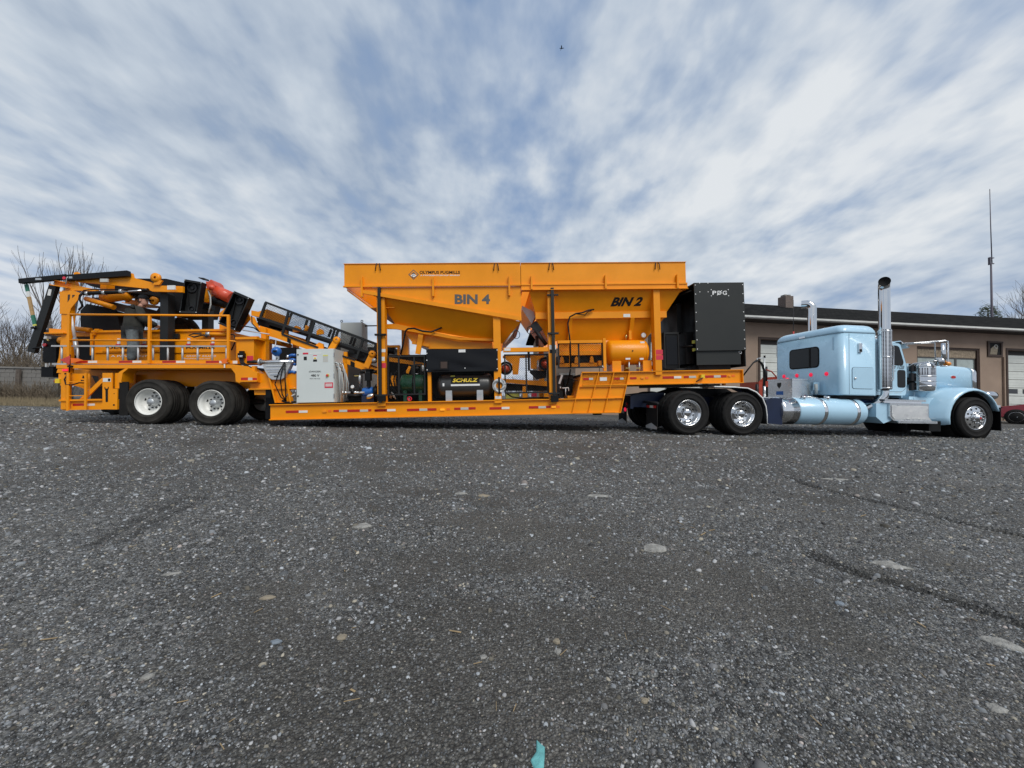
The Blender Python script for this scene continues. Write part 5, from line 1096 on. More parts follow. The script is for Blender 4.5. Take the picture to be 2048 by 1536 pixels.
    part(f, 'mesh_plate', MB().pr([(7.424, 0.8, 1.573), (7.799, 0.8, 1.567), (7.738, 0.8, 1.085), (7.595, 0.8, 1.088), (7.582, 0.8, 1.364), (7.422, 0.8, 1.472)], .8, .82), 'orange'); part(f, 'mesh_plate', MB().pr([(8.063, 0.8, 1.563), (8.388, 0.8, 1.558), (8.232, 0.8, 1.43), (8.228, 0.8, 1.224), (8.066, 0.8, 1.226)], .8, .82), 'orange')
    part(f, 'support', MB().bp((8.002, 0.85, 1.688), (8.055, 0.85, 1.188), .85, .95), 'charcoal'); part(f, 'scraper_arm', MB().pr([(8.044, 0.78, 1.202), (8.244, 0.78, 1.18), (8.473, 0.78, 1.176), (8.469, 0.78, 0.986), (8.22, 0.78, 0.952), (8.043, 0.78, 1.126)], .78, .84), 'black')
    a = (7.886, 0.7, 0.728); part(f, 'idler', MB().pr([(a[0] - .06, a[2] - .14), (a[0] + .06, a[2] - .14), (a[0] + .045, a[2] + .05), (a[0] - .045, a[2] + .05)], .68, .74), 'orange'); part(f, 'idler', MB().bp((7.836, 0.7, 0.588), (7.96, 0.7, 0.454), .68, .76), 'orange')
    part(f, 'housing', MB().bp((7.407, 0.9, 0.597), (7.76, 0.9, 0.466), .9, 1.3), 'pale_yellow'); part(f, 'housing', MB().bp((8.072, 0.8, 0.593), (8.213, 0.8, 0.505), .8, .85), 'sticker_red'); part(f, 'housing', MB().bp((8.396, 0.8, 0.587), (8.528, 0.8, 0.49), .8, .95), 'orange')
    part(f, 'dark_backing', MB().bp((4.188, 1.5, 1.719), (7.145, 1.5, 0.433), 1.5, 1.6), 'black'); part(f, 'side_channel', MB().pr([(4.329, 1, 1.616), (5.318, 1, 1.437), (5.317, 1, 1.34), (4.328, 1, 1.51)], 1.0, 1.06), 'orange'); part(f, 'gear_case', MB().bp((4.418, 0.9, 1.119), (4.547, 0.9, 0.851), .9, 1.0), 'orange'); part(f, 'motor', MB().cyl((4.35, 1, 1.799), (4.521, 1, 1.768), .09, n=16), 'black'); part(f, 'motor_mount', MB().bp((4.337, 0.95, 1.918), (4.649, 0.95, 1.862), .95, 1.1).bp((4.595, 0.95, 1.861), (4.65, 0.95, 1.654), .95, 1.1), 'orange')  # the large black sheet is an added backing that darkens the bay behind the tank
    f2 = thing('belt_feeder', 'orange idler frame and belt behind the small mesh guard', 'conveyor', (9.299, 0.6, 1.207), 'T')
    part(f2, 'skirt', MB().pr([(8.795, 0.6, 1.836), (9.903, 0.6, 1.82), (9.898, 0.6, 1.65), (8.791, 0.6, 1.666)], .6, .64), 'orange'); part(f2, 'rail', MB().bp((8.783, 0.55, 1.651), (9.882, 0.55, 1.541), .55, .6), 'orange'); part(f2, 'belt', MB().bp((8.797, 0.65, 1.559), (9.905, 0.65, 1.39), .65, 1.9), 'belt')
    part(f2, 'rail', MB().bp((8.768, 0.5, 1.335), (9.785, 0.5, 1.229), .5, .6), 'orange'); part(f2, 'idler_bracket', MB().bp((9.757, 0.45, 1.384), (9.847, 0.45, 1.261), .45, .6), 'orange')
    for q in ((8.839, 0.5, 1.431), (9.209, 0.5, 1.425), (9.599, 0.5, 1.428)): part(f2, 'idler_bracket', MB().pr([(q[0] - .055, q[2] - .09), (q[0] + .055, q[2] - .09), (q[0] + .035, q[2] + .05), (q[0], q[2] + .085), (q[0] - .035, q[2] + .05)], .48, .54), 'orange'); part(f2, 'idler_roller', MB().cyl((q[0], .55, q[2]), (q[0], .64, q[2]), .05, n=12), 'steel_dark')
    # dark machinery under the riser
    h = thing('hydraulic_unit', 'dark hydraulic power unit with pale pipes beside the gooseneck riser', 'machine', (9.035, 0.7, 0.442), 'T')
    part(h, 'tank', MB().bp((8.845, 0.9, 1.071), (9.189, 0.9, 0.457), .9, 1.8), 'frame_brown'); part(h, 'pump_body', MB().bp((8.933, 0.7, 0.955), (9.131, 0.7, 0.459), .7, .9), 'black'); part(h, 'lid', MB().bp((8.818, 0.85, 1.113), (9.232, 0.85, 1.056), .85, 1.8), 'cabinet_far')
    part(h, 'pale_rod', MB().beam((8.852, 0.6, 1.046), (8.772, 0.6, 0.822), .03, .05, (1, 0, 0)), 'white'); part(h, 'pipe', MB().tube([(8.811, 0.4, 0.705), (8.968, 0.4, 0.712), (8.975, 0.4, 0.629)], .014), 'white'); part(h, 'pipe', MB().tube([(8.903, 0.4, 0.713), (8.891, 0.4, 0.576), (8.907, 0.4, 0.456)], .012), 'galv')
    part(h, 'valve', MB().cyl((8.743, 0.35, 0.715), (8.772, 0.35, 0.714), .03), 'galv'); part(h, 'valve_rack', MB().bp((8.727, 0.4, 0.634), (8.824, 0.4, 0.458), .4, .5), 'black'); part(h, 'floor_plate', MB().bp((8.927, 0.3, 0.511), (9.126, 0.3, 0.453), .3, .8), 'orange')
    part(h, 'hose', MB().tube([(9.015, 0.3, 1.172), (8.994, 0.35, 1.012), (8.941, 0.5, 0.76), (8.89, 0.6, 0.652)], .02), 'black')
small_gear()

def front_gear():
    c = thing('electrical_cabinet', 'pale grey high voltage cabinet with warning stickers on the low deck', 'cabinet', (2.832, 0.2, 0.467), 'T')
    a, b = (2.484, 0.02, 1.735), (3.35, 0.02, 0.468); part(c, 'body', MB().box((a[0], .045, b[2]), (b[0], .62, a[2])), 'cabinet')
    part(c, 'door', MB().box((a[0] + .006, .02, b[2] + .006), (b[0] - .006, .044, a[2] - .006)), 'cabinet'); part(c, 'plinth', MB().box((a[0] + .02, .06, .447), (b[0] - .02, .6, b[2])), 'black')
    for q in ((2.524, 0.02, 1.6), (2.521, 0.02, 0.627)): part(c, 'latch', MB().cyl((q[0], .008, q[2]), (q[0], .021, q[2]), .017, n=12), 'steel_dark')
    for q in ((3.347, 0.02, 1.59), (3.344, 0.02, 1.095), (3.342, 0.02, 0.617)): part(c, 'hinge', MB().box((q[0] - .006, .012, q[2] - .05), (q[0] + .012, .04, q[2] + .05)), 'galv')
    y = .0165
    def lab(a_, b_, m_): return part(c, 'notice', MB().bp(a_, b_, y, .0195), m_)
    lab((2.656, 0.02, 1.553), (2.726, 0.02, 1.468), 'charcoal'); lab((2.873, 0.02, 1.582), (2.961, 0.02, 1.563), 'sticker_red'); lab((2.873, 0.02, 1.562), (2.961, 0.02, 1.482), 'sticker_white'); lab((2.873, 0.02, 1.478), (2.961, 0.02, 1.431), 'charcoal')
    lab((3.101, 0.02, 1.585), (3.214, 0.02, 1.559), 'pale_yellow'); lab((3.101, 0.02, 1.558), (3.217, 0.02, 1.418), 'tape_grey'); lab((2.634, 0.02, 1.646), (2.759, 0.02, 1.605), 'sticker_red'); lab((2.788, 0.02, 1.636), (3.056, 0.02, 1.619), 'white')
    r_ = lab((3.135, 0.02, 0.935), (3.331, 0.02, 0.805), 'sticker_red')
    for k in range(4): lab_ = part(r_, 'print_line', MB().bp((3.155, 0.02, 0.907), (3.311, 0.02, 0.896), .0145, .0160), 'white'); lab_.location.z = -.018 * k
    q = (2.917, 0.02, 1.514); part(c, 'warning_triangle', MB().pr([(q[0] - .03, q[2] - .022), (q[0] + .03, q[2] - .022), (q[0], q[2] + .03)], .0135, .016), 'yellow')
    lettering(c, '¡DANGER!', (2.775, 0.02, 1.171), (3.051, 0.02, 1.166), (2.775, 0.02, 1.219), 'charcoal', .01, out=(0, -.003, 0)); lettering(c, '480 V', (2.819, 0.02, 1.078), (3.015, 0.02, 1.074), (2.819, 0.02, 1.134), 'charcoal', .02, out=(0, -.003, 0)); lettering(c, 'HIGH VOLTAGE', (2.793, 0.02, 1.02), (3.032, 0.02, 1.016), (2.793, 0.02, 1.044), 'charcoal', 0, out=(0, -.003, 0))
    q = (3.205, 0.02, 1.101); part(c, 'rotary_plate', MB().cyl((q[0], .012, q[2]), (q[0], .0205, q[2]), .04, n=20), 'pale_yellow'); part(c, 'rotary_switch', MB().cyl((q[0], -.02, q[2]), (q[0], .0115, q[2]), .025, n=16), 'sticker_red')
    # cables down the right side
    for k in range(6):
        y_ = .08 + k * .085; x_ = b[0] + .02; za = a[2] - .33 - .09 * (k % 3); part(c, 'cable_gland', MB().cyl((b[0] + .001, y_, za), (b[0] + .05, y_, za), .022, n=10), 'galv')
        part(c, 'cable', MB().tube([(b[0] + .05, y_, za), (b[0] + .09, y_, za - .05), (b[0] + .10 + .01 * k, y_, za - .3), (b[0] + .12, y_ + .03, .47)], .018, 8), 'galv' if k % 2 else 'cabinet_far')
    part(c, 'side_post', MB().box((b[0] + .02, .55, .447), (b[0] + .1, .62, a[2] - .02)), 'orange')
    # loose cables at the left
    for k, (x_, yy) in enumerate((((2.238, -0.02, 1.432), 0), ((2.246, -0.02, 1.409), .02), ((2.212, -0.02, 1.38), .03))):
        e = (2.228, 0.05, 0.519); m_ = [(2.018, -0.03, 0.909), (2.245, -0.02, 1.053), (2.136, -0.02, 1.025)][k]; n_ = [(2.139, 0, 0.611), (2.248, 0, 0.683), (2.168, 0, 0.669)][k]
        part(c, 'cable', MB().tube([x_, Vector(x_).lerp(Vector(m_), .5) + Vector((-.03 if k == 0 else 0, 0, 0)), m_, n_, e], .013, 6), 'black')
    part(c, 'cable', MB().tube([(2.14, 0.05, 0.528), (2.257, 0.05, 0.481), (2.442, 0.06, 0.493)], .025, 8), 'black'); part(c, 'cable', MB().tube([(2.164, 0.1, 0.565), (2.279, 0.12, 0.728), (2.396, 0.14, 0.846)], .02, 8), 'galv'); part(c, 'cable', MB().tube([(2.176, 0.12, 0.557), (2.308, 0.12, 0.622), (2.396, 0.14, 0.68)], .02, 8), 'cabinet_far')
    # flow meter with the funnel shaped cover
    m = thing('flow_meter', 'silver pipe with wedge shaped silver cover and blue sensor head', 'flow meter', (2.002, 0.05, 1.031), 'T')
    part(m, 'cover', MB().pr([(1.695, 0.02, 1.389), (2.351, 0.02, 1.378), (2.289, 0.02, 1.248), (2.201, 0.02, 1.071), (2.129, 0.02, 1.024), (1.925, 0.02, 1.028), (1.852, 0.02, 1.077), (1.758, 0.02, 1.242)], .02, .16), 'alu_matt')
    for a_, b_ in (((1.787, 0.02, 1.353), (2.26, 0.02, 1.333)), ((1.801, 0.02, 1.283), (2.224, 0.02, 1.255)), ((1.838, 0.02, 1.223), (2.194, 0.02, 1.208)), ((1.888, 0.02, 1.165), (2.143, 0.02, 1.137))): part(m, 'ridge', MB().bp(a_, b_, .008, .0195), 'alu')
    part(m, 'maker_plate', MB().bp((1.971, 0.02, 1.112), (2.067, 0.02, 1.085), .012, .0195), 'charcoal')
    a_, b_ = (1.598, 0.08, 1.446), (2.376, 0.08, 1.438); part(m, 'pipe', MB().cyl(a_, b_, .055, n=20), 'alu'); part(m, 'flange', MB().lathe([(0, 0), (.085, 0), (.085, .03), (.055, .03)], a_, (1, 0, 0), 20), 'galv')
    q = (2.005, 0.08, 1.692); part(m, 'sensor_stem', MB().cyl((2.008, 0.08, 1.497), (2.008, 0.08, 1.617), .03, n=12), 'alu'); part(m, 'sensor_head', MB().lathe([(0, -.14), (.08, -.13), (.10, -.08), (.11, 0), (.09, .06), (.0, .08)], (q[0], .06, q[2]), (.45, -.9, 0), 20), 'sensor_blue'); part(m, 'sensor_neck', MB().cyl((2.005, 0.08, 1.58), (2.005, 0.08, 1.677), .05, .08, 14), 'sensor_blue')
    s = (2.033, -0.08, 1.686); part(m, 'sensor_window', MB().box((s[0] - .05, -.06, s[2] - .02), (s[0] + .035, -.04, s[2] + .02)), 'hole'); part(m, 'sensor_cable', MB().tube([(1.942, 0.08, 1.769), (1.961, 0.1, 1.861), (1.912, 0.2, 1.967)], .012), 'alu_matt')
    for a_, b_ in (((2.221, 0.15, 1.573), (2.406, 0.15, 1.603)), ((2.259, 0.12, 1.479), (2.421, 0.12, 1.479)), ((2.281, 0.12, 1.383), (2.421, 0.12, 1.376)), ((2.236, 0.12, 1.188), (2.421, 0.12, 1.189))): part(m, 'hose', MB().tube([a_, Vector(a_).lerp(Vector(b_), .5) + Vector((0, 0, .02)), b_], .035, 10), 'sensor_blue')
    for a_ in ((2.221, 0.15, 1.573), (2.368, 0.08, 1.439), (2.214, 0.12, 1.188)): part(m, 'coupling', MB().cyl((a_[0] - .03, a_[1], a_[2]), (a_[0] + .03, a_[1], a_[2]), .042, n=12), 'alu')
    part(m, 'hose_bundle', MB().bp((1.764, 0.6, 1.851), (2.167, 0.6, 1.511), .6, 1.1), 'black')
    # pump set right of the cabinet
    p = thing('water_pump', 'blue water pump with gauge and brass valves on the low deck', 'pump', (4.074, 0.3, 0.464), 'T')
    a_ = (4.045, 0.3, 0.711); part(p, 'motor', MB().capsule((3.891, 0.35, 0.684), (4.182, 0.35, 0.725), .11, .05, 20), 'sensor_blue'); part(p, 'volute', MB().lathe([(0, 0), (.12, 0), (.13, .03), (.13, .1), (.08, .12)], (4.183, 0.3, 0.709), (1, .2, 0), 20), 'black'); part(p, 'base', MB().bp((3.91, 0.25, 0.606), (4.196, 0.25, 0.439), .25, .6), 'navy')
    part(p, 'valve_body', MB().bp((4.007, 0.2, 1.154), (4.141, 0.2, 0.968), .2, .32), 'black'); part(p, 'valve_flange', MB().bp((3.962, 0.18, 1.246), (4.195, 0.18, 1.219), .15, .35), 'black'); part(p, 'valve_stem', MB().bp((4.043, 0.2, 0.97), (4.117, 0.2, 0.816), .22, .3), 'black'); part(p, 'valve_cap', MB().bp((4.03, 0.2, 1.231), (4.135, 0.2, 1.152), .2, .3), 'charcoal'); part(p, 'branch', MB().cyl((4.127, 0.25, 1.178), (4.294, 0.25, 1.183), .04), 'black'); part(p, 'branch', MB().cyl((3.891, 0.25, 1.175), (3.99, 0.25, 1.173), .03), 'black')
    part(p, 'riser_pipe', MB().cyl((3.889, 0.2, 0.896), (3.887, 0.2, 0.729), .022), 'steel_dark'); part(p, 'ball_valve', MB().tube([(3.89, 0.2, 1.111), (3.89, 0.2, 1.049), (3.889, 0.2, 1.003), (3.889, 0.2, 0.896)], [.018, .035, .03, .022], 10), 'galv'); part(p, 'valve_handle', MB().bp((3.758, 0.2, 1.098), (3.901, 0.2, 1.08), .19, .2), 'brass')
    part(p, 'pipe', MB().cyl((3.442, 0.25, 0.692), (3.986, 0.25, 0.684), .028), 'galv')
    for x_ in ((3.46, 0.25, 0.691), (3.532, 0.25, 0.69), (3.759, 0.25, 0.689)): part(p, 'union', MB().cyl((x_[0] - .03, .25, x_[2]), (x_[0] + .03, .25, x_[2]), .042, n=10), 'alu')
    part(p, 'regulator', MB().cyl((3.695, 0.25, 0.656), (3.696, 0.25, 0.763), .05), 'black'); q = (3.708, 0.22, 0.827); gg = part(p, 'gauge', MB().lathe([(0, 0), (.042, 0), (.046, .02), (.04, .04), (0, .04)], (q[0], .2, q[2]), (0, 1, 0), 18), 'galv'); part(gg, 'dial', disc(MB(), (q[0], q[2]), .036, .1985), 'white')
    part(p, 'tap', MB().tube([(4.064, 0.15, 0.542), (4.134, 0.12, 0.587), (4.209, 0.12, 0.615), (4.239, 0.12, 0.645)], [.03, .06, .055, .02], 10), 'alu'); part(p, 'skid_pipe', MB().cyl((3.342, 0.5, 0.617), (3.822, 0.5, 0.615), .04), 'steel_dark'); part(p, 'tank_wall', MB().bp((3.262, 0.7, 0.61), (4.148, 0.7, 0.432), .7, .75), 'black')
    # grey cabinet at the far side
    k = thing('tall_cabinet', 'tall grey steel cabinet on the far side behind the conveyor', 'cabinet', (2.987, 2.1, 1.849), 'T')
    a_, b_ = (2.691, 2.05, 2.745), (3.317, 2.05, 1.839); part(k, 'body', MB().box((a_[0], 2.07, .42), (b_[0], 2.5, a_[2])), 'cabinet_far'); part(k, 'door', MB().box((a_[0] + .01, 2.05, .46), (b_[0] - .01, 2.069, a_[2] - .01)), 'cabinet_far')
    for q in ((2.704, 2.1, 2.795), (3.285, 2.1, 2.788)): part(k, 'lifting_eye', MB().tube([(q[0] + .03 * math.cos(t), 2.12, q[2] + .03 * math.sin(t)) for t in np.linspace(0, 6.28, 11)], .01, 5), 'steel_dark')
    part(k, 'conduit', MB().cyl((b_[0], 2.3, a_[2] - .06), (3.679, 2.3, a_[2] - .06), .018, n=8), 'steel_dark')
front_gear()
def hose_runs():
    h = thing('hose_bundle', 'loose black hoses and cables hanging among the gear under the bins', 'hoses', (4.675, 0.3, 0.512), 'T')
    for k, pts in enumerate(([(4.629, 0.3, 1.156), (4.58, 0.28, 1.013), (4.637, 0.26, 0.833), (4.612, 0.28, 0.656), (4.658, 0.3, 0.504)], [(4.767, 0.35, 1.211), (4.7, 0.3, 1.155), (4.671, 0.3, 0.959), (4.713, 0.3, 0.744), (4.688, 0.32, 0.512)], [(4.728, 0.32, 1.012), (4.758, 0.3, 0.832), (4.765, 0.3, 0.653), (4.789, 0.34, 0.501)],
                     [(4.598, 0.2, 0.55), (4.651, 0.2, 0.681), (4.694, 0.2, 0.548)], [(4.618, 0.22, 0.532), (4.677, 0.2, 0.654), (4.732, 0.22, 0.512)], [(5.53, 0.6, 0.641), (5.646, 0.55, 0.528), (5.836, 0.5, 0.488), (6.2, 0.5, 0.49), (6.657, 0.5, 0.472), (7.042, 0.5, 0.501)],
                     [(7.396, 0.3, 0.621), (7.548, 0.3, 0.51), (7.818, 0.3, 0.469), (8.09, 0.3, 0.482), (8.452, 0.3, 0.466)], [(9.02, 0.5, 0.945), (9.13, 0.45, 0.885), (9.231, 0.4, 0.9)], [(3.335, 0.4, 0.493), (3.549, 0.4, 0.465), (3.795, 0.4, 0.483), (4.226, 0.4, 0.452)],
                     [(4.245, 0.3, 0.878), (4.214, 0.25, 0.754), (4.274, 0.2, 0.599), (4.303, 0.2, 0.476)], [(11.157, 0.5, 1.438), (11.189, 0.5, 1.267), (11.123, 0.5, 1.146)])):
        part(h, 'hose', MB().tube(pts, (.022, .017, .02, .012, .012, .02, .018, .01, .02, .016, .025)[k], 8), 'black' if k not in (3, 4) else 'alu_matt')
    part(h, 'valve_wheel', MB().lathe([(.03, 0), (.05, -.01), (.06, 0), (.05, .01), (.03, 0)], (5.081, 0.15, 0.515), (0, 1, .2), 18), 'sticker_red')
    part(h, 'drain_valve', MB().tube([(5.062, 0.2, 0.576), (5.061, 0.2, 0.515), (5.051, 0.2, 0.453)], [.02, .028, .015], 8), 'galv')
hose_runs()

# ------------------------------------------------------------------ inclined conveyor
def conveyor():
    c = thing('inclined_conveyor', 'inclined black belt conveyor with orange beam and mesh sides', 'conveyor', (3.919, 0.9, 1.226), 'T')
    yn, yf = .55, 1.75
    for y in (yn, yf):
        part(c, 'beam', MB().pr([(1.318, 0.55, 2.401), (1.734, 0.55, 2.269), (2.927, 0.55, 1.784), (4.206, 0.55, 1.271), (4.204, 0.55, 1.112), (2.926, 0.55, 1.618), (1.703, 0.55, 2.087), (1.348, 0.55, 2.195)], y, y + .1), 'orange')
        for a, b in (((2, 0.5, 2.092), (2.082, 0.5, 1.925)), ((3.545, 0.5, 1.489), (3.645, 0.5, 1.309))): part(c, 'splice_plate', MB().pr([a, (b[0], a[2] - .05), b, (a[0], b[2] + .05)], y - .02, y - .003), 'black')
        for a, b, w in (((1.463, 0.5, 2.983), (4.188, 0.5, 1.902), .05), ((1.317, 0.5, 2.605), (4.084, 0.5, 1.658), .06), ((1.87, 0.5, 2.18), (2.748, 0.5, 1.828), .05), ((3.259, 0.5, 1.639), (3.662, 0.5, 1.506), .04)): part(c, 'guard_rail', MB().beam((a[0], y, a[2]), (b[0], y, b[2]), .04, w), 'charcoal')
        for a, b in (((1.474, 0.5, 2.975), (1.336, 0.5, 2.597)), ((2.028, 0.5, 2.747), (1.878, 0.5, 2.188)), ((2.658, 0.5, 2.486), (2.486, 0.5, 1.951)), ((3.234, 0.5, 2.241), (3.076, 0.5, 1.784)), ((3.856, 0.5, 2.01), (3.678, 0.5, 1.53)), ((4.172, 0.5, 1.895), (4.1, 0.5, 1.658))): part(c, 'guard_post', MB().beam((a[0], y, a[2]), (b[0], y, b[2]), .035, .055, (1, 0, 0)), 'charcoal')
        for q in ((1, ((1.348, 0.5, 2.597), (2.657, 0.5, 2.13), (2.674, 0.5, 2.478), (1.471, 0.5, 2.967))), (2, ((2.657, 0.5, 2.13), (4.053, 0.5, 1.658), (4.164, 0.5, 1.903), (2.674, 0.5, 2.478)))): wire_mesh(c, [(p[0], y + .01, p[2]) for p in q[1]], .05, .003)
    for a, b in (((1.93, 1.7, 2.763), (1.851, 1.7, 2.533)), ((2.591, 1.7, 2.487), (2.503, 1.7, 2.275)), ((3.175, 1.7, 2.266), (3.095, 1.7, 2.053))): part(c, 'guard_post', MB().beam(a, b, .035, .06, (1, 0, 0)), 'charcoal')
    part(c, 'carry_belt', MB().pr([(1.135, 0.8, 2.644), (2.835, 0.8, 2.076), (4.116, 0.8, 1.625), (4.115, 0.8, 1.535), (2.834, 0.8, 1.987), (1.151, 0.8, 2.547)], .72, 1.65), 'belt')
    part(c, 'return_belt', MB().pr([(1.198, 0.8, 2.595), (1.451, 0.8, 2.494), (1.451, 0.8, 2.38), (1.135, 0.8, 2.449)], .72, 1.65), 'belt')
    part(c, 'tail_drum_guard', MB().pr([(3.194, 0.7, 1.758), (3.908, 0.7, 1.618), (3.875, 0.7, 1.473), (3.209, 0.7, 1.677)], .66, .7), 'steel_dark')
    for q in ((3.51, 0.7, 1.688), (3.764, 0.7, 1.604)): part(c, 'roller', MB().cyl((q[0], .66, q[2]), (q[0], 1.7, q[2]), .09, n=16), 'charcoal')
    for q in ((2.197, 0.6, 2.311), (2.367, 1.5, 2.386), (2.765, 0.6, 1.88), (1.73, 0.9, 2.279)):
        part(c, 'idler_bracket', MB().pr([(q[0] - .10, q[2] - .08), (q[0] + .09, q[2] - .06), (q[0] + .08, q[2] + .05), (q[0] - .02, q[2] + .09), (q[0] - .10, q[2] + .03)], q[1], q[1] + .05), 'orange')
    q = (2.439, 0.6, 2.332); part(c, 'side_roller', MB().cyl((2.407, 0.6, 2.237), (2.452, 0.62, 2.392), .045, n=12), 'orange'); part(c, 'roller_arm', MB().beam((2.152, 0.58, 2.317), (2.401, 0.58, 2.242), .04, .03), 'orange')
    for a, b in (((3.23, 0.5, 2.003), (3.065, 0.5, 1.737)), ((4.116, 0.45, 1.636), (3.958, 0.45, 1.308))):
        d = (Vector(b) - Vector(a)); part(c, 'take_up_arm', MB().beam(a, b, .06, .14, (1, 0, 0)), 'orange'); part(c, 'take_up_eye', MB().lathe([(.03, 0), (.085, 0), (.085, .06), (.03, .06)], (a[0], a[1] - .04, a[2]), (0, 1, 0), 18), 'orange')
    part(c, 'hopper_plate', MB().pr([(1.086, 0.6, 2.796), (1.256, 0.6, 2.762), (1.466, 0.6, 2.823), (1.404, 0.6, 2.601), (1.086, 0.6, 2.668)], .6, 1.7), 'orange')
    q = (4.153, 0.45, 1.481); part(c, 'bearing', MB().lathe([(0, 0), (.05, 0), (.06, .04)], (q[0], .42, q[2]), (0, 1, 0), 16), 'galv')
    part(c, 'return_idler', MB().lathe([(0, 0), (.06, 0), (.06, .9)], (1.516, .68, 2.024), (0, 1, 0), 16), 'orange')
    part(c, 'support_leg', MB().bp((1.412, 0.45, 2.319), (1.526, 0.45, 1.528), .45, .6), 'orange'); part(c, 'support_leg', MB().bp((1.412, 0.45, 2.319), (1.526, 0.45, 1.528), 1.9, 2.05), 'orange')
    part(c, 'support_plate', MB().pr([(1.125, 0.5, 2.615), (1.202, 0.5, 2.607), (1.317, 0.5, 2.361), (1.498, 0.5, 2.287), (1.498, 0.5, 2.169), (1.378, 0.5, 2.187), (1.126, 0.5, 2.489)], .5, .54), 'orange')
    part(c, 'under_frame', MB().bp((0.883, 0.9, 2.11), (1.138, 0.9, 1.616), .9, 1.4), 'orange')
conveyor()
def belt_guard(label, quad, depth, p1, p2, y):
    g = thing('belt_guard', label, 'belt guard', (quad[3][0], y, quad[3][2]), 'T', 'open black belt guards over the mixer')
    q = [Vector((p[0], y, p[2])) for p in quad]; cen = sum(q, Vector()) / 4
    inner = [cen + (p - cen) * .88 for p in q]; d = Vector((0, depth, 0))
    mb = MB()
    for i in range(4): j = (i + 1) % 4; mb.add([q[i], q[j], inner[j], inner[i]], [(0, 1, 2, 3)])
    part(g, 'rim', mb, 'charcoal')
    mb = MB()
    for i in range(4): j = (i + 1) % 4; mb.add([q[i] + Vector((0, .002, 0)), q[j] + Vector((0, .002, 0)), q[j] + d, q[i] + d], [(0, 1, 2, 3)])
    mb.add([p + d for p in q], [(0, 1, 2, 3)]); part(g, 'casing', mb, 'black')
    mb = MB(); mb.add([p + d * .75 for p in inner], [(0, 1, 2, 3)]); part(g, 'back_plate', mb, 'charcoal')
    for p, r in ((p1, .115), (p2, .085)):
        w = part(g, 'pulley', MB().lathe([(0, .05), (r * .3, .05), (r * .35, .08), (r * .75, .08), (r * .8, .04), (r, .04), (r, .12), (0, .12)], (p[0], y + depth * .3, p[2]), (0, 1, 0), 26, False), 'steel_dark')
    a, b = Vector((p1[0], y + depth * .3 + .08, p1[2])), Vector((p2[0], y + depth * .3 + .08, p2[2])); s = (b - a).normalized().cross(Vector((0, 1, 0)))
    for k in (-1, 1): part(g, 'drive_belt', MB().beam(a + s * .11 * k, b + s * .08 * k, .05, .02, tuple(s)), 'belt')
    bolts(g, [(p[0] + (cen.x - p[0]) * .07, 0, p[2] + (cen.z - p[2]) * .06) for p in quad], .014, y - .004, 'galv')
belt_guard('upright open black belt guard in the middle of the mixer top', [(-0.46, 0.5, 3.566), (-0.042, 0.5, 3.487), (-0.168, 0.5, 2.71), (-0.58, 0.5, 2.731)], .16, (-0.351, 0.6, 3.372), (-0.351, 0.6, 2.84), .5)
belt_guard('tilted open black belt guard at the head of the conveyor', [(0.76, 0.45, 3.249), (1.132, 0.45, 3.077), (0.78, 0.45, 2.266), (0.382, 0.45, 2.446)], .22, (0.827, 0.55, 3.058), (0.682, 0.55, 2.485), .45)

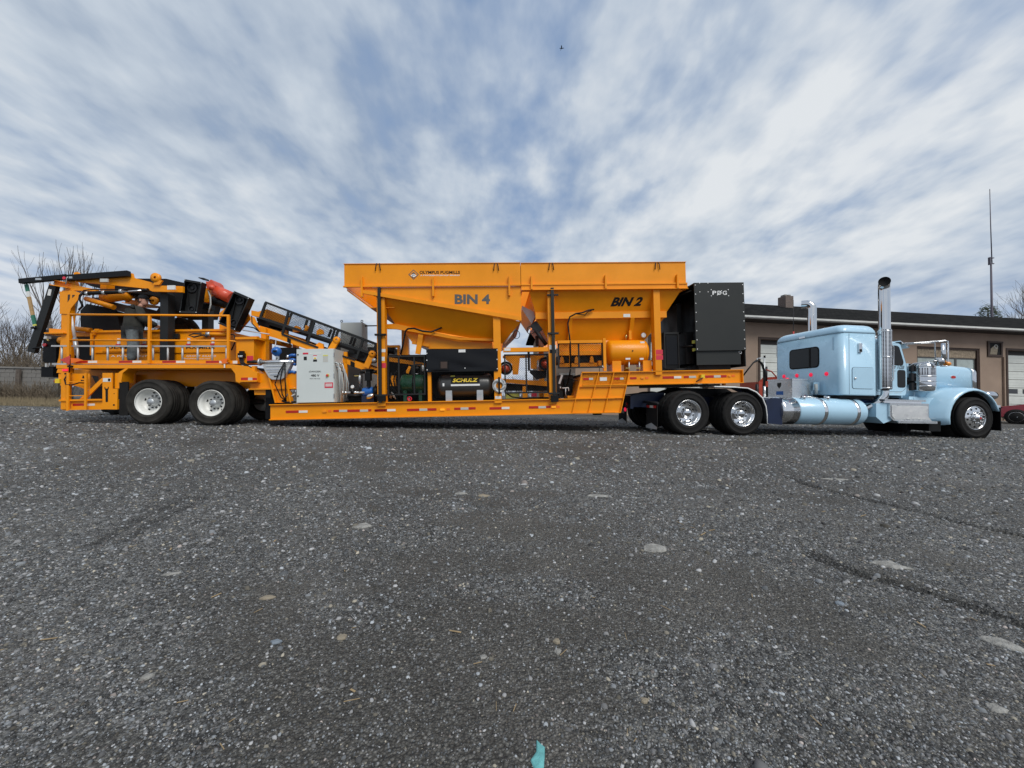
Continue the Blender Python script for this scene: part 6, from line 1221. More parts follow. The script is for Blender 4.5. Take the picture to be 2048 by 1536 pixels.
def mixer():
    m = thing('mixing_tub', 'orange pugmill mixing tub with lettered side doors on the rear deck', 'mixer', (-1.153, 0.8, 1.679), 'T')
    a, b = (-2.829, 0.75, 2.328), (0.416, 0.75, 2.276); zb = 1.522 + .02; y0, y1 = .75, 1.95
    part(m, 'tub', MB().box((a[0], y0, zb), (b[0], y1, a[2] - .02)), 'orange'); part(m, 'tub_rim', MB().box((a[0] - .03, y0 - .05, a[2] - .02), (b[0] + .03, y0 + .03, a[2] + .03)).box((a[0] - .03, y1 - .03, a[2] - .02), (b[0] + .03, y1 + .05, a[2] + .03)), 'orange')
    part(m, 'tub_ledge', MB().bp((-2.785, 0.72, 1.839), (-1.194, 0.72, 1.799), .72, .748), 'orange')
    for l, r in (((-2.606, 0.72, 2.121), (-1.24, 0.72, 1.799)), ((-0.891, 0.72, 2.105), (0.411, 0.72, 1.774))):
        d = part(m, 'side_door', MB().bp(l, r, .72, .747), 'orange')
        for f in (.3, .75):
            x_ = l[0] + (r[0] - l[0]) * f; part(d, 'door_clamp', MB().box((x_ - .03, .69, l[2] - .11), (x_ + .03, .719, l[2] + .03)), 'sticker_white'); part(d, 'clamp_handle', MB().box((x_ - .05, .67, l[2] - .15), (x_ + .04, .689, l[2] - .115)), 'sticker_red')
    lettering(m, 'OLYMPUS', (-2.521, 0.72, 1.896), (-1.525, 0.72, 1.881), (-2.522, 0.72, 1.963), 'hole', .02, out=(0, -.004, 0)); lettering(m, 'PUGMILLS', (-0.58, 0.72, 1.867), (0.117, 0.72, 1.857), (-0.58, 0.72, 1.931), 'hole', .03, out=(0, -.004, 0))
    lettering(m, 'A PAVEMENT', (-2.426, 0.75, 1.698), (-1.54, 0.75, 1.684), (-2.427, 0.75, 1.74), 'white', .01, out=(0, -.004, 0)); lettering(m, 'GROUP BRAND', (-0.595, 0.75, 1.67), (0.129, 0.75, 1.658), (-0.595, 0.75, 1.714), 'white', .01, out=(0, -.004, 0), spacing=1.3); lettering(m, 'Pavementgroup.com', (-0.66, 0.75, 1.607), (-0.017, 0.75, 1.597), (-0.66, 0.75, 1.645), 'white', .01, out=(0, -.004, 0))
    part(m, 'spray_bar', MB().cyl((-0.148, 0.68, 2.232), (0.438, 0.68, 2.213), .045), 'orange'); part(m, 'hose', MB().tube([(-0.133, 0.66, 2.229), (-0.318, 0.62, 2.233), (-0.44, 0.62, 2.195), (-0.318, 0.62, 2.146), (-0.102, 0.64, 2.202), (-0.01, 0.64, 2.145)], .02), 'steel_dark'); part(m, 'fitting', MB().cyl((-0.048, 0.67, 2.229), (0.045, 0.67, 2.223), .052), 'galv')
    part(m, 'bearing_block', MB().bp((-0.193, 0.9, 2.391), (-0.098, 0.9, 2.316), .9, 1.1), 'orange'); part(m, 'motor_stub', MB().bp((-0.828, 0.72, 2.248), (-0.734, 0.72, 2.127), .66, .72), 'charcoal')
    # end chute and uprights
    part(m, 'end_post', MB().bp((-2.794, 0.7, 2.398), (-2.68, 0.7, 2.325), .7, .8), 'orange'); part(m, 'end_frame', MB().bp((-2.864, 0.68, 2.285), (-2.819, 0.68, 1.74), .68, .72).bp((-2.824, 0.68, 2.284), (-2.762, 0.68, 2.252), .68, .72), 'orange')
    part(m, 'head_plate', MB().pr([(0.169, 0.7, 2.784), (0.472, 0.7, 3.046), (0.659, 0.7, 3.133), (0.941, 0.7, 2.647), (0.645, 0.7, 2.281), (0.17, 0.7, 2.29)], .8, .85), 'orange')
    p = thing('valve_panel', 'orange box panel with black hydraulic valves at the deck end', 'panel', (1.254, 0.1, 1.423), 'T')
    a_, b_ = (1.021, 0.15, 2.018), (1.428, 0.15, 1.424); part(p, 'box', MB().bp(a_, b_, .15, .6), 'orange'); part(p, 'box_lid', MB().bp((1.028, 0.1, 2.048), (1.526, 0.1, 1.996), .1, .62), 'orange')
    q = (1.173, 0.1, 1.604); part(p, 'valve_block', MB().bp((1.107, 0.1, 1.665), (1.246, 0.1, 1.558), .06, .149), 'black'); part(p, 'valve_lever', MB().bp((1.129, 0.1, 1.717), (1.221, 0.1, 1.666), .08, .149), 'black')
    for k in range(3):
        s = Vector((1.142, 0.08, 1.557)) + Vector((.035 * k, 0, 0)); part(p, 'hose', MB().tube([s, s + Vector((.03, -.01, -.12)), s + Vector((.16, 0, -.22)), s + Vector((.34, .03, -.27))], .015), 'black'); part(p, 'fitting', MB().cyl((s.x, .055, s.z), (s.x, .055, s.z + .05), .014, n=8), 'galv')
    part(p, 'notice', MB().bp((1.272, 0.14, 1.604), (1.416, 0.14, 1.491), .140, .147), 'sticker_red'); part(p, 'shaft', MB().tube([(1.312, 0.1, 1.452), (1.471, 0.08, 1.459), (1.579, 0.07, 1.452)], [.025, .04, .03], 10), 'steel_dark')
    part(p, 'hose_loop', MB().tube([(0.776, 0.3, 2.151), (0.865, 0.3, 2.135), (0.91, 0.3, 2.027), (0.866, 0.3, 1.904), (0.806, 0.3, 1.767)], .016), 'black')
    part(p, 'foot_block', MB().bp((1.456, 0.1, 1.352), (1.532, 0.1, 1.196), .02, .12), 'orange'); part(p, 'hose', MB().tube([(1.029, 0.3, 2.348), (1.194, 0.3, 2.331), (1.344, 0.3, 2.298), (1.449, 0.35, 2.197)], .014), 'black'); part(p, 'hose', MB().tube([(1.284, 0.3, 2.592), (1.292, 0.3, 2.407), (1.419, 0.3, 2.266), (1.464, 0.35, 2.166)], .012), 'black'); part(p, 'rod', MB().cyl((1.074, 0.3, 2.247), (1.704, 0.3, 2.139), .014, n=8), 'alu_matt')
    # orange red gearbox
    g = thing('gear_motor', 'bright orange red gearbox drive between the two belt guards', 'motor', (-0.094, 0.9, 3.389), 'T')
    part(g, 'gear_housing', MB().pr([(-0.132, 0.8, 3.581), (-0.07, 0.8, 3.573), (-0.007, 0.8, 3.629), (0.048, 0.8, 3.58), (0.096, 0.8, 3.473), (0.088, 0.8, 3.376), (0.01, 0.8, 3.344), (-0.108, 0.8, 3.394)], .75, 1.1), 'orange_red')
    part(g, 'motor_body', MB().cyl((0.017, 0.9, 3.371), (0.415, 0.9, 3.186), .15, n=24), 'orange_red'); part(g, 'fin', MB().beam((0.031, 0.88, 3.423), (0.413, 0.88, 3.272), .2, .05), 'orange_red'); part(g, 'lower_motor', MB().cyl((-0.133, 1, 3.151), (0.236, 1, 3.048), .12, n=20), 'black')
    q = (0.014, 0.74, 3.425); part(g, 'gear_cover', MB().lathe([(0, -.05), (.05, -.04), (.07, 0)], (q[0], .75, q[2]), (0, 1, 0), 16), 'orange_red'); part(g, 'torque_rod', MB().tube([(-0.345, 0.8, 3.692), (-0.227, 0.8, 3.659), (-0.101, 0.8, 3.618)], [.012, .03, .02], 8), 'steel_dark')
    part(g, 'mount_frame', MB().bp((-0.306, 0.95, 3.47), (-0.209, 0.95, 3.205), .95, 1.1), 'orange'); part(g, 'mount_block', MB().bp((-0.284, 0.9, 3.193), (-0.148, 0.9, 3.094), .9, 1.1), 'orange'); part(g, 'hose', MB().tube([(-0.108, 0.8, 3.361), (-0.053, 0.8, 3.198), (-0.044, 0.8, 3.003), (-0.098, 0.8, 2.793)], .018), 'cabinet_far'); part(g, 'coupler', MB().bp((-0.397, 1, 3.071), (-0.229, 1, 2.937), 1.0, 1.2), 'black')
    part(g, 'pedestal', MB().bp((-0.562, 1.2, 3.003), (-0.397, 1.2, 2.378), 1.2, 1.4), 'charcoal')
mixer()

def tower():
    t = thing('conveyor_tower', 'orange rear tower carrying the folded black conveyor over the deck', 'conveyor', (-3.353, 0.5, 1.469), 'T')
    zb = 1.487
    for y in (.30, 2.05):
        part(t, 'column', MB().pr([(-3.137, 0.3, 3.253), (-2.948, 0.3, 3.266), (-2.926, 0.3, 2.687), (-2.934, 0.3, 1.648), (-2.955, zb), (-3.23, zb), (-3.187, 0.3, 1.652), (-3.137, 0.3, 2.189), (-3.144, 0.3, 2.69)], y, y + .1), 'orange')
        part(t, 'column_gusset', MB().pr([(-3.166, 0.3, 3.223), (-2.861, 0.3, 3.25), (-2.641, 0.3, 3.157), (-2.906, 0.3, 2.816), (-2.94, 0.3, 2.68), (-3.158, 0.3, 2.69)], y - .02, y - .003), 'orange')
        part(t, 'head_plate', MB().pr([(-3.054, 0.3, 3.527), (-2.879, 0.3, 3.541), (-2.819, 0.3, 3.372), (-2.365, 0.3, 3.276), (-2.365, 0.3, 3.23), (-2.861, 0.3, 3.253), (-3.072, 0.3, 3.268)], y + .003, y + .09), 'orange')
        for q in ([(-2.976, 0.3, 3.145), (-2.925, 0.3, 3.152), (-2.934, 0.3, 3.038), (-2.981, 0.3, 2.962)], [(-2.874, 0.3, 3.141), (-2.808, 0.3, 3.135), (-2.876, 0.3, 3.06)]): part(t, 'cutout', MB().pr(q, y - .0235, y - .0205), 'frame_brown')
        part(t, 'bracket', MB().pr([(-3.337, 0.3, 3.511), (-2.936, 0.3, 3.419), (-2.934, 0.3, 3.297), (-3.335, 0.3, 3.369)], y + .02, y + .05).pr([(-3.337, 0.3, 3.514), (-2.936, 0.3, 3.422), (-2.936, 0.3, 3.404), (-3.337, 0.3, 3.496)], y - .08, y + .019).pr([(-3.335, 0.3, 3.384), (-2.935, 0.3, 3.312), (-2.934, 0.3, 3.294), (-3.335, 0.3, 3.366)], y - .08, y + .019), 'orange')
        part(t, 'bracket', MB().pr([(-3.443, 0.3, 2.352), (-3.095, 0.3, 2.325), (-3.007, 0.3, 2.233), (-3.007, 0.3, 2.21), (-3.209, 0.3, 2.16), (-3.441, 0.3, 2.208)], y + .02, y + .05).pr([(-3.441, 0.3, 2.239), (-3.007, 0.3, 2.233), (-3.007, 0.3, 2.21), (-3.441, 0.3, 2.208)], y - .08, y + .019), 'orange')
        for a, b, h in (((-4.003, 0.3, 3.459), (-2.938, 0.3, 3.56), .105), ((-2.952, 0.3, 3.526), (-1.54, 0.3, 3.625), .13)): part(t, 'black_beam', MB().beam((a[0], y - .06, a[2]), (b[0], y - .06, b[2]), .1, h), 'black')
        part(t, 'arm', MB().pr([(-2.82, 0.3, 3.479), (-1.782, 0.3, 3.547), (-1.62, 0.3, 3.576), (-1.54, 0.3, 3.66), (-1.509, 0.3, 3.552), (-1.106, 0.3, 3.441), (-1.006, 0.3, 3.41), (-1.013, 0.3, 3.356), (-0.343, 0.3, 3.331), (-0.342, 0.3, 3.183), (-1.049, 0.3, 3.21), (-1.19, 0.3, 3.281), (-2.059, 0.3, 3.384), (-2.791, 0.3, 3.456)], y + .0, y + .06), 'orange')
        part(t, 'arm_lug', MB().pr([(-2.946, 0.3, 3.587), (-2.94, 0.3, 3.702), (-2.867, 0.3, 3.721), (-2.801, 0.3, 3.655), (-2.588, 0.3, 3.615), (-2.588, 0.3, 3.592)], y + .065, y + .12), 'orange'); part(t, 'arm_lug', MB().pr([(-2.084, 0.3, 3.649), (-2.07, 0.3, 3.711), (-2.004, 0.3, 3.725), (-1.915, 0.3, 3.679), (-1.827, 0.3, 3.663), (-1.826, 0.3, 3.624)], y + .065, y + .12), 'orange')
    q = (-0.943, 0.4, 3.532); part(t, 'pivot_eye', MB().lathe([(.03, 0), (.11, 0), (.11, .06), (.03, .06)], (q[0], .24, q[2]), (0, 1, 0), 20), 'orange'); part(t, 'pivot_arm', MB().pr([(-0.94, 0.3, 3.463), (-0.777, 0.3, 3.462), (-0.85, 0.3, 3.354), (-0.998, 0.3, 3.356)], .25, .29), 'orange')
    q = (-1.292, 0.6, 3.064); part(t, 'pivot_eye', MB().lathe([(.03, 0), (.10, 0), (.10, .06), (.03, .06)], (q[0], .6, q[2]), (0, 1, 0), 20), 'orange')
    part(t, 'cross_tube', MB().cyl((-2.78, 0.5, 3.102), (-2.128, 0.5, 2.884), .06), 'orange'); part(t, 'drum', MB().tube([(-2.567, 0.7, 3.182), (-2.369, 0.7, 3.204), (-2.157, 0.8, 3.252), (-2.078, 0.9, 3.179)], [.13, .14, .13, .1], 18), 'orange'); part(t, 'drop_bracket', MB().bp((-2.456, 0.5, 3.473), (-2.305, 0.5, 3.3), .5, .7), 'orange')
    part(t, 'folded_belt', MB().pr([(-3.107, 0.6, 3.571), (-1.792, 0.6, 3.668), (-1.106, 0.6, 3.657), (-0.554, 0.6, 3.521), (-0.553, 0.6, 3.215), (-0.65, 0.6, 2.828), (-1.344, 0.6, 2.835), (-1.102, 0.6, 3.157), (-1.514, 0.6, 3.256), (-2.229, 0.6, 3.342), (-2.955, 0.6, 3.491)], .75, 1.9), 'belt')
    part(t, 'belt_frame', MB().pr([(-2.952, 0.6, 3.231), (-2.195, 0.6, 3.01), (-1.862, 0.6, 2.991), (-1.861, 0.6, 2.881), (-2.224, 0.6, 2.837), (-2.98, 0.6, 3.082)], .8, 1.9), 'frame_brown')
    part(t, 'hanging_belt', MB().pr([(-3.213, 0.9, 3.085), (-2.513, 0.9, 2.956), (-2.382, 0.9, 2.354), (-3.034, 0.9, 2.379), (-3.148, 0.9, 2.801)], .95, .98), 'belt'); part(t, 'hanging_belt', MB().pr([(-3.544, 0.9, 2.951), (-3.384, 0.9, 3.128), (-3.198, 0.9, 3.061), (-3.082, 0.9, 2.477), (-3.531, 0.9, 2.499)], 1.1, 1.9), 'black')
    part(t, 'hydraulic_cylinder', MB().cyl((-2.486, 0.15, 3.134), (-1.593, 0.15, 3.167), .045), 'black'); part(t, 'cylinder_rod', MB().cyl((-1.593, 0.15, 3.167), (-1.144, 0.15, 3.19), .022), 'chrome'); part(t, 'rod_end', MB().cyl((-1.144, 0.15, 3.19), (-1.014, 0.15, 3.204), .04), 'black')
    for q in ((-2.39, 0.12, 3.129), (-2.011, 0.12, 3.145), (-1.623, 0.12, 3.174)): part(t, 'cylinder_collar', MB().cyl((q[0] - .03, .15, q[2]), (q[0] + .03, .15, q[2] + .002), .052, n=14), 'galv')
    part(t, 'hose', MB().tube([(-2.455, 0.12, 3.167), (-2.512, 0.1, 3.073), (-2.525, 0.1, 2.983), (-2.474, 0.1, 2.893), (-2.472, 0.12, 2.823), (-2.634, 0.2, 2.768)], .022), 'black'); part(t, 'hose', MB().tube([(-2.476, 0.14, 3.203), (-2.261, 0.14, 3.228), (-1.902, 0.14, 3.22), (-1.469, 0.14, 3.231)], .014), 'black')
    part(t, 'strut_rod', MB().cyl((-2.865, 0.25, 2.616), (-2.771, 0.25, 2.101), .028), 'white'); part(t, 'strut_tube', MB().cyl((-2.771, 0.25, 2.101), (-2.715, 0.25, 1.694), .04), 'galv')
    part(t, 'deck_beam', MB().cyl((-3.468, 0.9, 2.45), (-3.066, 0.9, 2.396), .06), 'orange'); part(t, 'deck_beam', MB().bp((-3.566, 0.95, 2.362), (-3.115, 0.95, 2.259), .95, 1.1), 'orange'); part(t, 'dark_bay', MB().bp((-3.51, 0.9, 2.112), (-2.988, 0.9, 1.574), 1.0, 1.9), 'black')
    # tilted black discharge leg with tie strap
    a, b = (-3.357, 0.35, 3.391), (-3.838, 0.35, 1.79); lg = part(t, 'discharge_leg', MB().beam(a, b, .09, .17, (1, 0, 0)), 'charcoal')
    part(lg, 'notice', MB().beam(Vector((-3.402, 0.3, 3.286)), Vector((-3.433, 0.3, 3.134)), .01, .07, (1, 0, 0)), 'sticker_white')
    a, b = Vector((-3.951, 0.3, 3.405)), Vector((-3.736, 0.3, 2.409))
    for f0, f1, m_ in ((0, .17, 'strap_green'), (.17, .30, 'sticker_white'), (.30, .74, 'wood'), (.74, .96, 'strap_green'), (.96, 1.0, 'pale_yellow')): part(t, 'tie_strap', MB().beam(a.lerp(b, f0), a.lerp(b, f1), .03, .07, (1, 0, 0)), m_)
    part(t, 'leg_foot', MB().bp((-3.783, 0.3, 2.379), (-3.703, 0.3, 2.341), .25, .4), 'black'); part(t, 'lever', MB().tube([(-2.896, 0.2, 3.548), (-2.917, 0.2, 3.511), (-2.944, 0.2, 3.367)], .014), 'alu_matt'); part(t, 'leg_pin', MB().cyl((-3.782, 0.3, 1.889), (-3.58, 0.3, 1.893), .02), 'black')
    for a, b, m_ in (((-3.6, 0.2, 3.516), (-3.47, 0.2, 3.47), 'galv'), ((-2.846, 0.2, 3.548), (-2.773, 0.2, 3.502), 'galv'), ((-2.137, 0.2, 3.489), (-1.962, 0.2, 3.412), 'tape_grey'), ((-0.597, 0.2, 3.316), (-0.42, 0.2, 3.215), 'sticker_white')): part(t, 'notice', MB().bp(a, b, .17, .20), m_)
    q = (-2.969, 0.17, 3.517); part(t, 'round_label', MB().cyl((q[0], .18, q[2]), (q[0], .2, q[2]), .035, n=14), 'sticker_red')
    # black power pack hung at the tail
    p = thing('tail_power_pack', 'black machine box hanging at the trailer tail behind the tower', 'machine', (-4.089, 0.9, 1.725), 'T')
    part(p, 'box', MB().bp((-4.227, 0.9, 2.202), (-4.173, 0.9, 1.625), .9, 1.9), 'black'); part(p, 'box', MB().bp((-4.23, 0.9, 2.443), (-3.803, 0.9, 2.116), .95, 1.9), 'frame_brown'); part(p, 'box', MB().bp((-4.178, 0.85, 2.194), (-3.888, 0.85, 1.6), .88, 1.0), 'black'); part(p, 'hose_end', MB().bp((-4.145, 0.8, 2.25), (-4.03, 0.8, 2.185), .8, .9), 'sticker_white')
    q = (-4.137, 0.85, 2.038); part(p, 'red_lamp', MB().cyl((q[0], .84, q[2]), (q[0], .88, q[2]), .04, n=14), 'lamp_red_off'); part(p, 'hitch', MB().bp((-4.263, 0.9, 1.499), (-3.976, 0.9, 1.238), .9, 1.3), 'black'); part(p, 'rod', MB().cyl((-4.014, 0.8, 2.168), (-3.968, 0.8, 2.12), .02), 'brass'); part(p, 'side_light', MB().bp((-4.116, 0.85, 1.572), (-4.077, 0.85, 1.484), .85, .9), 'sticker_white')
    q = (-3.755, 0.8, 2.149); part(p, 'wheel_cap', MB().lathe([(0, -.02), (.08, -.01), (.1, .05)], (q[0], .85, q[2]), (0, 1, 0), 18), 'orange')
    # the black post standing through the railing
    b = thing('black_post', 'square black steel post standing on the deck behind the railing', 'post', (-0.911, 0.5, 1.584), 'T')
    x0, x1 = -0.994, -0.805; zz = 1.475
    part(b, 'column', MB().pr([(x0, zz), (x1, zz), (x1, 3.184), (-0.883, 3.279), (x0, 3.28)], .45, .65), 'charcoal'); part(b, 'foot_plate', MB().box((x0 - .05, .4, zz), (x1 + .05, .7, zz + .02)), 'black')
tower()
def deck_ladder():
    l = thing('aluminium_ladder', 'aluminium ladder lying on edge along the deck railing', 'ladder', (-1.873, 0.12, 1.557), 'T')
    za = (-3.152, 0.12, 1.907); zb_ = (0.816, 0.12, 1.837)
    part(l, 'rail', MB().beam((-3.129, 0.1, 1.9), (0.832, 0.1, 1.834), .025, .035), 'alu_matt'); part(l, 'rail', MB().beam((-3.102, 0.1, 1.479), (0.833, 0.1, 1.414), .025, .035), 'alu_matt')
    for a, b in (((-2.924, 0.1, 1.884), (-2.919, 0.1, 1.488)), ((-2.569, 0.1, 1.879), (-2.564, 0.1, 1.482)), ((-2.235, 0.1, 1.874), (-2.23, 0.1, 1.477)), ((-1.892, 0.1, 1.869), (-1.888, 0.1, 1.471)), ((-1.55, 0.1, 1.864), (-1.546, 0.1, 1.466)), ((-1.205, 0.1, 1.859), (-1.202, 0.1, 1.46)), ((-0.867, 0.1, 1.854), (-0.864, 0.1, 1.455)), ((-0.528, 0.1, 1.849), (-0.525, 0.1, 1.449)), ((-0.196, 0.1, 1.844), (-0.193, 0.1, 1.444)), ((0.152, 0.1, 1.839), (0.153, 0.1, 1.438)), ((0.487, 0.1, 1.834), (0.488, 0.1, 1.433)), ((0.811, 0.1, 1.829), (0.812, 0.1, 1.428))):
        part(l, 'rung', MB().cyl((a[0], .12, a[2] + .02), (b[0], .12, b[2]), .020, n=8), 'alu_matt')
    f = thing('safety_flag', 'red orange triangular safety flag at the trailer tail', 'flag', (-2.574, -0.03, 1.445), 'T')
    part(f, 'cloth', MB().pr([(-2.799, -0.03, 1.558), (-2.57, -0.03, 1.656), (-2.584, -0.03, 1.445)], -.035, -.028), 'red_net'); part(f, 'cloth', MB().pr([(-2.563, -0.03, 1.598), (-2.401, -0.03, 1.585), (-2.288, -0.03, 1.545), (-2.553, -0.03, 1.474)], -.033, -.027), 'sticker_orange'); part(f, 'staff', MB().cyl((-2.584, -0.02, 1.679), (-2.603, -0.02, 1.257), .012, n=8), 'black'); part(f, 'clamp', MB().bp((-2.616, -0.03, 1.424), (-2.531, -0.03, 1.386), -.05, -.006), 'black'); part(f, 'clamp', MB().bp((-2.676, -0.03, 1.257), (-2.599, -0.03, 1.22), -.05, -.0), 'black')
    f2 = thing('safety_flag', 'crumpled orange safety flag tied at the front end of the railing', 'flag', (0.87, -0.02, 1.404), 'T')
    part(f2, 'cloth', MB().pr([(0.79, -0.03, 1.493), (0.862, -0.03, 1.529), (0.977, -0.03, 1.534), (0.934, -0.03, 1.498), (0.912, -0.03, 1.417), (0.819, -0.03, 1.426)], -.035, -.025), 'sticker_orange'); part(f2, 'tie', MB().bp((0.862, -0.03, 1.403), (0.888, -0.03, 1.317), -.035, -.028), 'white')
deck_ladder()
def lug_tyre():
    q = (-4.918, 1.9, 1.005); r = .48; w = FRAME['T'] @ Vector(q); r_ = .62
    t = thing('tractor_wheel', 'lugged black tractor wheel standing behind the trailer tail', 'wheel', (w.x, w.y, 0))
    c = (w.x + .28, w.y + 1.2, r_); part(t, 'tyre', MB().lathe([(.3, 0), (.5, -.03), (.58, .03), (.6, .2), (.58, .37), (.5, .43), (.3, .4)], c, (0, 1, 0), 48, False, lambda j, k: .05 if (j in (2, 3, 4) and (k // 2) % 2) else 0), 'rubber'); part(t, 'rim', MB().lathe([(.3, .04), (.26, .1), (0, .12)], c, (0, 1, 0), 24), 'steel_dark')
lug_tyre()

# ------------------------------------------------------------------ tractor unit
def rrect(x0, x1, y0, y1, r, z, n=4):
    pts = []
    for cx, cy, a0 in ((x1 - r, y1 - r, 0), (x0 + r, y1 - r, 90), (x0 + r, y0 + r, 180), (x1 - r, y0 + r, 270)):
        for k in range(n + 1): t = R(a0 + 90 * k / n); pts.append((cx + r * math.cos(t), cy + r * math.sin(t), z))
    return pts
def rpoly(pts, rad, n=4):
    """round the corners of a polygon given in x,z"""
    out = []; m = len(pts)
    for i in range(m):
        p, a, b = Vector(pts[i]), Vector(pts[i - 1]), Vector(pts[(i + 1) % m]); d1 = (a - p); d2 = (b - p); r = min(rad, d1.length * .45, d2.length * .45)
        s, e = p + d1.normalized() * r, p + d2.normalized() * r
        for k in range(n + 1): t = k / n; q = s * (1 - t) ** 2 + p * 2 * t * (1 - t) + e * t * t; out.append((q.x, q.y))
    return out
TW = 2.44
tk = thing('semi_truck', 'pale blue long nose semi truck with chrome stacks pulling the trailer', 'truck', (3.0, TW / 2, 0), 'K')
def KP(name, mb, mat, par=None, label=None): return part(par or tk, name, mb, mat, label)
def xz(*ps): return [(p[0], p[2]) for p in ps]
# frame
for y in (.80, 1.56):
    KP('frame_rail', MB().box((-1.75, y, .62), (1.2, y + .09, .92)), 'navy'); KP('frame_rail', MB().box((1.2, y, .62), (7.6, y + .09, .92)), 'frame_blue')
for x in (-1.6, -.2, 1.3, 2.4, 4.2, 5.8): KP('crossmember', MB().box((x, .892, .66), (x + .12, 1.558, .88)), 'navy')
KP('end_member', MB().box((-1.83, .72, .58), (-1.752, 1.74, .9)), 'navy'); KP('tail_ramp', MB().pr([(-1.75, .925), (-1.2, 1.0), (-.9, 1.0), (-.9, .925)], .8, .89), 'navy'); KP('tail_ramp', MB().pr([(-1.75, .925), (-1.2, 1.0), (-.9, 1.0), (-.9, .925)], 1.56, 1.65), 'navy')
KP('fifth_wheel', MB().pr([(-.75, 1.0), (-.35, 1.14), (.75, 1.14), (.9, 1.06), (.7, .98)], .75, 1.69), 'black'); KP('fifth_wheel_base', MB().box((-.4, .7, .925), (.6, 1.74, 1.0)), 'black')
KP('suspension', MB().box((-1.1, .55, .42), (1.1, .8, .66)), 'black'); KP('suspension', MB().box((-1.1, 1.66, .42), (1.1, 1.9, .66)), 'black')
for x in (-.70, .66): KP('axle', MB().cyl((x, .3, .525), (x, TW - .3, .525), .1), 'black'); KP('differential', MB().lathe([(0, -.22), (.15, -.18), (.2, 0), (.15, .18), (0, .22)], (x, TW / 2, .525), (0, 1, 0), 18), 'black')
for x in (-.70, .66):
    dual_wheel(tk, x, .525, .0, 1, 'polished', True, 'rubber', True); dual_wheel(tk, x, .525, TW, -1, 'polished', True, 'rubber', True)
def steer(y, s):
    x, z = 6.99, .525; w = bpy.data.objects.new('wheel', None); col.objects.link(w); w.parent = tk; BASE[w.name] = BASE[tk.name]
    part(w, 'tyre', tyre_mb((x, y, z), s, False), 'rubber')
    part(w, 'rim', MB().lathe([(.29, .006), (.302, -.004), (.306, .01), (.29, .02), (.275, .012), (.20, .0), (.16, -.01), (.13, -.02), (0, -.02)], (x, y, z), (0, s, 0), 40), 'polished')
    for k in range(10): t = k * 2 * math.pi / 10 + .2; part(w, 'hand_hole', disc(MB(), (x + .232 * math.cos(t), z + .232 * math.sin(t)), .025, y + s * .0005), 'hole')
    part(w, 'hub', MB().lathe([(.155, -.012), (.15, -.04), (.12, -.055), (.075, -.06), (.07, -.09), (.05, -.10), (0, -.10)], (x, y, z), (0, s, 0), 28), 'chrome')
    for k in range(10):
        t = k * 2 * math.pi / 10 + .5; part(w, 'nut_cover', MB().cyl((x + .143 * math.cos(t), y - s * .04, z + .143 * math.sin(t)), (x + .143 * math.cos(t), y - s * .085, z + .143 * math.sin(t)), .02, .014, 8), 'chrome')
    part(w, 'hub_badge', disc(MB(), (x, z), .03, y - s * .101), 'tape_red')
steer(.0, 1); steer(TW, -1); KP('axle', MB().cyl((6.99, .3, .5), (6.99, TW - .3, .5), .08), 'black')
# rear mud flaps, lamps, quarter fenders
for y, a, b in ((.0, (-1.662, 0, 0.795), (-1.415, 0, 0.189)), (TW - .6, (-1.497, 1.9, 0.851), (-1.3, 1.9, 0.217))):
    KP('mud_flap', MB().box((-1.47, y + .02, .14), (-1.455, y + .6, .72)), 'rubber'); KP('flap_trim', MB().add([(-1.476, y + .02, .12), (-1.476, y + .6, .12), (-1.476, y + .6, .18), (-1.476, y + .31, .26), (-1.476, y + .02, .18)], [(0, 1, 2, 3, 4)]).add([(-1.474, y + .02, .12), (-1.474, y + .6, .12), (-1.474, y + .6, .18), (-1.474, y + .31, .26), (-1.474, y + .02, .18)], [(4, 3, 2, 1, 0)]), 'alu_matt')
    KP('flap_hanger', MB().cyl((-1.46, y + .0, .74), (-1.46, y + .75 if y < 1 else y - .15, .76), .03), 'steel_dark'); KP('flap_reflector', MB().box((-1.482, y + .06, .62), (-1.4755, y + .56, .68)), 'tape_red'); KP('flap_reflector', MB().box((-1.486, y + .2, .62), (-1.4825, y + .38, .68)), 'tape_grey')
for y in (.95, 1.38): KP('tail_lamp', MB().lathe([(0, -.02), (.05, -.015), (.055, .01)], (-1.83, y, .68), (1, 0, 0), 14), 'lamp_red_off'); 
KP('tail_lamp', MB().lathe([(0, -.02), (.05, -.015), (.055, .01)], (-1.83, 1.05, .55), (1, 0, 0), 14), 'lamp_red'); KP('plate', MB().box((-1.845, 1.1, .45), (-1.84, 1.3, .57)), 'sticker_white'); KP('plate_bracket', MB().box((-1.84, 1.05, .44), (-1.832, 1.35, .66)), 'steel_dark')
for y in (.02, TW - .62):
    path = [(-.05, 1.165), (.5, 1.165), (.8, 1.15), (1.02, 1.06), (1.18, .92), (1.27, .72), (1.30, .5), (1.30, .3)]; mb = MB()
    rings = [[(x, y, z), (x, y + .6, z), (x - .012, y + .6, z - .016), (x - .012, y, z - .016)] for x, z in path]; KP('quarter_fender', mb.loft(rings, True, True), 'steel_dark'); KP('fender_lip', MB().loft([[(x, y - .012, z + .004), (x, y + .012, z + .004), (x - .014, y + .012, z - .02), (x - .014, y - .012, z - .02)] for x, z in path], True, True), 'white'); KP('fender_top', MB().box((-.05, y, 1.169), (.5, y + .6, 1.174)), 'white')  # bright upper edge of the polished fender painted as white strips, the rest dark
    KP('fender_bracket', MB().cyl((.95, y + .3, 1.06), (.95, .85 if y < 1 else 1.6, .9), .03), 'steel_dark')
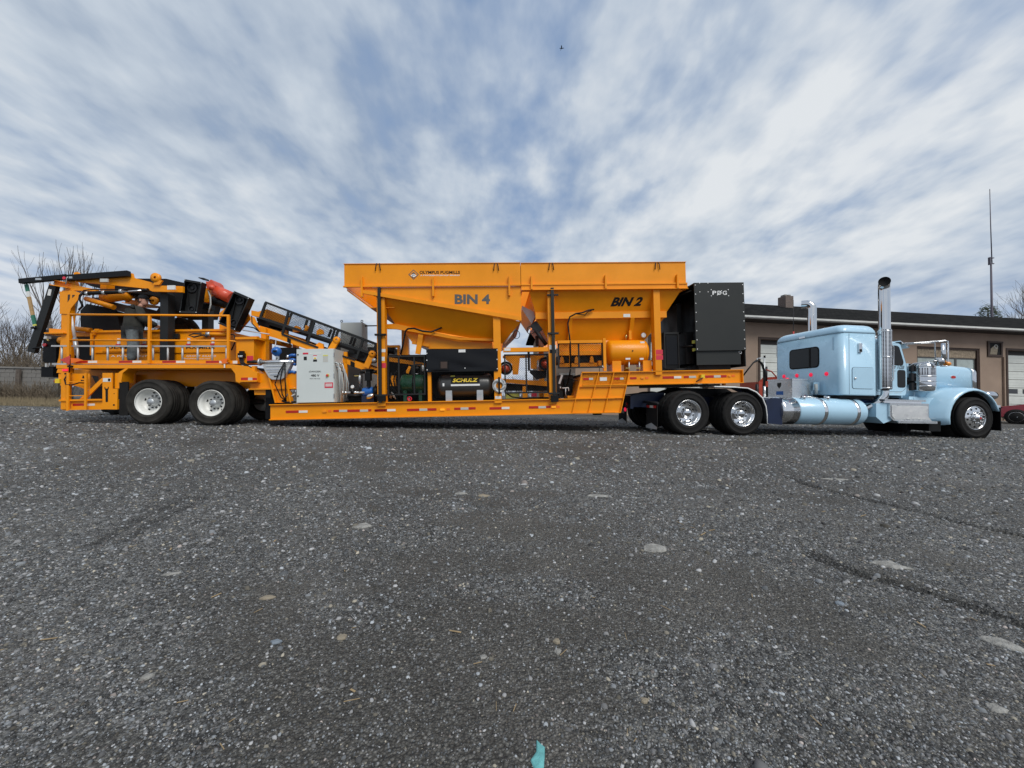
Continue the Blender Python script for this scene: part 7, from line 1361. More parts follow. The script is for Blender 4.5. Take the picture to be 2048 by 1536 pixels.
# deck plate, tool box, pogo stick with hoses
KP('deck_plate', MB().box((1.35, .72, .926), (3.3, 1.75, .945)), 'diamond_plate')
tx0, tx1, ty0, ty1, tz1 = (2.625, 0.78, 1.115)[0], (3.226, 0.78, 1.128)[0], .78, 1.62, (2.92, 0.78, 1.452)[2]
tb = KP('tool_box', MB().box((tx0, ty0, .95), (tx1, ty1, tz1 - .04)), 'alu'); KP('tool_box_lid', MB().box((tx0 - .015, ty0 - .015, tz1 - .038), (tx1 + .015, ty1 + .015, tz1)), 'alu', tb)
KP('emblem', MB().pr([(-.07, .08), (.07, .08), (.07, 0), (0, -.08), (-.07, 0)], 0, .004), 'charcoal', tb); e_ = [o for o in tb.children if o.name.startswith('emblem')][0]; e_.location = (0, 0, 0)
e_.data.transform(Matrix.Translation(Vector(BASE[tk.name]))); e_.data.transform(Matrix.Rotation(R(-90), 4, 'Z')); e_.data.transform(Matrix.Translation(Vector((tx0 - .002, 1.22, tz1 - .18)) - Vector(BASE[tk.name])))
KP('blue_plate', MB().box((tx0 - .004, 1.08, 1.02), (tx0 - .001, 1.32, 1.12)), 'sensor_blue', tb)
q = (2.998, 1.3, 1.455); KP('tool_box_lamp', MB().lathe([(0, -.03), (.04, -.02), (.045, .01)], (tx0 + .4, 1.4, tz1 + .03), (0, 0, -1), 12), 'lamp_red')
KP('bracket', MB().bp((3.182, 0.7, 1.368), (3.333, 0.7, 1.149), .7, .74), 'pale_blue'); KP('lift_strut', MB().cyl((3.196, 0.66, 1.319), (3.206, 0.66, 1.05), .035), 'cabinet_far')
p0, p1 = (2.174, 1.2, 1.043), (2.173, 1.2, 2.05); po = KP('hose_stand', MB().cyl((p0[0], 1.2, .93), (p1[0], 1.2, p1[2]), .018, n=8), 'galv'); KP('stand_base', MB().cyl((p0[0], 1.2, .93), (p0[0], 1.2, 1.25), .035, n=10), 'alu', po)
a, b = (2.176, 1.2, 2.032), (1.953, 1.2, 2.003); KP('stand_arm', MB().cyl(a, b, .012, n=8), 'galv', po); KP('stand_cap', MB().cyl((a[0], 1.2, a[2]), (a[0], 1.2, a[2] + .06), .024, n=8), 'black', po); KP('stand_spring', MB().cyl(b, (1.96, 1.2, 1.92), .012, n=6), 'galv', po); KP('stand_wire', MB().cyl(b, (b[0], 1.2, 1.0), .006, n=5), 'steel_dark', po); KP('battery_tube', MB().cyl((b[0], 1.2, .95), (b[0], 1.2, 1.3), .04, n=10), 'steel_dark')
for k in range(3):
    dy = .03 * (k - 1); KP('air_hose', MB().tube([(1.475, 1.1, 1.512), (1.642, 1.12, 1.705), (1.807, 1.15, 1.878), Vector((1.977, 1.2, 1.95)) + Vector((0, dy, .01 * k)), Vector((2.085, 1.2, 1.868)) + Vector((.01 * k, dy, 0)), Vector((2.161, 1.22, 1.692)) + Vector((.015 * k, dy, 0)), Vector((2.173, 1.22, 1.423)) + Vector((.01 * k, dy, 0)), Vector((2.173, 1.22, 1.2)) + Vector((0, dy, 0))], .02, 8), 'black', po)
# fuel tank
c0, c1 = 1.62, 4.06; r = .335; cy, cz = r + .02, .61
ft = KP('fuel_tank', MB().lathe([(0, 0), (r - .06, .0), (r - .015, .02), (r, .06), (r, c1 - 2.16 - .12), (r - .012, c1 - 2.16 - .06), (r - .05, c1 - 2.16 - .015), (r - .12, c1 - 2.16), (0, c1 - 2.16)], (2.16, cy, cz), (1, 0, 0), 40), 'pale_blue')
KP('tank_cap_band', MB().lathe([(r * .55, .0), (r - .03, .0), (r + .004, .03), (r + .006, .06), (r + .006, .43), (r + .002, .43)], (1.74, cy, cz), (1, 0, 0), 40), 'polished', ft); KP('tank_end', MB().lathe([(0, .02), (r * .56, .0)], (1.74, cy, cz), (1, 0, 0), 32), 'navy', ft)
KP('step_bracket', MB().pr([(1.33, .3), (1.76, .27), (1.76, .92), (1.45, .92), (1.33, .86)], .1, .7), 'navy')
for x in ((2.873, 0, 0.647)[0], (3.752, 0, 0.662)[0]): KP('tank_strap', MB().lathe([(r + .001, 0), (r + .009, .005), (r + .009, .085), (r + .001, .09)], (x - .05, cy, cz), (1, 0, 0), 40), 'polished', ft)
for q in ((2.41, 0.15, 0.847), (3.053, 0.2, 0.908)): KP('filler_cap', MB().cyl((q[0], .22, cz + r - .04), (q[0], .19, cz + r + .05), .06, n=16), 'black' if q[0] < 2.4 else 'chrome', ft)
KP('fuel_line', MB().tube([(2.4, .5, .93), (2.7, .35, .97), (2.9, .3, .95)], .014), 'alu')
# sleeper
sx0, sx1, sy0, sy1 = 3.40, 4.42, .14, 2.30
def seam(z): return z
rings = [rrect(sx0, sx1, sy0, sy1, .13, 1.03), rrect(sx0, sx1, sy0, sy1, .13, 1.06), rrect(sx0, sx1, sy0, sy1, .13, 2.6)]
sl = KP('sleeper', MB().loft(rings, True, True), 'pale_blue')
rings = [rrect(sx0 - .006, sx1 + .004, sy0 - .006, sy1 + .006, .135, 2.604)]
for k in range(1, 8):
    t = k / 7 * math.pi / 2; i_ = .20 * (1 - math.cos(t)); rings.append(rrect(sx0 - .006 + i_ * 1.0, sx1 + .004 - i_ * .7, sy0 - .006 + i_, sy1 + .006 - i_, .135 + .02 * k / 7, 2.604 + .23 * math.sin(t)))
rings.append(rrect(sx0 + .42, sx1 - .3, sy0 + .6, sy1 - .6, .14, 2.875)); KP('sleeper_roof', MB().loft(rings, True, True), 'pale_blue', sl)
KP('sleeper_skirt', MB().box((sx0 + .05, sy0 + .1, .95), (sx1 - .02, sy1 - .1, 1.029)), 'black', sl)
# rear window of the sleeper
def rear_pt(zl, x, y): return None
def rear_poly(name, pts, rad, y_off, mat, par, th=.01):
    rp = rpoly(pts, rad); mb = MB(); n = len(rp)
    mb.add([(sx0 - y_off, p[0], p[1]) for p in rp] + [(sx0 - y_off + th, p[0], p[1]) for p in rp], [tuple(range(n)), tuple(range(2*n-1, n-1, -1))] + [(i, (i+1) % n, (i+1) % n + n, i + n) for i in range(n)]); return KP(name, mb, mat, par)
wy0, wy1, wz0, wz1 = .80, 1.72, 1.80, 2.31
wn = rear_poly('rear_window', [(wy0 - .03, wz0 - .03), (wy1 + .03, wz0 - .03), (wy1 + .03, wz1 + .03), (wy0 - .03, wz1 + .03)], .12, .006, 'black', sl); rear_poly('window_glass', [(wy0, wz0), (wy1, wz0), (wy1, wz1), (wy0, wz1)], .1, .011, 'glass_dark', sl, .004); KP('window_bar', MB().box((sx0 - .015, 1.02, wz0), (sx0 - .012, 1.08, wz1)), 'black', sl)
for y in (1.95, 1.49, 1.03, .56): KP('marker_lamp', MB().lathe([(0, -.035), (.03, -.03), (.052, -.012), (.055, 0)], (sx0 - .001, y, 1.585), (1, 0, 0), 18), 'lamp_red', sl)
KP('roof_lamp', MB().box((sx0 - .02, 1.20, 2.62), (sx0 - .003, 1.40, 2.67)), 'chrome', sl)
for y in (.35, 2.2): KP('hinge_strip', MB().box((sx0 - .01, y, 2.2), (sx0 - .003, y + .03, 2.52)), 'sticker_white' if y > 2 else 'pale_blue', sl)
# sleeper side: seam, locker door, vent
KP('side_seam', MB().box((sx0 + .2, sy0 - .003, 1.06), (sx0 + .206, sy0 + .01, 2.58)), 'navy', sl)
def side_poly(name, pts, rad, y, th, mat, par): return KP(name, MB().pr(rpoly(pts, rad), y, y + th), mat, par)
ld = [((3.684, 0.13, 1.739)[0], (3.68, 0.13, 1.205)[2]), ((4.279, 0.13, 1.737)[0], (3.68, 0.13, 1.205)[2]), ((4.279, 0.13, 1.737)[0], (3.684, 0.13, 1.735)[2]), ((3.684, 0.13, 1.739)[0], (3.684, 0.13, 1.735)[2])]
side_poly('locker_gasket', [(ld[0][0] - .008, ld[0][1] - .008), (ld[1][0] + .008, ld[1][1] - .008), (ld[2][0] + .008, ld[2][1] + .008), (ld[3][0] - .008, ld[3][1] + .008)], .07, sy0 - .004, .01, 'navy', sl); lk = side_poly('locker_door', ld, .06, sy0 - .012, .012, 'pale_blue', sl)
q = (3.753, 0.13, 1.461); KP('locker_latch', MB().lathe([(0, -.03), (.025, -.025), (.03, 0)], (q[0], sy0 - .012, q[2]), (0, 1, 0), 12), 'chrome', sl)
a, b = (3.846, 0.13, 2.344), (3.936, 0.13, 2.116); KP('side_vent', MB().bp(a, b, sy0 - .035, sy0 + .002), 'chrome', sl); KP('vent_mouth', MB().box((a[0] + .01, sy0 - .038, b[2] + .01), (b[0] - .01, sy0 - .0355, b[2] + .08)), 'black', sl)
# cab
cy0, cy1 = .36, 2.08
prof = xz((4.891, 0.36, 1.014), (5.551, 0.36, 1.049), (5.578, 0.36, 1.763), (5.503, 0.36, 2.06), (5.422, 0.36, 2.613), (5.332, 0.36, 2.685), (5.001, 0.36, 2.737), (4.86, 0.36, 2.731))
x_b = sx1 + .03; prof = [(x_b, 1.06), (5.52, 1.06), (5.56, 1.62), (5.52, 1.78), (5.36, 2.38), (5.28, 2.46), (5.0, 2.54), (x_b, 2.56)]
rings = []
for y, ins in ((cy0, .10), (cy0 + .03, .04), (cy0 + .10, 0), (cy1 - .10, 0), (cy1 - .03, .04), (cy1, .10)): rings.append([(px - (ins * .6 if px > 5 else 0), y, pz - (ins * .8 if pz > 2.2 else 0)) for px, pz in rpoly(prof, .08, 3)])
cb = KP('cab', MB().loft(rings, True, True), 'pale_blue')
wd = [(4.66, 1.84), (5.37, 1.84), (5.40, 1.93), (5.27, 2.33), (5.2, 2.36), (4.66, 2.36)]; side_poly('door_window', wd, .06, cy0 - .006, .012, 'glass_dark', cb)
dr = [(4.6, 1.16), (5.36, 1.16), (5.48, 1.3), (5.48, 1.85), (5.30, 2.42), (4.6, 2.42)]; side_poly('door_gasket', [(p[0] + (.008 if p[0] > 5 else -.008), p[1] + (.008 if p[1] > 1.5 else -.008)) for p in dr], .08, cy0 - .001, .01, 'navy', cb); side_poly('door', dr, .07, cy0 - .004, .008, 'pale_blue', cb)
pk = [((5.208, 0.35, 1.54)[0], (5.205, 0.35, 1.264)[2]), ((5.445, 0.35, 1.546)[0], (5.205, 0.35, 1.264)[2]), ((5.445, 0.35, 1.546)[0], (5.21, 0.35, 1.727)[2]), ((5.208, 0.35, 1.54)[0], (5.21, 0.35, 1.727)[2])]; side_poly('peep_window', pk, .07, cy0 - .009, .01, 'glass_dark', cb)
KP('windscreen', MB().add([(5.50, cy0 + .12, 1.86), (5.50, cy1 - .12, 1.86), (5.375, cy1 - .12, 2.34), (5.375, cy0 + .12, 2.34), (5.54, cy0 + .12, 1.86), (5.54, cy1 - .12, 1.86), (5.415, cy1 - .12, 2.34), (5.415, cy0 + .12, 2.34)], [(0, 1, 2, 3), (7, 6, 5, 4), (0, 4, 5, 1), (1, 5, 6, 2), (2, 6, 7, 3), (3, 7, 4, 0)]), 'glass_dark', cb)
KP('sun_visor', MB().add([(5.34, cy0 + .02, 2.50), (5.34, cy1 - .02, 2.50), (5.60, cy1 - .02, 2.34), (5.60, cy0 + .02, 2.34), (5.35, cy0 + .02, 2.47), (5.35, cy1 - .02, 2.47), (5.58, cy1 - .02, 2.31), (5.58, cy0 + .02, 2.31)], [(0, 1, 2, 3), (7, 6, 5, 4), (0, 4, 5, 1), (1, 5, 6, 2), (2, 6, 7, 3), (3, 7, 4, 0)]), 'chrome', cb)
for y in (.7, 1.22, 1.74): KP('roof_marker', MB().tube([(5.0, y, 2.53), (5.0, y, 2.58), (4.9, y, 2.6)], [.045, .04, .01], 10), 'lens_amber', cb)
for y in (.62, .95): KP('air_horn', MB().tube([(4.75, y, 2.58), (4.9, y, 2.63), (5.15, y, 2.64), (5.22, y, 2.64)], [.02, .022, .035, .06], 12), 'chrome', cb)
lettering(cb, "de", (4.961, 0.35, 1.745), (5.156, 0.35, 1.751), (4.962, 0.35, 1.855), 'charcoal', 0, .4, out=(0, -.006, 0)); lettering(cb, 'Tcsa', (5.203, 0.35, 1.752), (5.4, 0.35, 1.757), (5.205, 0.35, 1.875), 'charcoal', 0, .4, out=(0, -.006, 0))
for a, b in (((4.96, 0.35, 1.699), (5.156, 0.35, 1.687)), ((4.967, 0.35, 1.639), (5.12, 0.35, 1.629)), ((4.966, 0.35, 1.569), (5.072, 0.35, 1.557))): KP('door_print', MB().bp(a, b, cy0 - .0085, cy0 - .0045), 'charcoal', cb)
lettering(cb, 'USDOT', (4.891, 0.35, 1.113), (5.079, 0.35, 1.117), (4.892, 0.35, 1.143), 'tape_grey', 0, out=(0, -.004, 0)); lettering(cb, 'DOT MC', (5.126, 0.35, 1.118), (5.326, 0.35, 1.123), (5.126, 0.35, 1.148), 'tape_grey', 0, out=(0, -.004, 0))
gh = KP('grab_handle', MB().tube([(4.891, 0.28, 2.345), (4.949, 0.26, 2.353), (4.99, 0.26, 2.308), (4.982, 0.26, 1.488), (4.951, 0.26, 1.435), (4.882, 0.28, 1.423)], .016), 'chrome')
# exhaust stacks
def stack(y):
    s = 1 if y < 1 else -1; x = 4.62; st = KP('heat_shield', MB().lathe([(.135, 0), (.138, .02), (.138, 1.5), (.135, 1.52)], (x, y, 1.20), (0, 0, 1), 32), 'heat_shield')
    d = Vector((-.74, -.67 * s, 0)); bend = [Vector((x, y, 2.69)), Vector((x, y, 3.72))]
    for k in range(1, 7): t = R(16 * k); bend.append(Vector((x, y, 3.74)) + d * (.16 * (1 - math.cos(t))) + Vector((0, 0, .16 * math.sin(t))))
    dirn = (bend[-1] - bend[-2]).normalized(); bend.append(bend[-1] + dirn * .09)
    KP('stack_pipe', MB().tube(bend, [.118] * len(bend), 28, True, False), 'chrome', st)
    KP('stack_mouth', MB().lathe([(.114, -.01), (.112, -.03), (0, -.04)], tuple(bend[-1]), tuple(dirn), 24), 'hole', st)
    KP('muffler', MB().cyl((x, y, 1.22), (x, y, 2.68), .11, n=20), 'steel_dark', st); KP('stack_elbow', MB().tube([(x, y, 1.24), (x, y, 1.12), (x - .02, y, 1.02), (x - .15, y + s * .05, .86), (x - .45, y + s * .15, .66), (x - .62, y + s * .28, .56)], [.085, .085, .085, .075, .07, .07], 16), 'chrome', st)
    for z in (1.22, 2.0, 2.66): KP('shield_clamp', MB().lathe([(.139, 0), (.143, .006), (.143, .024), (.139, .03)], (x, y, z), (0, 0, 1), 28), 'chrome', st)
stack(.16); stack(TW - .16)
for x, y, h in ((3.75, 2.0, 3.9), (5.0, 2.0, 3.2)): KP('antenna', MB().tube([(x, y, 2.55), (x, y, h)], [.012, .005], 6), 'steel_dark')
q = (4.4, 2.3, 3.19); KP('antenna_mount', MB().cyl((3.75, 2.0, 2.75), (3.75, 2.0, 2.95), .02, n=8), 'tape_red')
# hood, radiator, fenders
hy0, hy1 = .66, 1.78
def hood_ring(x, top, w, zb=1.02, r=.13):
    y0, y1 = TW / 2 - w / 2, TW / 2 + w / 2; pts = [(x, y0, zb), (x, y0, top - r)]
    for k in range(1, 5): t = k / 4 * math.pi / 2; pts.append((x, y0 + r * (1 - math.cos(t)), top - r + r * math.sin(t)))
    for k in range(4): t = math.pi / 2 - k / 4 * math.pi / 2; pts.append((x, y1 - r * (1 - math.cos(t)), top - r + r * math.sin(t)))
    return pts + [(x, y1, top - r), (x, y1, zb)]
hd = KP('hood', MB().loft([hood_ring(5.54, 1.93, 1.50), hood_ring(6.2, 1.935, 1.38), hood_ring(7.2, 1.925, 1.22), hood_ring(7.72, 1.90, 1.16), hood_ring(7.84, 1.87, 1.14), hood_ring(7.90, 1.80, 1.12, r=.18)], True, True), 'pale_blue')
KP('radiator_shell', MB().loft([hood_ring(7.84, 1.885, 1.17, .62), hood_ring(7.97, 1.86, 1.17, .62), hood_ring(8.0, 1.82, 1.13, .64)], True, True), 'chrome', hd); KP('grille', MB().box((8.0, TW / 2 - .5, .7), (8.006, TW / 2 + .5, 1.75)), 'black', hd)
q = (7.204, 0.6, 1.598); rr_ = [(q[0] + .085 * math.cos(t), q[2] + .045 * math.sin(t)) for t in np.linspace(0, 6.283, 25)[:-1]]; yb = TW / 2 - .60
bd = KP('badge', MB().pr([(p[0], p[1]) for p in rr_], yb - .02, yb + .03), 'chrome', hd); KP('badge_field', MB().pr([(q[0] + (p[0] - q[0]) * .85, q[2] + (p[1] - q[2]) * .82) for p in rr_], yb - .024, yb - .0205), 'tape_red', hd)
KP('hood_ornament', MB().tube([(7.3, TW / 2, 1.92), (7.35, TW / 2, 2.0), (7.25, TW / 2, 2.08)], [.03, .03, .008], 8).tube([(7.3, TW / 2 - .03, 1.95), (7.18, TW / 2 - .12, 2.06)], [.03, .006], 6).tube([(7.3, TW / 2 + .03, 1.95), (7.18, TW / 2 + .12, 2.06)], [.03, .006], 6), 'chrome', hd)
KP('cowl', MB().box((5.5, .5, 1.0), (5.9, TW - .5, 1.3)), 'pale_blue', hd)
def fender(y, s):
    cx, cz = 7.0, .52; angs = [193, 180, 168, 155, 142, 130, 118, 106, 94, 82, 70, 58, 46, 34, 22, 15]; rings = []
    for a in angs:
        t = R(a); rr = .70 + (.05 * max(0, (a - 120) / 70) if a > 120 else 0); c, s_ = math.cos(t), math.sin(t)
        f = lambda rad, yy: (cx + rad * c, y + s * yy, cz + rad * s_)
        flare = max(0, (a - 95) / 98) * .30
        rings.append([f(rr, 0), f(rr + .035, .01), f(rr + .065 + flare * .1, .06), f(rr + .085 + flare * .35, .2), f(rr + .09 + flare * .75, .42), f(rr + .09 + flare, .62), f(rr + .06, .62), f(rr + .02, .1), f(rr - .01, .03)])
    fd = KP('fender', MB().loft(rings, True, True), 'pale_blue')
    KP('fender_side', MB().box((5.68, y + s * .35, .44), (6.25, y + s * .64, 1.02)), 'pale_blue', fd)
    KP('fender_inner', MB().lathe([(.66, .1), (.66, .6), (0.2, .62)], (cx, y if s > 0 else y, cz), (0, s, 0), 30), 'hole', fd)
    KP('headlight', MB().tube([(7.50, y + s * .42, 1.13), (7.6, y + s * .42, 1.13), (7.8, y + s * .42, 1.12), (7.86, y + s * .42, 1.12)], [.04, .10, .12, .11], 16), 'chrome', fd); KP('headlight', MB().tube([(7.50, y + s * .22, 1.12), (7.6, y + s * .22, 1.12), (7.8, y + s * .22, 1.11), (7.86, y + s * .22, 1.11)], [.04, .09, .11, .10], 16), 'chrome', fd)
    for dy in (.22, .42): KP('headlight_lens', MB().lathe([(0, .02), (.09, .01), (.1, 0)], (7.862, y + s * dy, 1.115), (1, 0, 0), 16), 'glass_clear', fd)
fender(.0, 1); fender(TW, -1)
bp_ = KP('bumper', MB().loft([[(7.84, .34, .34), (7.84, .34, .78), (7.90, .34, .78), (7.90, .34, .34)], [(8.0, .45, .32), (8.0, .45, .80), (8.06, .45, .80), (8.06, .45, .32)], [(8.10, TW / 2, .32), (8.10, TW / 2, .80), (8.16, TW / 2, .80), (8.16, TW / 2, .32)], [(8.0, TW - .45, .32), (8.0, TW - .45, .80), (8.06, TW - .45, .80), (8.06, TW - .45, .32)], [(7.84, TW - .34, .34), (7.84, TW - .34, .78), (7.90, TW - .34, .78), (7.90, TW - .34, .34)]], True, False), 'chrome')
KP('front_flap', MB().box((7.78, .04, .20), (7.80, .62, .80)), 'black'); KP('bumper_lamp', MB().box((7.9, .36, .22), (7.98, .44, .30)), 'lens_amber', bp_)
KP('fender_tip_lamp', MB().box((7.70, .05, .80), (7.80, .12, .86)), 'chrome')
# air cleaner, mirrors, steps
ac = (5.885, 0.3, 1.555); ax = 5.96; KP('air_cleaner', MB().lathe([(.0, 0), (.20, 0), (.235, .03), (.24, .06), (.24, .66), (.23, .72), (.18, .76), (0, .77)], (ax, .36, 1.17), (0, 0, 1), 32), 'chrome')
for z in (1.30, 1.42, 1.55, 1.82): KP('cleaner_band', MB().lathe([(.241, 0), (.247, .006), (.247, .024), (.241, .03)], (ax, .36, z), (0, 0, 1), 32), 'chrome')
KP('cleaner_screen', MB().lathe([(.2415, 0), (.2425, .01), (.2425, .18), (.2415, .19)], (ax, .36, 1.60), (0, 0, 1), 32), 'heat_shield'); KP('cleaner_pipe', MB().tube([(5.6, .52, 1.45), (5.72, .48, 1.45)], .1), 'black')
for z in (1.2, 1.45, 1.7): KP('side_clip', MB().box((5.62, .35, z), (5.70, .42, z + .2)), 'steel_dark')
m0 = (5.275, 0.2, 2.584); mr = KP('mirror_bracket', MB().tube([(5.36, .36, 2.42), (5.6, .25, 2.43), (6.0, .05, 2.46), (6.1, -.02, 2.47), (6.16, -.04, 2.45), (6.17, -.04, 2.36), (6.16, -.04, 1.86), (6.12, -.04, 1.82), (6.0, .0, 1.82)], .016, 8), 'chrome'); KP('mirror_bracket', MB().tube([(5.40, .36, 2.40), (5.7, .2, 2.42), (5.95, .08, 2.42), (5.95, .06, 1.86)], .014, 8), 'chrome'); KP('mirror', MB().loft([rrect(6.0, 6.10, -.06, -.0, .025, z, 3) for z in (1.90, 2.40)], True, True), 'chrome', mr)
KP('mirror_arm', MB().tube([(5.50, .36, 1.80), (5.62, .3, 1.90), (5.9, .1, 1.96), (6.0, .0, 1.95)], .013, 8), 'chrome'); KP('round_mirror', MB().lathe([(0, -.02), (.09, -.015), (.11, 0), (.09, .04), (0, .07)], (5.98, .02, 1.93), (1, .25, .1), 24), 'chrome'); KP('side_lamp', MB().tube([(6.1, -.02, 1.88), (6.18, -.03, 1.88), (6.26, -.03, 1.88)], [.05, .06, .02], 12), 'lens_amber')
sb = KP('battery_box', MB().pr([(4.72, .42), (4.62, .52), (4.62, .86), (5.72, .86), (5.72, .52), (5.80, .42)], .05, .6), 'alu'); KP('diamond_cover', MB().pr([(4.74, .46), (4.66, .54), (4.66, .80), (5.66, .80), (5.66, .54), (5.74, .46)], .038, .049), 'diamond_plate', sb)
KP('cab_step', MB().box((4.45, .02, .905), (5.60, .5, .95)), 'alu', sb); KP('cab_step', MB().box((4.5, .08, .861), (5.55, .5, .904)), 'polished', sb); KP('lower_step', MB().box((4.78, -.01, .36), (5.88, .35, .42)), 'alu', sb)
KP('step_bracket', MB().pr([(4.62, .86), (4.30, .84), (4.30, .5), (4.5, .34), (4.72, .42), (4.62, .52)], .1, .58), 'pale_blue', sb); KP('sill', MB().box((5.55, .36, .96), (5.80, .6, 1.04)), 'pale_blue')
KP('under_box', MB().box((5.78, .1, .16), (6.12, .6, .42)), 'black'); KP('transmission', MB().box((4.4, .9, .4), (7.2, 1.55, .62)), 'black'); KP('far_tank', MB().capsule((2.16, TW - cy, cz), (4.06, TW - cy, cz), r, .08, 28), 'pale_blue')

# ------------------------------------------------------------------ people
def skin_body(name, joints, edges, mat, par, root, sub=2):
    me = bpy.data.meshes.new(name); names = list(joints); b = BASE[par.name]
    me.from_pydata([tuple(Vector(joints[n][0]) - Vector(b)) for n in names], [(names.index(x), names.index(y)) for x, y in edges], [])
    o = bpy.data.objects.new(name, me); col.objects.link(o)
    md = o.modifiers.new('Skin', 'SKIN'); md.branch_smoothing = .6; md.use_smooth_shade = True
    for i, n in enumerate(names):
        rr = joints[n][1]; sv = me.skin_vertices[0].data[i]; sv.radius = rr if isinstance(rr, tuple) else (rr, rr); sv.use_root = (n == root)
    s = o.modifiers.new('Sub', 'SUBSURF'); s.levels = sub; s.render_levels = sub
    dg = bpy.context.evaluated_depsgraph_get(); m2 = bpy.data.meshes.new_from_object(o.evaluated_get(dg)); bpy.data.objects.remove(o); bpy.data.meshes.remove(me)
    m2.name = name; m2.materials.clear(); m2.materials.append(M[mat]); m2.polygons.foreach_set('use_smooth', [True] * len(m2.polygons))
    o = bpy.data.objects.new(name, m2); col.objects.link(o); o.parent = par; BASE[o.name] = b; return o
def person(label, base, yaw, top, legs, pose, cap=True, head_turn=0.0):
    """base: feet centre on the deck, local x = forward of the figure, y = its left"""
    p = thing('person', label, 'person', base, 'T'); c, s = math.cos(yaw), math.sin(yaw)
    L_ = lambda x, y, z: (base[0] + x * c - y * s, base[1] + x * s + y * c, base[2] + z)
    lean, ar, al = pose
    hip = .92; ch = (lean * .75, 0, 1.32); nk = (lean * 1.0, 0, 1.50)
    J = {'pel': (L_(0, 0, hip), (.19, .19)), 'hl': (L_(0, .10, hip - .10), .125), 'hr': (L_(0, -.10, hip - .10), .125), 'kl': (L_(.03, .11, .50), .12), 'kr': (L_(.03, -.12, .50), .12), 'al': (L_(-.02, .12, .10), .085), 'ar': (L_(-.02, -.13, .10), .085)}
    skin_body('trousers', J, [('pel', 'hl'), ('pel', 'hr'), ('hl', 'kl'), ('kl', 'al'), ('hr', 'kr'), ('kr', 'ar')], legs, p, 'pel')
    for y in (.12, -.13): skin_body('boot', {'a': (L_(-.04, y, .06), .05), 'b': (L_(.06, y, .055), .05), 'c': (L_(.17, y, .04), .035)}, [('a', 'b'), ('b', 'c')], 'boot', p, 'b')
    T_ = {'w': (L_(0, 0, 0.86), (.24, .23)), 'm': (L_(lean * .3, 0, 1.08), (.27, .25)), 'c': (L_(*ch), (.28, .26)), 'n': (L_(nk[0], 0, 1.47), (.075, .075)), 'sl': (L_(ch[0] + .02, .24, 1.39), .115), 'sr': (L_(ch[0] + .02, -.24, 1.39), .115),
          'el': (L_(*ar[0]), .09), 'er': (L_(*al[0]), .09), 'wl': (L_(*ar[1]), .058), 'wr': (L_(*al[1]), .058)}
    skin_body('jacket', T_, [('w', 'm'), ('m', 'c'), ('c', 'n'), ('c', 'sl'), ('c', 'sr'), ('sl', 'el'), ('el', 'wl'), ('sr', 'er'), ('er', 'wr')], top, p, 'm')
    skin_body('hood', {'a': (L_(nk[0] - .10, .08, 1.45), .05), 'b': (L_(nk[0] - .13, 0, 1.44), .06), 'c': (L_(nk[0] - .10, -.08, 1.45), .05)}, [('a', 'b'), ('b', 'c')], top, p, 'b')
    # head with face, ears and hair
    hx, hz = nk[0] + .07, 1.63; hc, hs = math.cos(head_turn), math.sin(head_turn)
    H = lambda x, y, z: L_(hx + x * hc - y * hs, x * hs + y * hc, hz + z)
    mb = MB(); rings = []
    for z, fx, bx, w in ((-.14, .03, -.03, .045), (-.115, .085, -.04, .055), (-.08, .098, -.07, .066), (-.04, .10, -.085, .072), (0, .098, -.095, .076), (.04, .095, -.10, .077), (.08, .08, -.09, .07), (.11, .05, -.06, .05), (.125, .01, -.02, .02)):
        rings.append([H((fx + bx) / 2 + (fx - bx) / 2 * math.cos(t), w * math.sin(t), z) for t in np.linspace(0, 6.283, 17)[:-1]])
    part(p, 'head', mb.loft(rings, True, True), 'skin'); part(p, 'neck', MB().cyl(L_(nk[0] + .0, 0, 1.44), H(-.01, 0, -.09), .052, n=12), 'skin')
    part(p, 'nose', MB().loft([[H(.095, .014, -.05), H(.095, -.014, -.05), H(.128, 0, -.045)], [H(.09, .008, .01), H(.09, -.008, .01), H(.102, 0, .01)]], True, True), 'skin')
    for y in (.078, -.078): part(p, 'ear', MB().loft([[H(-.005 + .022 * math.cos(t), y + (.006 if y > 0 else -.006) * k, -.01 + .034 * math.sin(t)) for t in np.linspace(0, 6.283, 11)[:-1]] for k in (0, 2)], True, True), 'skin')
    for y in (.03, -.03): part(p, 'eye', MB().lathe([(0, -.006), (.008, -.003), (.012, 0)], H(.0965, y, .005), tuple(Vector(H(-.1, y, .005)) - Vector(H(.1, y, .005))), 8), 'hole')
    part(p, 'mouth', MB().box(H(.094, .02, -.086), H(.101, -.02, -.080)), 'car_red')
    hr = MB(); rings = []
    for z, k in ((-.06, .9), (-.02, 1.03), (.03, 1.05), (.07, 1.03)): rings.append([H(-.012 + .092 * k * math.cos(t), .08 * k * math.sin(t), z) for t in np.linspace(1.45, 4.83, 11)])
    part(p, 'hair', hr.loft(rings, False, True, False), 'hair')
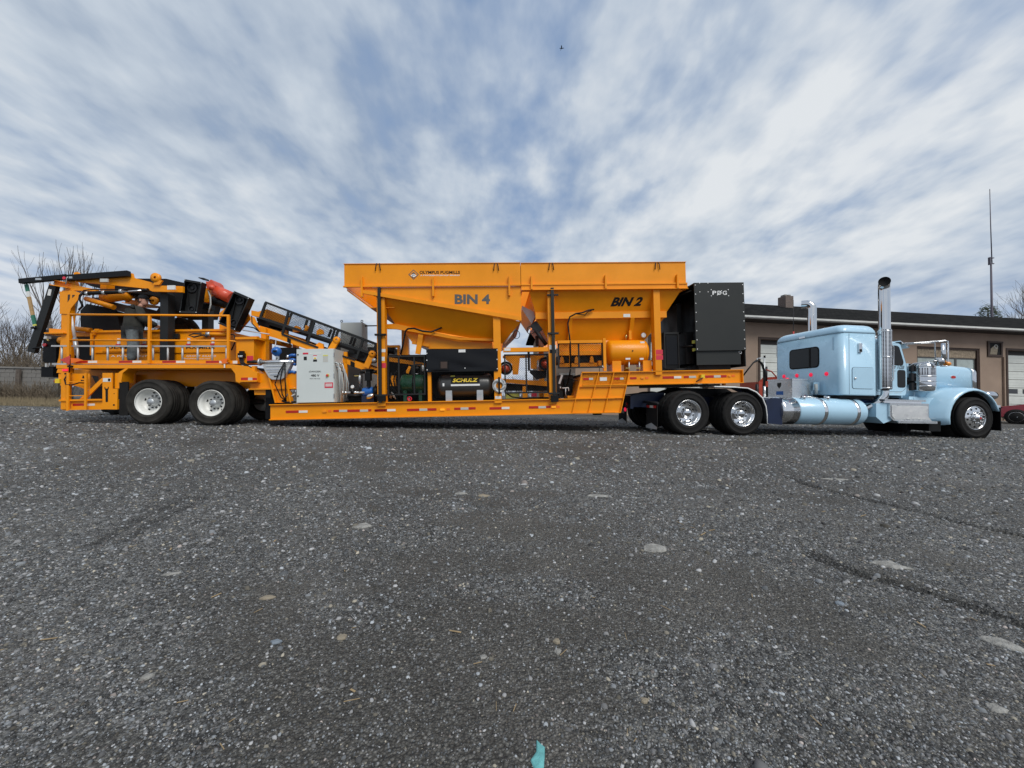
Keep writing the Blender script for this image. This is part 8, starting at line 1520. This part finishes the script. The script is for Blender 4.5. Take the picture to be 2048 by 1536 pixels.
    if cap:
        cp = MB(); rings = []
        for z, k in ((.025, 1.08), (.07, 1.08), (.11, .9), (.135, .6), (.145, .15)): rings.append([H(-.005 + .097 * k * math.cos(t), .083 * k * math.sin(t), z) for t in np.linspace(0, 6.283, 17)[:-1]])
        cp.loft(rings, True, True); cpo = part(p, 'cap', cp, 'cap')
        part(cpo, 'cap_peak', MB().loft([[H(.085, y_, .035 - abs(y_) * .15), H(.19 - abs(y_) * 1.0, y_, .015 - abs(y_) * .2), H(.19 - abs(y_) * 1.0, y_, .008 - abs(y_) * .2), H(.085, y_, .027 - abs(y_) * .15)] for y_ in (-.07, -.04, 0, .04, .07)], True, True), 'cap')
    # hands
    for (e, w_) in (ar, al):
        d = (Vector(L_(*w_)) - Vector(L_(*e))).normalized(); o = Vector(L_(*w_)); sd = d.cross(Vector((0, 0, 1))).normalized(); dn = sd.cross(d)
        hand = skin_body('hand', {'w': (o - d * .02, .028), 'p': (o + d * .05, (.04, .022)), 'k': (o + d * .085, (.038, .018))}, [('w', 'p'), ('p', 'k')], 'skin', p, 'p', 1)
        for k in range(4):
            q = o + d * .09 + sd * (.027 - .018 * k); ln = (.062, .072, .068, .052)[k]
            part(hand, 'finger', MB().tube([q - d * .02, q + d * ln * .5, q + d * ln * .8 + dn * -.02, q + d * ln * .85 + dn * -.045], [.0095, .009, .008, .006], 6), 'skin')
        q = o + d * .03 + sd * .035; part(hand, 'thumb', MB().tube([q, q + d * .03 + sd * .02, q + d * .06 + sd * .018 - dn * .015], [.011, .010, .008], 6), 'skin')
    return p
dz = 1.474
person('worker in dark hooded sweatshirt, jeans and cap leaning over the mixing tub', (-1.599, .40, dz - .05), R(42), 'hoodie', 'jeans', (.12, ((.16, .36, 1.12), (.42, .26, 1.04)), ((.18, -.36, 1.10), (.44, -.22, 1.0))), True, R(-38))
person('worker in brown jacket standing behind the mixing tub', (-1.873, 2.25, dz + .005), R(-80), 'jacket', 'jeans', (.16, ((.12, .40, 1.16), (.26, .52, 1.0)), ((.12, -.40, 1.16), (.26, -.52, 1.0))), True, 0)
